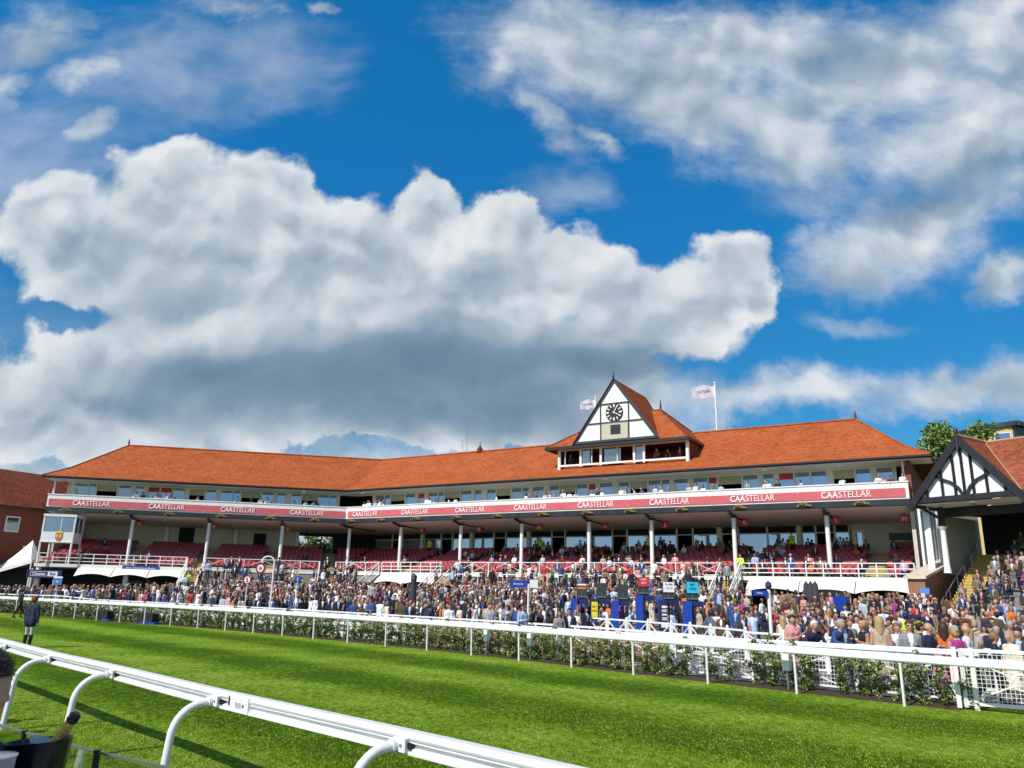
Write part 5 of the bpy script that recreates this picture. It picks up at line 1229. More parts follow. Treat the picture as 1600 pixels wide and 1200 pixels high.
PLA=mat('clear_plastic',(.9,.92,.93),.12,Transmission_Weight=.75,IOR=1.15,Alpha=.6)
def cup(base,r0,r1,h,label,ax=Vector((0,0,1)),lo=(0,)):
    th=thing('plastic_cup',label,'cup',base); g=MB(); u=ax.normalized(); x=u.cross(Vector((0,1,0))).normalized(); y=u.cross(x); G=[]
    for z,r in ((0,r0),(h*.5,(r0+r1)/2),(h*.97,r1),(h,r1*1.06),(h*.97,r1*.96),(h*.5,(r0+r1)/2-.003),(.004,r0-.003)):
        G.append([base+u*z+x*(r*math.cos(a_*math.pi/12))+y*(r*math.sin(a_*math.pi/12)) for a_ in range(25)])
    g.grid(G); g.poly(G[0][:-1]); g.build('cup_wall',PLA,th,smooth=True)
    g=MB(); g.tube([base+u*h,base+u*(h+.004)],r1*1.07,20); g.build('cup_rim',PLA,th)
cup(at(48,1200,3.0),.026,.036,.095,'clear plastic cup lying in the black ice bucket',Vector((.3,-.1,1)))
cup(Vector((at(-2,1150,2.75).x,2.75,1.552)),.05,.062,.24,'tall pale plastic jug at the left edge beside the ice bucket')

# ------------------------------------------------------------------ people: bodies grown as one skin from a skeleton
def surface_nets(F, org, h):
    S_=F<0; nx,ny,nz=F.shape
    cnt=np.zeros((nx-1,ny-1,nz-1)); acc=np.zeros((nx-1,ny-1,nz-1,3))
    cr=[(0,0,0),(1,0,0),(0,1,0),(1,1,0),(0,0,1),(1,0,1),(0,1,1),(1,1,1)]
    sl=lambda c:(slice(c[0],nx-1+c[0]),slice(c[1],ny-1+c[1]),slice(c[2],nz-1+c[2]))
    for i in range(8):
        for ax in range(3):
            a=cr[i]
            if a[ax]: continue
            b=list(a); b[ax]=1; b=tuple(b); fa=F[sl(a)]; fb=F[sl(b)]; m=(fa<0)!=(fb<0)
            t=np.where(m,fa/np.where(m,fa-fb,1),0); p=np.zeros(acc.shape); 
            for k in range(3): p[...,k]=a[k]
            p[...,ax]+=t; acc+=p*m[...,None]; cnt+=m
    act=cnt>0; idx=-np.ones(cnt.shape,int); idx[act]=np.arange(act.sum())
    ii=np.argwhere(act); V_=(acc[act]/cnt[act][:,None]+ii)*h+np.array(org)
    Q=[]
    for ax in range(3):
        u,v=[(1,2),(2,0),(0,1)][ax]
        s0_=[slice(1,-1)]*3; s0_[ax]=slice(0,-1); s1_=[slice(1,-1)]*3; s1_[ax]=slice(1,None)
        a=S_[tuple(s0_)]; b=S_[tuple(s1_)]; m=a!=b; e=np.argwhere(m); 
        off=np.array([1,1,1]); off[ax]=0; e=e+off
        def g_(du,dv): q=e.copy(); q[:,u]-=du; q[:,v]-=dv; return idx[q[:,0],q[:,1],q[:,2]]
        qd=np.stack([g_(1,1),g_(0,1),g_(0,0),g_(1,0)],1); fl=~a[m]
        qd[fl]=qd[fl][:,::-1]; Q.append(qd)
    Q=np.concatenate(Q); return V_,Q[(Q>=0).all(1)]
def caps_d(P, a, b, r1, r2):
    a=np.array(a,float); b=np.array(b,float); ab=b-a; t=np.clip(((P-a)@ab)/max(ab@ab,1e-9),0,1)
    return np.linalg.norm(P-a-t[:,None]*ab,axis=1)-(r1+(r2-r1)*t)
SKIN_,TOP_,BOT_,SHIRT_,SHOE_,HAIR_=0,1,2,3,4,5
def skel(pose='stand', sex='m', rn=None):
    """list of (a,b,r1,r2,label) capsules, figure faces -Y, feet at z=0"""
    rn=rn or random.Random(1); C=[]; w=1.0 if sex=='m' else .88
    hipz=.92; lean=0; sit=pose=='sit'
    if pose=='lean': lean=.42
    if pose=='bend': lean=.75
    if sit: hipz=.50
    dz=hipz-.92; B=lambda x,y,z:(x*w, y-math.sin(lean)*max(0,z-.95)*1.0, (.95+(z-.95)*math.cos(lean) if z>.95 else z)+dz)
    # torso
    for s in (-1,1):
        C.append((B(s*.075,.0,.93),B(s*.085,.0,1.12),.115 if sex=='m' else .122,.10 if sex=='m' else .085,TOP_))
        C.append((B(s*.085,0,1.12),B(s*.10,-.005,1.33),.10 if sex=='m' else .085,.108 if sex=='m' else .095,TOP_))
    C.append((B(-.16,.01,1.42),B(.16,.01,1.42),.062,.062,TOP_)); C.append((B(0,.0,1.2),B(0,0,1.40),.10,.10,TOP_))
    if sex=='m' and not sit: C.append((B(-.08,.0,.95),B(-.085,.0,.84),.115,.118,TOP_)); C.append((B(.08,.0,.95),B(.085,.0,.84),.115,.118,TOP_))
    if sex=='f': 
        for s in (-1,1): C.append((B(s*.07,-.065,1.29),B(s*.07,-.07,1.30),.06,.06,TOP_))
    # neck and head
    C.append((B(0,.0,1.43),B(0,-.015,1.56),.055,.052,SKIN_))
    hx=lambda x,y,z:tuple(np.array(B(0,-.02,1.56))+np.array((x,y,z)))
    C.append((hx(0,.015,.12),hx(0,.0,.10),.092,.092,SKIN_)); C.append((hx(0,-.03,.04),hx(0,-.02,.10),.062,.078,SKIN_)); C.append((hx(0,-.105,.075),hx(0,-.09,.11),.016,.012,SKIN_))
    for s in (-1,1): C.append((hx(s*.088,.01,.07),hx(s*.09,.015,.10),.016,.018,SKIN_))
    # arms
    def arm(s, el, wr, lab=TOP_):
        sh=B(s*.195,.01,1.40); C.append((sh,el,.058,.047,lab)); C.append((el,wr,.046,.034,lab if lab==TOP_ else SKIN_))
        d=np.array(wr)-np.array(el); d=d/np.linalg.norm(d); w0=np.array(wr); C.append((tuple(w0),tuple(w0+d*.07),.031,.038,SKIN_)); p=w0+d*.07
        side=np.cross(d,[0,0,1.]); side=side/(np.linalg.norm(side)+1e-6)
        for k in range(4): C.append((tuple(p+side*(.012*(k-1.5)*1.3)),tuple(p+side*(.012*(k-1.5)*1.5)+d*(.07+.01*(1 if k in(1,2) else 0))+np.array([0,-.012,-.01])),.0125,.0105,SKIN_))
        C.append((tuple(w0+d*.03),tuple(w0+d*.075-side*.05*s),.013,.011,SKIN_))
    al=TOP_ if sex=='m' else (SKIN_ if rn.random()<.5 else TOP_)
    f=rn.uniform
    for s in (-1,1):
        ps=pose
        if pose in('drink','phone') and s==1: arm(s,B(s*.25,-.02,1.13),B(s*.10,-.26,1.22),al)
        elif pose=='phone' : arm(s,B(s*.25,-.03,1.12),B(s*.07,-.26,1.18),al)
        elif pose=='cross': arm(s,B(s*.24,-.04,1.12),B(-s*.04,-.20,1.14),al)
        elif pose=='hip': arm(s,B(s*.34,.05,1.15),B(s*.18,-.04,.98),al)
        elif pose=='point' and s==1: arm(s,B(s*.30,-.22,1.36),B(s*.30,-.47,1.45),al)
        elif pose=='lean': arm(s,B(s*.28,-.16,1.18),(s*.13*w,-.62,1.08),al)
        elif pose=='bend': arm(s,B(s*.26,-.15,1.15),(s*.14*w,-.72,.95),al)
        elif sit: arm(s,(s*.24,-.08,.76),(s*.12,-.33,.68),al)
        elif pose=='walk': arm(s,B(s*.25,-.06*s,1.13),B(s*.27,-.20*s-.03,.90),al)
        else: arm(s,B(s*.25,f(-.01,.04),1.12),B(s*.255,-.04+f(-.02,.03),.87),al)
    # legs
    dress=sex=='f' and rn.random()<.75 and not sit
    for s in (-1,1):
        if sit: hp=(s*.09,0,.50); kn=(s*.13,-.44,.50); an=(s*.13,-.42,.10)
        elif pose=='walk': hp=(s*.085,0,.92); kn=(s*.09,-.20*s-.03,.50); an=(s*.085,-.26*s+.06,.09)
        else: hp=(s*.085*w,0,.92); kn=(s*.10*w,-.015,.49); an=(s*.115*w,.01,.08)
        lb=SKIN_ if dress else BOT_; C.append((hp,kn,.092,.064,lb)); C.append((kn,an,.06,.044 if not dress else .034,lb))
        C.append((an,(an[0]+s*.02,an[1]-.16,.045),.045,.035,SHOE_))
    if dress:
        C.append(((0,0,1.02),(0,0,.80),.13,.17,TOP_)); C.append(((0,0,.80),(0,.0,.52),.17,.20+.06*rn.random(),TOP_))
    return C,hx,dress
def smin_field(P, C, k=.025):
    D=np.full(len(P),9.0); best=np.full(len(P),9.0); lab=np.zeros(len(P),int)
    for a,b,r1,r2,l in C:
        d=caps_d(P,a,b,r1,r2); m=d<best; lab[m]=l; best=np.minimum(best,d)
        kk=k if max(r1,r2)>.02 else .006
        hh=np.clip(.5+.5*(D-d)/kk,0,1); D=D*(1-hh)+d*hh-kk*hh*(1-hh)
    return D,lab
def grow(C, h, pad=.06):
    pts=np.array([q for a,b,r1,r2,l in C for q in (np.array(a)-max(r1,r2),np.array(a)+max(r1,r2),np.array(b)-max(r1,r2),np.array(b)+max(r1,r2))])
    lo=pts.min(0)-pad; hi=pts.max(0)+pad; n=np.ceil((hi-lo)/h).astype(int)+1
    ax=[lo[i]+h*np.arange(n[i]) for i in range(3)]; P=np.stack(np.meshgrid(*ax,indexing='ij'),-1).reshape(-1,3)
    D,_=smin_field(P,C); V_,Q=surface_nets(D.reshape(n),lo,h); return V_,Q
def hair_caps(hx, style):
    C=[(hx(0,.028,.135),hx(0,-.004,.143),.100,.094,HAIR_),(hx(0,.042,.08),hx(0,.03,.12),.092,.095,HAIR_)]
    if style=='long': C+=[(hx(-.055,.05,.08),hx(-.075,.055,-.16),.06,.045,HAIR_),(hx(.055,.05,.08),hx(.075,.055,-.16),.06,.045,HAIR_),(hx(0,.07,.08),hx(0,.085,-.2),.075,.055,HAIR_),(hx(-.085,.0,.11),hx(-.095,.0,-.05),.028,.03,HAIR_),(hx(.085,.0,.11),hx(.095,.0,-.05),.028,.03,HAIR_)]
    if style=='bob': C+=[(hx(-.07,.03,.1),hx(-.08,.02,.0),.05,.04,HAIR_),(hx(.07,.03,.1),hx(.08,.02,.0),.05,.04,HAIR_),(hx(0,.06,.1),hx(0,.07,-.01),.075,.06,HAIR_)]
    if style=='bun': C+=[(hx(0,.12,.17),hx(0,.13,.18),.045,.045,HAIR_)]
    return C
def hair_mesh(hx, style, h):
    C=hair_caps(hx,style); V_,Q=grow(C,h)
    c=np.array(hx(0,-.09,.07)); z=V_-c            # trim the part that would cover the face
    cen=V_[Q].mean(1); face=(cen[:,1]<c[1]+.045)&(cen[:,2]<c[2]+.075)&(np.abs(cen[:,0])<.075)
    return V_,Q[~face]
def mk_mesh(name, V_, Q, mi, smooth=True):
    me=bpy.data.meshes.new(name); me.vertices.add(len(V_)); me.vertices.foreach_set('co',V_.astype(np.float32).ravel())
    me.loops.add(len(Q)*4); me.loops.foreach_set('vertex_index',Q.ravel().astype(np.int32)); me.polygons.add(len(Q))
    me.polygons.foreach_set('loop_start',np.arange(len(Q),dtype=np.int32)*4); me.polygons.foreach_set('loop_total',np.full(len(Q),4,np.int32))
    me.polygons.foreach_set('material_index',mi.astype(np.int32)); me.polygons.foreach_set('use_smooth',np.full(len(Q),smooth)); me.update(); return me
def label_faces(V_,Q,C,sex,dress,pose,shirt):
    cen=V_[Q].mean(1); _,lab=smin_field(cen,C)
    if shirt and pose not in('lean','bend','sit'):
        m=(lab==TOP_)&(cen[:,1]<-.06)&(cen[:,2]>1.10)&(np.abs(cen[:,0])<.012+.16*(cen[:,2]-1.10)); lab[m]=SHIRT_
    if shirt and pose=='sit':
        m=(lab==TOP_)&(cen[:,1]<-.06)&(cen[:,2]>.70)&(np.abs(cen[:,0])<.012+.14*(cen[:,2]-.70)); lab[m]=SHIRT_
    return lab
PROTO=[]     # (pose, sex, hairstyle, body mesh, hair mesh, shirt, verts, quads, labels, hairV, hairQ, dress)
def proto(pose,sex,style,shirt,seed,h=.026):
    rn=random.Random(seed); C,hx,dress=skel(pose,sex,rn); V_,Q=grow(C,h); lab=label_faces(V_,Q,C,sex,dress,pose,shirt)
    hv,hq=hair_mesh(hx,style,.024) if style!='bald' else (None,None)
    lo=None
    body=mk_mesh('body',V_,Q,lab); hm=None
    if hv is not None: hm=mk_mesh('hair',hv,hq,np.zeros(len(hq),int))
    # coarse twin for the far crowd
    V2,Q2=grow(C,.045,.09); l2=label_faces(V2,Q2,C,sex,dress,pose,shirt)
    if hv is not None: hv2,hq2=hair_mesh(hx,style,.04); 
    else: hv2=hq2=None
    return dict(pose=pose,sex=sex,style=style,shirt=shirt,body=body,hair=hm,V=V2,Q=Q2,L=l2,hv=hv2,hq=hq2,dress=dress,hx=hx)
SPEC=[('stand','m','short',1,1),('drink','m','short',1,2),('cross','m','short',0,3),('phone','m','short',1,4),('hip','m','short',0,5),('lean','m','short',0,6),('walk','m','short',1,7),('stand','m','bald',1,8),
 ('stand','f','long',0,11),('drink','f','long',0,12),('phone','f','bun',0,13),('cross','f','bob',0,14),('lean','f','long',0,15),('sit','m','short',1,16),('sit','f','long',0,17),('point','m','short',1,18),('bend','m','short',0,19),('drink','m','bald',0,20),('stand','f','bob',0,24)]
for a in SPEC: PROTO.append(proto(*a))
PAL={'navy':(.012,.018,.05),'black':(.012,.012,.014),'charcoal':(.04,.042,.048),'mid blue':(.03,.07,.22),'bright blue':(.02,.10,.50),'light blue':(.36,.50,.72),'white':(.80,.80,.80),'grey':(.22,.23,.24),'pale grey':(.45,.46,.47),
 'beige':(.50,.40,.28),'cream':(.72,.65,.52),'tan tweed':(.22,.17,.11),'olive':(.10,.10,.04),'pink':(.65,.28,.30),'red':(.50,.03,.035),'orange':(.65,.16,.03),'green':(.03,.20,.07),'burgundy':(.12,.015,.025),'magenta':(.35,.03,.22),'lilac':(.45,.36,.60),'yellow':(.70,.50,.08),'hi-vis yellow':(.62,.85,.04),'brown':(.10,.05,.025)}
CM={k:mat('cloth_'+k.replace(' ','_').replace('-','_'),v,.85,.12,9) for k,v in PAL.items()}
SKN=[mat('skin_light',(.41,.205,.13),.5,.08,30),mat('skin_fair',(.50,.27,.185),.5,.08,30),mat('skin_tanned',(.40,.20,.12),.5,.08,30),mat('skin_dark',(.12,.055,.03),.5,.1,30)]
HCOL={'brown':(.045,.022,.012),'dark':(.012,.009,.008),'blonde':(.42,.29,.13),'grey':(.33,.32,.31),'white':(.62,.61,.59),'ginger':(.22,.07,.02),'fair':(.22,.13,.06)}
HM={k:mat('hair_'+k,v,.6,.25,60) for k,v in HCOL.items()}
SHOE=mat('dark_shoe',(.02,.014,.01),.4)
SUNG=mat('dark_lens',(.008,.008,.008),.15)
def hat_mesh(hx,kind):
    g=MB(); c=Vector(hx(0,.015,.165))
    if kind=='cap': g.tube([c+Vector((0,0,-.01)),c+Vector((0,0,.03)),c+Vector((0,.0,.065))],[.105,.10,.05],12); g.box(c+Vector((0,-.10,0)),(.12,.10,.015))
    else: g.tube([c+Vector((0,0,.0)),c+Vector((0,0,.012))],[.17,.165],14); g.tube([c+Vector((0,0,.012)),c+Vector((0,0,.09)),c+Vector((0,0,.1))],[.098,.088,.05],12)
    me=bpy.data.meshes.new('hat'); me.from_pydata(g.v,[],g.f); me.polygons.foreach_set('use_smooth',[False]*len(g.f)); me.update(); return me
def glasses_mesh(hx):
    g=MB(); c=Vector(hx(0,-.087,.105))
    for s in (-1,1): g.box(c+Vector((s*.033,0,0)),(.05,.02,.032)); g.bar(c+Vector((s*.06,0,.005)),c+Vector((s*.088,.09,.005)),.008)
    me=bpy.data.meshes.new('glasses'); me.from_pydata(g.v,[],g.f); me.update(); return me
HATS={}; 
def sub(me,name,m,parent):
    ob=bpy.data.objects.new(name,me); COL.objects.link(ob); ob.parent=parent
    if len(me.materials)==0: me.materials.append(m)
    ob.material_slots[0].link='OBJECT'; ob.material_slots[0].material=m; return ob
for P in PROTO:
    for m in (SKN[0],CM['navy'],CM['charcoal'],CM['white'],SHOE): P['body'].materials.append(m)
    if P['hair']: P['hair'].materials.append(HM['brown'])
    P['glasses']=glasses_mesh(P['hx']); P['glasses'].materials.append(SUNG)
def put_person(pi, pos, rz, top, bot, shirt, hair, skin, sc=1.0, label='', group=None, hat=None, glasses=False):
    P=PROTO[pi]; ob=bpy.data.objects.new('person',P['body']); COL.objects.link(ob); ob.location=pos; ob.rotation_euler=(0,0,rz); ob.scale=(sc,sc,sc)
    ms=[SKN[skin],CM[top],CM[bot],CM[shirt],SHOE]
    for i,m in enumerate(ms): ob.material_slots[i].link='OBJECT'; ob.material_slots[i].material=m
    if P['hair']: sub(P['hair'],'hair',HM[hair],ob)
    if hat:
        k=(pi,hat)
        if k not in HATS: HATS[k]=hat_mesh(P['hx'],hat)
        sub(HATS[k],'hat',CM['beige'] if hat=='brim' else CM['charcoal'],ob)
    if glasses: sub(P['glasses'],'sunglasses',SUNG,ob)
    tag(ob,label,'person',group); return ob
MEN=[i for i,P in enumerate(PROTO) if P['sex']=='m' and P['pose'] not in('sit','lean','bend')]; WOM=[i for i,P in enumerate(PROTO) if P['sex']=='f' and P['pose'] not in('sit','lean')]
LEANERS=[5,12]; SITTERS=[13,14]
jackets=['navy']*15+['charcoal']*9+['black']*11+['mid blue']*5+['grey']*4+['white']*6+['light blue']*3+['pale grey']*2+['beige']*2+['tan tweed']*4+['olive','burgundy','brown','pink','brown']
frocks=['pink','red','white','black','navy','cream','green','orange','magenta','black','navy','beige','black','white','burgundy','brown','charcoal','navy','tan tweed']
def rand_look(r, sit=False, lean=False):
    fem=r.random()<.30
    pi=(SITTERS[1 if fem else 0] if sit else LEANERS[1 if fem else 0] if lean else r.choice(WOM if fem else MEN))
    top=r.choice(frocks if fem else jackets); 
    if fem: bot=r.choice(['white','black','navy','charcoal'])
    else: bot=top if top in('navy','charcoal','black','mid blue','grey') and r.random()<.6 else r.choice(['navy','charcoal','black','beige','grey','navy','black'])
    shirt='white' if r.random()<.6 else r.choice(['light blue','pink','pale grey']) 
    hair=r.choice(['blonde','blonde','brown','dark','fair','ginger','brown'] if fem else ['brown','dark','brown','grey','dark','fair','brown','dark','ginger','brown'])
    skin=r.choice([0,0,1,1,1,2,0,3] if r.random()<.3 else [0,1,1,0])
    if top==shirt: shirt='white' if top!='white' else 'light blue'
    return dict(pi=pi,top=top,bot=bot,shirt=shirt,hair=hair,skin=skin,sc=r.uniform(.95,1.05)*(.94 if fem else 1.0)*1.0,hat=('cap' if r.random()<.5 else 'brim') if r.random()<.06 else None,glasses=r.random()<.42)
PEOPLE=[]     # dicts with pos, rz, zone
def add(pos, rz, zone, look, fixed=None, label=None):
    d=dict(look); d.update(pos=Vector(pos),rz=rz,zone=zone,label=label)
    if fixed: d.update(fixed)
    PEOPLE.append(d)
def face(v): return math.atan2(v[0],-v[1])       # heading angle so that the figure's -Y points along v
pr_=random.Random(99)
def cell_ok(x,y,lst,r):
    for a,b in lst:
        if (a-x)**2+(b-y)**2<r*r: return False
    return True
# lawn crowd: between the crowd rail and the stand
Fl=[]; ss=rail_s(-52,66)
for k in range(60):
    s_=rail_s(-52,66)+(rail_s(13.5,15)-rail_s(-52,66))*k/59; Fl.append(rail_at(s_,3.7)[0])
Sl=[WP('L',-9,-2.6,0),WP('L',0,-2.2,0),WP('L',13,-2.2,0),WP('L',16,-5.2,0),WP('L',26,-5.2,0),bend(-5.0,0),WP('M',4,-5.2,0),WP('M',6,-1.8,0),WP('M',12,-1.8,0),WP('M',15,-5.2,0),WP('M',38,-5.2,0),WP('M',41,-2.0,0),WP('M',50,-2.0,0),Vector((24.2,46,0)),GW(2.4,-4.8,0),GW(10,-4.8,0),GW(22,-4.8,0)]
Sc=[0]
for a,b in zip(Sl[:-1],Sl[1:]): Sc.append(Sc[-1]+(b-a).length)
def S_at(k):
    s=k*Sc[-1]
    for i in range(len(Sl)-1):
        if s<=Sc[i+1]: return Sl[i].lerp(Sl[i+1],(s-Sc[i])/(Sc[i+1]-Sc[i]))
    return Sl[-1]
placed=[]; grid_={}
def free(x,y,r):
    ci,cj=int(x//1),int(y//1)
    for i in (-1,0,1):
        for j in (-1,0,1):
            for a,b in grid_.get((ci+i,cj+j),()):
                if (a-x)**2+(b-y)**2<r*r: return False
    return True
def occupy(x,y): grid_.setdefault((int(x//1),int(y//1)),[]).append((x,y))
# featured people along the right-hand rails
def feat(x,yh,Y,look,rz,label,zadd=1.74,zone='front'):
    c=at(x,yh,Y); z=ground(c.x,c.y); add((c.x,c.y,z),rz,zone,look,dict(sc=(c.z-z)/zadd if .8<(c.z-z)/zadd<1.12 else 1.0,keep=True),label); occupy(c.x,c.y)
def lk(pi,top,bot,shirt,hair,skin=1,hat=None,gl=False): return dict(pi=pi,top=top,bot=bot,shirt=shirt,hair=hair,skin=skin,sc=1.0,hat=hat,glasses=gl)
feat(1576,989,19.35,lk(18,'cream','cream','white','blonde'),R(-70),'blonde woman in cream jacket and trousers behind the mesh gate')
feat(1552,990,19.9,lk(0,'navy','navy','white','fair',0),R(60),'man in navy suit facing the cream dressed woman')
feat(1515,993,19.6,lk(12,'black','navy','white','grey'),R(20),'grey haired woman in dark coat leaning on the mesh gate')
feat(1492,984,20.4,lk(10,'magenta','magenta','white','blonde'),R(175),'woman in magenta top with fair hair tied up, seen from behind')
feat(1507,978,20.6,lk(7,'white','navy','white','white'),R(40),'bald man in white shirt beside the magenta top')
feat(1473,975,21.0,lk(9,'orange','orange','white','brown',2),R(150),'dark haired woman in orange dress at the right rail')
feat(1461,990,20.5,lk(12,'pink','pink','white','blonde'),R(170),'blonde woman in pink leaning over the right rail')
feat(1449,975,20.6,lk(17,'navy','navy','white','grey'),R(30),'bald man in navy jumper left of the orange dress')
feat(1434,954,23.2,lk(0,'navy','navy','white','dark'),R(70),'tall dark haired man in navy suit near the right parapet')
feat(1420,972,20.7,lk(1,'grey','grey','white','brown',1,None,True),R(-20),'man in grey suit and sunglasses at the right rail')
feat(1413,985,21.3,lk(7,'pale grey','grey','white','white',0),R(10),'bald man in pale grey jacket at the hedge')
feat(1398,962,22.2,lk(3,'white','charcoal','white','ginger'),R(10),'ginger man in white shirt with grey waistcoat look')
feat(1373,965,21.9,lk(8,'beige','beige','white','blonde'),R(165),'blonde woman in beige patterned dress seen from behind')
feat(1346,957,23.4,lk(10,'black','black','white','blonde',2),R(-80),'woman in black backless dress holding a phone')
feat(1316,966,22.6,lk(1,'charcoal','navy','light blue','dark',0,None,True),R(0),'bearded man in dark jacket and light blue shirt')
feat(1300,966,22.7,lk(5,'mid blue','navy','white','grey'),R(30),'grey haired man in blue jacket leaning on the white rail')
feat(1264,968,22.9,lk(5,'navy','navy','white','white'),R(10),'white haired man in navy jumper leaning on the rail')
feat(1237,963,23.6,lk(10,'pink','white','white','dark'),R(5),'dark haired woman in pink jacket reading her phone')
feat(1366,950,24.6,lk(2,'tan tweed','tan tweed','white','dark'),R(60),'dark haired man in tan tweed suit behind the black dress')
feat(1325,951,25.8,lk(0,'tan tweed','beige','light blue','ginger'),R(10),'ruddy man in tan jacket and pale blue shirt')
feat(1222,951,28.2,lk(8,'cream','white','white','blonde'),R(160),'long haired blonde woman in cream behind the white fence')
feat(1110,934,35.6,lk(4,'white','charcoal','white','brown'),R(170),'man in white shirt seen from behind right of the betting pitches')
feat(978,946,39.3,lk(16,'light blue','navy','white','grey'),R(60),'man in blue shirt bending among the betting pitches')
feat(952,943,40.0,lk(16,'white','charcoal','white','dark'),R(-60),'man in white shirt bending beside the yellow betting panel')
feat(917,940,40.8,lk(4,'navy','beige','white','white'),R(175),'white haired man in navy jacket and cream trousers by the yellow panel')
feat(890,952,31.6,lk(0,'navy','navy','white','dark',1,None,True),R(-10),'man in navy suit left of the betting pitches')
feat(874,955,31.4,lk(8,'grey','grey','white','brown'),R(5),'woman in grey dress and sunglasses left of the betting pitches')
feat(817,945,33.2,lk(3,'light blue','navy','white','dark',2,None,True),R(40),'dark haired man in pale blue shirt reading by the white signpost')
feat(1411,928,33.5,lk(2,'hi-vis yellow','navy','white','dark'),R(180),'steward in hi-vis vest seen from behind, left of a pair')
feat(1431,929,33.0,lk(0,'hi-vis yellow','navy','white','dark'),R(175),'steward in hi-vis vest seen from behind, right of a pair')
feat(1529,865,51.0,lk(13,'pale grey','red','white','grey',1,'cap'),R(-10),'man in pale top and red trousers sitting high by the yellow stair',1.2)
ii=0
for tries in range(14000):
    k=pr_.random(); v=pr_.random()**.92
    f=k*59; a=Fl[int(f)].lerp(Fl[min(59,int(f)+1)],f-int(f)); b=S_at(k); p=a.lerp(b,v)
    if not free(p.x,p.y,.60): continue
    px,py,dd=proj((p.x,p.y,1.6+ground(p.x,p.y)))
    if px<-60 or px>1680: continue
    if 890<px<1100 and dd<43 and pr_.random()<.5: continue
    if px<330 and dd<58: continue
    if px<650 and v<.1 and pr_.random()<.3: continue
    tM=(p-B2).dot(dM)
    fd=np.interp(px,[905,920,970,1015,1060,1110,1157,1230,1330],[0,39.9,39.0,37.3,34.9,32.2,29.8,27.6,25.2])
    if 905<px<1330 and dd<fd+.5: continue
    occupy(p.x,p.y); lean=v<.035 and pr_.random()<.4
    toC_=Vector((-p.x,-p.y)); base=face(nM*-1) if pr_.random()<.6 else pr_.uniform(0,6.28)
    add((p.x,p.y,ground(p.x,p.y)),base+pr_.gauss(0,.5),'lawn',rand_look(pr_,lean=lean)); ii+=1
    if ii>1150: break
# right hand terrace people
for o in [-3.6+.6*k for k in range(18)]:
    t=3.2+pr_.random()
    while t<13:
        if pr_.random()<(.75 if o<3 else .5):
            p=GW(t,o+.3,0); px=proj((p.x,p.y,gz(o+.3)+1))[0]
            if px<1660: add((p.x,p.y,gz(o+.3)),face(-nG)+pr_.gauss(0,.35),'right terrace',rand_look(pr_,sit=pr_.random()<.45))
        t+=pr_.uniform(.65,1.3)
# front terraces under the lattice railings
for w,a,b in TERR:
    for o in (-.9,-1.55,-2.2,-2.9,-3.5,-4.2):
        t=a+pr_.random()
        while t<b-.3:
            dens=.75 if (w=='M' and t>14) else .6
            if o==-.9: dens*=.45
            if pr_.random()<dens:
                p=WP(w,t,o,terr_z(o)); add(p,face(-wd(w)[1])+pr_.gauss(0,.6),'terrace',rand_look(pr_,sit=pr_.random()<.15))
            t+=pr_.uniform(.6,1.1)
for w,a,b in STAIRS:
    for o in (-1.0,-2.6,-3.9):
        if pr_.random()<.6: add(WP(w,(a+b)/2+pr_.uniform(-.3,.3),o,terr_z(o)),face(-wd(w)[1]),'stair',rand_look(pr_))
# seated in the upper rows (fewer to the left)
for w,t0_,t1_,dn in (('L',1,28,.035),('M',0,14,.09),('M',14,40,.22),('M',40,51.5,.20)):
    for k in range(ROWS):
        t=t0_
        while t<t1_:
            back=1.0 if k<3 else (1.1 if k>=6 and w=='M' and t>18 else .6)
            if pr_.random()<dn*back and not any(ww==w and a_-.2<t<b_+.2 for ww,a_,b_ in AISLES):
                add(WP(w,t,def_o(k)+.22,def_z(k)),face(-wd(w)[1])+pr_.gauss(0,.2),'seat',rand_look(pr_,sit=True))
            t+=.5
for w,t,o,look,lab in (('M',44.2,.25,lk(0,'mid blue','pale grey','white','grey'),'man in blue blazer and pale trousers standing at the right deck rail'),('M',49.0,.2,lk(13,'navy','navy','white','white'),'bald man in navy suit sitting at the right deck rail'),('M',51.6,.5,lk(13,'lilac','navy','white','brown'),'man in lilac shirt sitting at the right end of the deck'),
    ('L',26.9,-.6,lk(0,'black','black','white','white'),'white haired man in black suit standing on the stair left of the bend'),('M',39.9,-1.3,lk(0,'grey','black','light blue','dark'),'man in grey jacket and light blue shirt walking down the right stair'),('M',40.5,.3,lk(2,'hi-vis yellow','black','white','dark'),'steward in hi-vis vest at the top of the right stair'),
    ('M',42.9,7.3,lk(2,'hi-vis yellow','black','white','dark'),'steward in hi-vis vest by the dark doorway at the back of the stand'),('M',30.3,7.5,lk(0,'hi-vis yellow','black','white','dark'),'steward in hi-vis vest near the middle rear windows'),('M',19.0,7.5,lk(2,'hi-vis yellow','black','white','dark'),'steward in hi-vis vest left of the middle rear windows'),('M',5.3,7.5,lk(0,'hi-vis yellow','black','white','dark'),'steward in hi-vis vest at the rear right of the bend'),('L',14.4,-3.6,lk(2,'hi-vis yellow','black','white','dark'),'steward in hi-vis vest at the foot of the left stair')):
    add(WP(w,t,o,def_z(0) if o>-.33 and o<5 else (def_z(8) if o>=5 else terr_z(o))),face(-wd(w)[1]),'feature',look,dict(keep=True),lab)
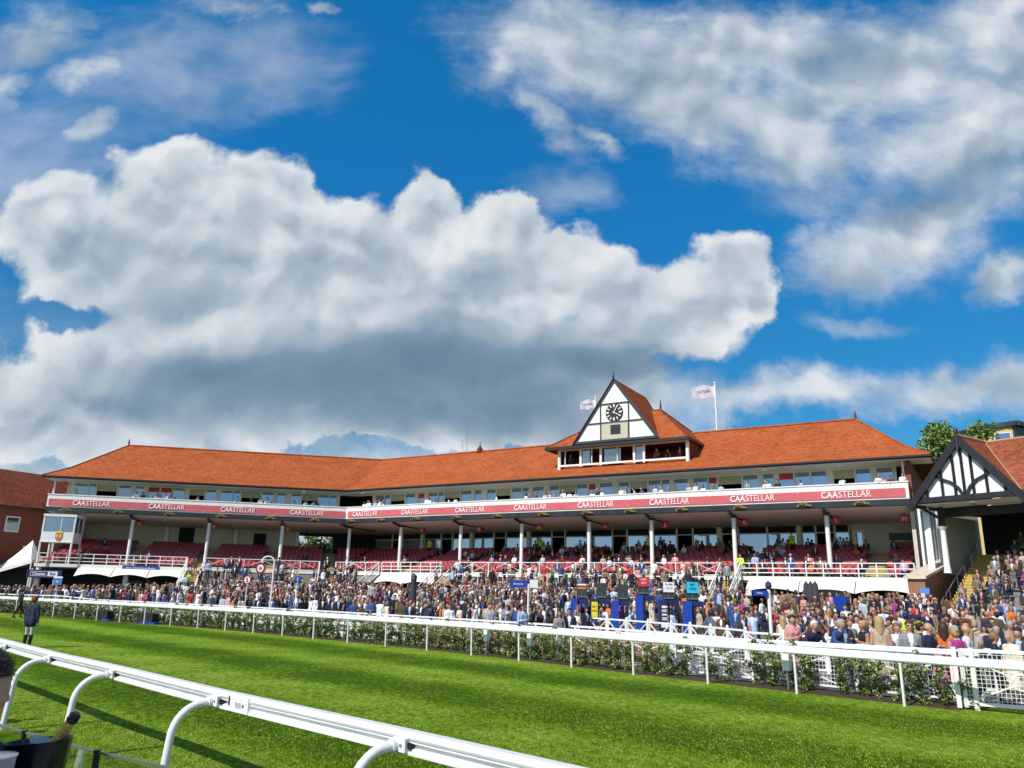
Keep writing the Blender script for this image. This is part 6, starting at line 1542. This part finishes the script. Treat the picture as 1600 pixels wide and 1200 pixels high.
# balcony spectators
bal=[('L',x) for x in (118,213,225,243,250,262,268,310,372,394,408,418,462,478,492,498)]+[('M',x) for x in (566,572,577,584,590,597,664,669,675,698,708,772,818,825,834,848,855,862,877,886,895,922,930,936,968,974,990,1001,1020,1031,1041,1052,1073,1084,1096,1113,1124,1165,1194,1199,1213,1252,1315,1372,1378,1393,1411)]
for i,(w,x) in enumerate(bal):
    t=line_t(w,x,760); r=pr_; look=rand_look(r,lean=r.random()<.45)
    if r.random()<.62: look['top']='white' if r.random()<.75 else 'light blue'
    add(WP(w,t,.62 if PROTO[look['pi']]['pose']=='lean' else .5,9.36),face(-wd(w)[1])+r.gauss(0,.5),'balcony',look)
for t in (24.6,33.0,34.0,35.1): add(WP('M',t,3.0,13.0),face(-nM),'tower',rand_look(pr_))
# the two people on the course
c=at(45,1010,1); 
J=atz(41,1012,0); 
J2=atz(29,968,0); J2=atz(27,966,0); add((J2.x,J2.y,0),face((.5,.8)),'course',lk(6,'black','black','white','dark',1),dict(keep=True,sc=1.02),'person in black jacket further along the turf, partly hidden by the rider')
# which 300 show largest: paint simple boxes front to back and count what stays visible
order=sorted(range(len(PEOPLE)), key=lambda i: proj(PEOPLE[i]['pos'])[2])
buf=np.zeros((600,800),bool)
def prect(x0,y0,x1,y1):
    return max(0,int(x0/2)),max(0,int(y0/2)),min(800,int(x1/2)+1),min(600,int(y1/2)+1)
for i in order:
    P=PEOPLE[i]; hgt=1.25 if PROTO[P['pi']]['pose']=='sit' else 1.72
    x,y0,_=proj(P['pos']+Vector((0,0,hgt))); x1_,y1,_=proj(P['pos']); w_=.42*F_PX/_
    if P['zone'] in('balcony','tower'): y1=y0+(y1-y0)*.36
    a=prect(x-w_/2,y0,x+w_/2,y1); sub_=buf[a[1]:a[3],a[0]:a[2]]; P['vis']=float((~sub_).sum()) if sub_.size else 0; sub_[:]=True
for P in PEOPLE:
    if P.get('keep'): P['vis']+=1e6
rank=sorted(range(len(PEOPLE)), key=lambda i:-PEOPLE[i]['vis']); IND=set(rank[:298]); REST=[i for i in rank[298:] if PEOPLE[i]['vis']>0 or pr_.random()<.5]
# labels that single people out
def where(P):
    x,y,d=proj(P['pos']+Vector((0,0,1.6))); z=P['zone']
    if z=='balcony':
        return 'on the upper balcony '+('at the left end' if x<190 else 'above the second banner word' if x<330 else 'left of the bend' if x<540 else 'just right of the bend' if x<700 else 'left of the clock tower' if x<870 else 'below the clock gable' if x<1000 else 'right of the clock tower' if x<1130 else 'towards the right end' if x<1300 else 'at the right end')
    if z=='tower': return 'inside the clock tower window'
    if z=='seat': return 'in the red seats '+('of the left wing' if x<540 else 'right of the bend' if x<720 else 'behind the middle stairs' if x<900 else 'behind the betting pitches' if x<1140 else 'above the right awnings')
    if z=='right terrace': return 'on the gabled stand terrace '+('low down' if y>900 else 'halfway up' if y>860 else 'high up')
    if z in('terrace','stair'): return 'on the steps '+('below the left lattice railing' if x<500 else 'below the bend' if x<620 else 'right of the middle stairs' if x<800 else 'behind the white signpost' if x<900 else 'behind the betting pitches' if x<1090 else 'left of the right stair')
    row='at the front of the lawn crowd ' if d<proj(rail_at(rail_s(P['pos'].x,P['pos'].y),0)[0])[2]+9 else 'deep in the lawn crowd '
    return row+('under the marquee' if x<60 else 'below the left betting sign' if x<150 else 'below the left awnings' if x<290 else 'by the left stair' if x<380 else 'by the arched pole' if x<450 else 'by the round blue sign' if x<540 else 'near the low stairs' if x<640 else 'by the grey totem' if x<720 else 'left of the white signpost' if x<820 else 'right of the white signpost' if x<890 else 'among the betting pitches' if x<1100 else 'below the right stair' if x<1190 else 'by the tall signpost' if x<1250 else 'by the closed parasols' if x<1330 else 'under the right awnings' if x<1440 else 'below the yellow stair' if x<1530 else 'at the far right')
seen={}
def describe(P,lvl):
    pr=PROTO[P['pi']]; who='man' if pr['sex']=='m' else 'woman'; g_=('dress' if pr['dress'] else 'top') if who=='woman' else ('shirt' if P['top'] in('white','light blue','pink') else 'jacket')
    hr='bald' if pr['style']=='bald' else P['hair']+' haired'
    ex=''
    if lvl>0: ex={'drink':' raising a hand','phone':' looking at hands','cross':' with folded arms','hip':' hands on hips','walk':' mid step','sit':' seated','lean':' leaning forward','point':' pointing ahead','stand':' arms down','bend':' bending'}[pr['pose']]
    if lvl>1: ex+=(', in sunglasses' if P['glasses'] else ', no sunglasses') if not P['hat'] else ', in a hat'
    s=f"{hr} {who} in {P['top']} {g_}{ex}, {where(P)}"
    return s
cand=[i for i in rank[:298]]
for i in cand:
    P=PEOPLE[i]
    if P['label']: continue
    for lvl in range(3):
        s=describe(P,lvl)
        if len(s.split())>16: s=' '.join(s.replace(' looking at hands',' hands raised').replace(', no sunglasses','').split()[:16])
        if s not in seen: break
    if s in seen:
        seen[s].append(i)
    else: seen[s]=[i]
    P['label']=s
for s,l in seen.items():
    if len(l)>1:
        l.sort(key=lambda i:proj(PEOPLE[i]['pos'])[0]); nm=['leftmost','next','third','fourth','fifth','sixth']
        for k,i in enumerate(l):
            w_=s.split(); PEOPLE[i]['label']=' '.join(([nm[min(k,5)]]+w_)[:16])
for i in cand:
    P=PEOPLE[i]
    P['ob']=put_person(P['pi'],P['pos'],P['rz'],P['top'],P['bot'],P['shirt'],P['hair'],P['skin'],P['sc'],P['label'],'racegoers in the crowd' if P['zone']!='course' else None,P['hat'],P['glasses'])
# everyone else: one mass
matl=[]; midx={}
def mi_of(m):
    if m.name not in midx: midx[m.name]=len(matl); matl.append(m)
    return midx[m.name]
VV=[];QQ=[];MM=[];base=0
for i in REST:
    P=PEOPLE[i]; pr=PROTO[P['pi']]; c_,s_=math.cos(P['rz']),math.sin(P['rz']); Rm=np.array([[c_,-s_,0],[s_,c_,0],[0,0,1]])*P['sc']
    lut=np.array([mi_of(m) for m in (SKN[P['skin']],CM[P['top']],CM[P['bot']],CM[P['shirt']],SHOE)]+[0])
    V_=pr['V']@Rm.T+np.array(P['pos']); VV.append(V_); QQ.append(pr['Q']+base); MM.append(lut[pr['L']]); base+=len(V_)
    if pr['hv'] is not None: V_=pr['hv']@Rm.T+np.array(P['pos']); VV.append(V_); QQ.append(pr['hq']+base); MM.append(np.full(len(pr['hq']),mi_of(HM[P['hair']]))); base+=len(V_)
me=mk_mesh('crowd',np.concatenate(VV),np.concatenate(QQ),np.concatenate(MM))
for m in matl: me.materials.append(m)
ob=bpy.data.objects.new('crowd',me); COL.objects.link(ob); tag(ob,'dense crowd of smartly dressed racegoers packed on the lawn and in the stand behind','crowd',kind='stuff')
VV=[];QQ=[];MM=[];base=0; m2=[SKN[0],CM['navy'],CM['charcoal'],CM['white'],SHOE,HM['dark']]
for (x,y,pi_) in ((-9.5,13.3,0),(-8.7,12.2,1),(-7.95,11.1,4),(-7.35,10.3,2),(-6.85,9.55,8),(-6.3,8.75,0)):
    pr=PROTO[pi_]; a_=face((.7,.7)); c_,s_=math.cos(a_),math.sin(a_); V_=pr['V']@np.array([[c_,-s_,0],[s_,c_,0],[0,0,1]]).T+np.array((x,y,0)); VV.append(V_); QQ.append(pr['Q']+base); MM.append(pr['L']); base+=len(V_)
me=mk_mesh('spectators',np.concatenate(VV),np.concatenate(QQ),np.concatenate(MM))
for m in m2: me.materials.append(m)
ob=bpy.data.objects.new('spectators',me); COL.objects.link(ob); tag(ob,'row of spectators by the near rail just left of the view, casting shadows on the turf','crowd',kind='stuff')
# rider's boots
# ------------------------------------------------------------------ seated person at the left edge (close)
def strands(V_,Q,n,ln,seed,c0):
    r=np.random.default_rng(seed); P=V_[Q].mean(1)[r.integers(0,len(Q),n)]; o=P-c0; o/=np.linalg.norm(o,axis=1)[:,None]
    t=np.cross(o,r.normal(size=(n,3))); t/=np.linalg.norm(t,axis=1)[:,None]; d=o*.35+np.array([0,.25,-.5])+r.normal(size=(n,3))*.35; d/=np.linalg.norm(d,axis=1)[:,None]; L_=(ln*r.uniform(.5,1.4,n))[:,None]
    a=P-o*.002-t*.0016; b=P-o*.002+t*.0016; c=P+d*L_+t*.0006+o*.004; e=P+d*L_-t*.0006+o*.004
    return np.stack([a,b,c,e],1).reshape(-1,3), np.arange(n*4).reshape(-1,4)
def close_person(C,hx,style,h,loc,rz,top,hair,label,sc=1.0,bot='navy',st=5000):
    V_,Q=grow(C,h); lab=label_faces(V_,Q,C,'m',False,'x',False); me=mk_mesh('person',V_,Q,lab)
    for m in (SKN[1],CM[top],CM[bot],CM['white'],SHOE): me.materials.append(m)
    ob=bpy.data.objects.new('person',me); COL.objects.link(ob); ob.location=loc; ob.rotation_euler=(0,0,rz); ob.scale=(sc,)*3; tag(ob,label,'person')
    hv,hq=hair_mesh(hx,style,h*.9); sv,sq=strands(hv,hq,st,.017,4,np.array(hx(0,.02,.12))); sq=sq+len(hv); hv=np.concatenate([hv,sv]); hq=np.concatenate([hq,sq]); hm=mk_mesh('hair',hv,hq,np.zeros(len(hq),int)); hm.materials.append(HM[hair]); ho=bpy.data.objects.new('hair',hm); COL.objects.link(ho); ho.parent=ob
    return ob
C,hx,_=skel('stand','m',random.Random(8))
C=[(a,b,r1*(1.10 if l==TOP_ else .84 if l==BOT_ else 1),r2*(1.12 if l==TOP_ else .84 if l==BOT_ else 1),l) for a,b,r1,r2,l in C]
C+=[((-.10,.02,1.0),(-.105,.02,.88),.115,.125,TOP_),((.10,.02,1.0),(.105,.02,.88),.115,.125,TOP_)]
RID=close_person(C,hx,'short',.015,(J.x,J.y,0),face((.15,1)),'navy','ginger','ginger haired rider in navy jacket, pale breeches and black boots walking on the turf',1.0,'pale grey',1500)
for s_ in (-1,1):
    g=MB(); x=s_*.105; g.tube([(x,.01,.06),(x,.012,.18),(x,.0,.34),(x,-.01,.44)],[.052,.056,.068,.072],10); g.tube([(x,.0,.045),(x+s_*.015,-.14,.035)],[.045,.035],8)
    b_=g.build('riding_boot',mat('polished_black_boot',(.008,.008,.009),.3),None,smooth=True); b_.parent=RID
C,hx,_=skel('sit','m',random.Random(3))
hd=at(-47,1078,2.75)
close_person(C,hx,'short',.012,(hd.x-.0,hd.y,hd.z-1.24),R(88),'navy','dark','dark haired person in profile at the left edge, mostly out of frame',1.0)
g=MB(); c=Vector((hd.x-.02,hd.y,PZ)); th=thing('chair','grey outdoor chair under the seated person at the left edge','chair',c)
g.box(c+Vector((0,0,.42)),(.42,.42,.04)); g.build('seat',METAL,th); g=MB(); g.box(c+Vector((-.24,0,.68)),(.03,.42,.4)); g.build('backrest',METAL,th)
for a_ in (-.18,.18):
    for b_ in (-.18,.18): g=MB(); g.tube([c+Vector((a_,b_,0)),c+Vector((a_,b_,.42))],.014,6); g.build('leg',METAL,th)

# ------------------------------------------------------------------ red tip-up seats
sm=MB()
def arcpts(w_,z0,z1,y0,y1,n=5):
    G=[]
    for j in range(4):
        k=j/3; row=[]
        for i in range(n+1):
            u=i/n-.5; zz=z0+(z1-z0)*k-(.05*(2*u)**2 if j==3 else 0); row.append(Vector((u*w_,y0+(y1-y0)*k+.05*(2*u)**2*-1,zz)))
        G.append(row)
    return G
bk2=MB(); bk2.grid(arcpts(.44,.40,.80,.16,.24)); bk2.grid([[p+Vector((0,.03,0)) for p in r_] for r_ in arcpts(.44,.40,.80,.16,.24)]); 
st2=MB(); st2.hexa([(-.2,-.2,.40),(.2,-.2,.40),(.2,.14,.385),(-.2,.14,.385),(-.21,-.22,.44),(.21,-.22,.44),(.2,.16,.425),(-.2,.16,.425)])
ft2=MB(); ft2.box((0,.1,.19),(.05,.22,.38)); 
spots=[]
occ=[(P['pos'].x,P['pos'].y) for P in PEOPLE if P['zone']=='seat']
for w,lim in (('L',LL),('M',51.9)):
    for k in range(ROWS):
        t=.45 if w=='L' else -kL*(def_o(k)) *1.0
        if w=='L': lim=LL+kL*def_o(k)-.4
        while t<lim:
            if not any(ww==w and a_-.22<t<b_+.22 for ww,a_,b_ in AISLES) and not (w=='L' and t<4.3 and k>0 and k<5 and False):
                spots.append((w,t,k))
            t+=.5
col_px=[proj(WP(w,t,1.5,5))[:1][0] for w,t in cols]
def seat_score(s):
    w,t,k=s; p=WP(w,t,def_o(k),def_z(k)+.6); x,y,d=proj(p); return d+ (6 if k in(3,4,5,6) else 0)
spots.sort(key=seat_score); proto_seat=None
srow=['front','second','third','fourth','fifth','sixth','seventh','eighth','back']
sec=lambda t:'right end block' if t>50.2 else 'block above the right awnings' if t>40.4 else 'block left of the right stair' if t>33.2 else 'block behind the betting pitches' if t>27.4 else 'middle block'
for w,t,k in spots[:297]:
    p=WP(w,t,def_o(k)+.2,def_z(k)); rz=math.atan2(wd(w)[0].y,wd(w)[0].x); lab='red plastic seat in the %s row of the %s'%(srow[k],sec(t))
    if proto_seat is None:
        proto_seat=thing('stand_seat',lab,'seat',(0,0,0),'red plastic seats in the right half of the stand'); 
        st2.build('seat',RED,proto_seat); bk2.build('backrest',RED,proto_seat,smooth=True); ft2.build('leg',DGREY,proto_seat)
        proto_seat.location=p; proto_seat.rotation_euler=(0,0,rz)
    else: dup(proto_seat,p,rz,lab)
VV=[];FF=[];b_=0
allv=np.array([tuple(v) for v in bk2.v+st2.v]); allf=[f for f in bk2.f]+[tuple(i+len(bk2.v) for i in f) for f in st2.f]; af=np.array(allf)
for w,t,k in spots[297:]:
    p=WP(w,t,def_o(k)+.2,def_z(k)); a=math.atan2(wd(w)[0].y,wd(w)[0].x); c_,s_=math.cos(a),math.sin(a)
    VV.append(allv@np.array([[c_,-s_,0],[s_,c_,0],[0,0,1]]).T+np.array(p)); FF.append(af+b_); b_+=len(allv)
me=mk_mesh('seating',np.concatenate(VV),np.concatenate(FF),np.zeros(sum(len(f) for f in FF),int),False); me.materials.append(RED); ob=bpy.data.objects.new('seating',me); COL.objects.link(ob)
tag(ob,'rows of red plastic seats filling the left wing and the back of the stand','seating',kind='stuff')
# stacked red chairs at the left end
for i,(t,o) in enumerate(((4.6,1.4),(5.4,1.8),(3.6,1.2))):
    c=WP('L',t,o,def_z(1)); th=thing('chair_stack','','chairs',c,'stacks of spare red chairs by the commentary box')
    th['label']='stack of spare red chairs '+('beside the commentary box','furthest right of the three stacks','partly behind the commentary box post')[i]
    for j in range(5):
        g=MB(); g.v=[(v[0]*1.15+c.x,v[1]*1.15+c.y,v[2]+c.z-.2+.28*j) for v in [tuple(q) for q in bk2.v+st2.v]]; g.f=list(allf); g.m=[0]*len(allf); g.build('chair',RED,th)
# crush barriers on the front terraces
for (w,t0_,t1_,o) in [('L',15.4,19.5,-1.9),('L',20.5,25.9,-1.9),('L',18.0,23.0,-3.6),('M',.3,5.0,-1.9),('L',27.9,30.2,-3.4),('M',14.8,19.6,-1.9),('M',20.6,25.0,-1.9),('M',26,31,-1.9),('M',32,38.6,-1.9),('M',14.8,19.0,-3.6),('M',19.8,24.2,-3.6),('M',27.0,30.6,-3.6),('M',33.4,37.6,-3.6)]:
    z=terr_z(o); c=WP(w,(t0_+t1_)/2,o,z); x=proj(c)[0]
    th=thing('crush_barrier','white crush barrier on the %s steps %s'%('upper' if o>-2.5 else 'lower','below the left lattice railing' if x<480 else 'below the bend' if x<640 else 'right of the middle stairs' if x<790 else 'behind the white signpost' if x<880 else 'left of the betting pitches' if x<960 else 'behind the red betting sign' if x<1040 else 'left of the right stair'),'barrier',c,'white crush barriers on the front steps')
    g=MB(); g.bar(WP(w,t0_,o,z+1.08),WP(w,t1_,o,z+1.08),.08,.07); g.build('barrier_rail',WHITE,th); n=max(2,round((t1_-t0_)/1.7))
    for i in range(n+1): g=MB(); q=WP(w,t0_+(t1_-t0_)*i/n,o,z); g.bar(q,q+Vector((0,0,1.05)),.06); g.build('barrier_leg',WHITE,th)

# ------------------------------------------------------------------ grass blades over the near turf
def blades(name,n,ymin,ymax,hgt,wid,seed,pw=1.0,label=''):
    r=np.random.default_rng(seed); y=ymin+(ymax-ymin)*r.uniform(0,1,n)**pw; x=r.uniform(-.78,.78,n)*y; 
    a=r.uniform(0,6.283,n); h=hgt*r.uniform(.45,1.15,n)*np.clip(1.45-y/16,.25,1); w=wid*r.uniform(.7,1.3,n)*(1+y*.03); lx=r.normal(0,.45,n)*h; ly=r.normal(0,.45,n)*h
    c=np.stack([x,y,np.zeros(n)],1); d=np.stack([np.cos(a),np.sin(a),np.zeros(n)],1)*w[:,None]
    tip=c+np.stack([lx,ly,h],1); V_=np.stack([c-d,c+d,tip],1).reshape(-1,3)
    me=bpy.data.meshes.new(name); me.vertices.add(n*3); me.vertices.foreach_set('co',V_.astype(np.float32).ravel()); me.loops.add(n*3); me.loops.foreach_set('vertex_index',np.arange(n*3,dtype=np.int32)); me.polygons.add(n)
    me.polygons.foreach_set('loop_start',np.arange(n,dtype=np.int32)*3); me.polygons.foreach_set('loop_total',np.full(n,3,np.int32)); me.polygons.foreach_set('material_index',r.choice([0,0,0,1,1,2],n).astype(np.int32))
    for m in GR: me.materials.append(m)
    me.update(); ob=bpy.data.objects.new(name,me); COL.objects.link(ob); tag(ob,label,'grass',kind='stuff')
GR=[mat('grass_blade',(.15,.265,.010),.6,.35,1.3,spec=.12),mat('grass_blade_light',(.31,.41,.05),.6,.3,1.3,spec=.12),mat('grass_blade_dark',(.06,.12,.005),.6,.35,1.3,spec=.12)]
blades('grass',260000,5.2,20,.042,.0042,5,1.25,'short green turf grass in the foreground of the course')
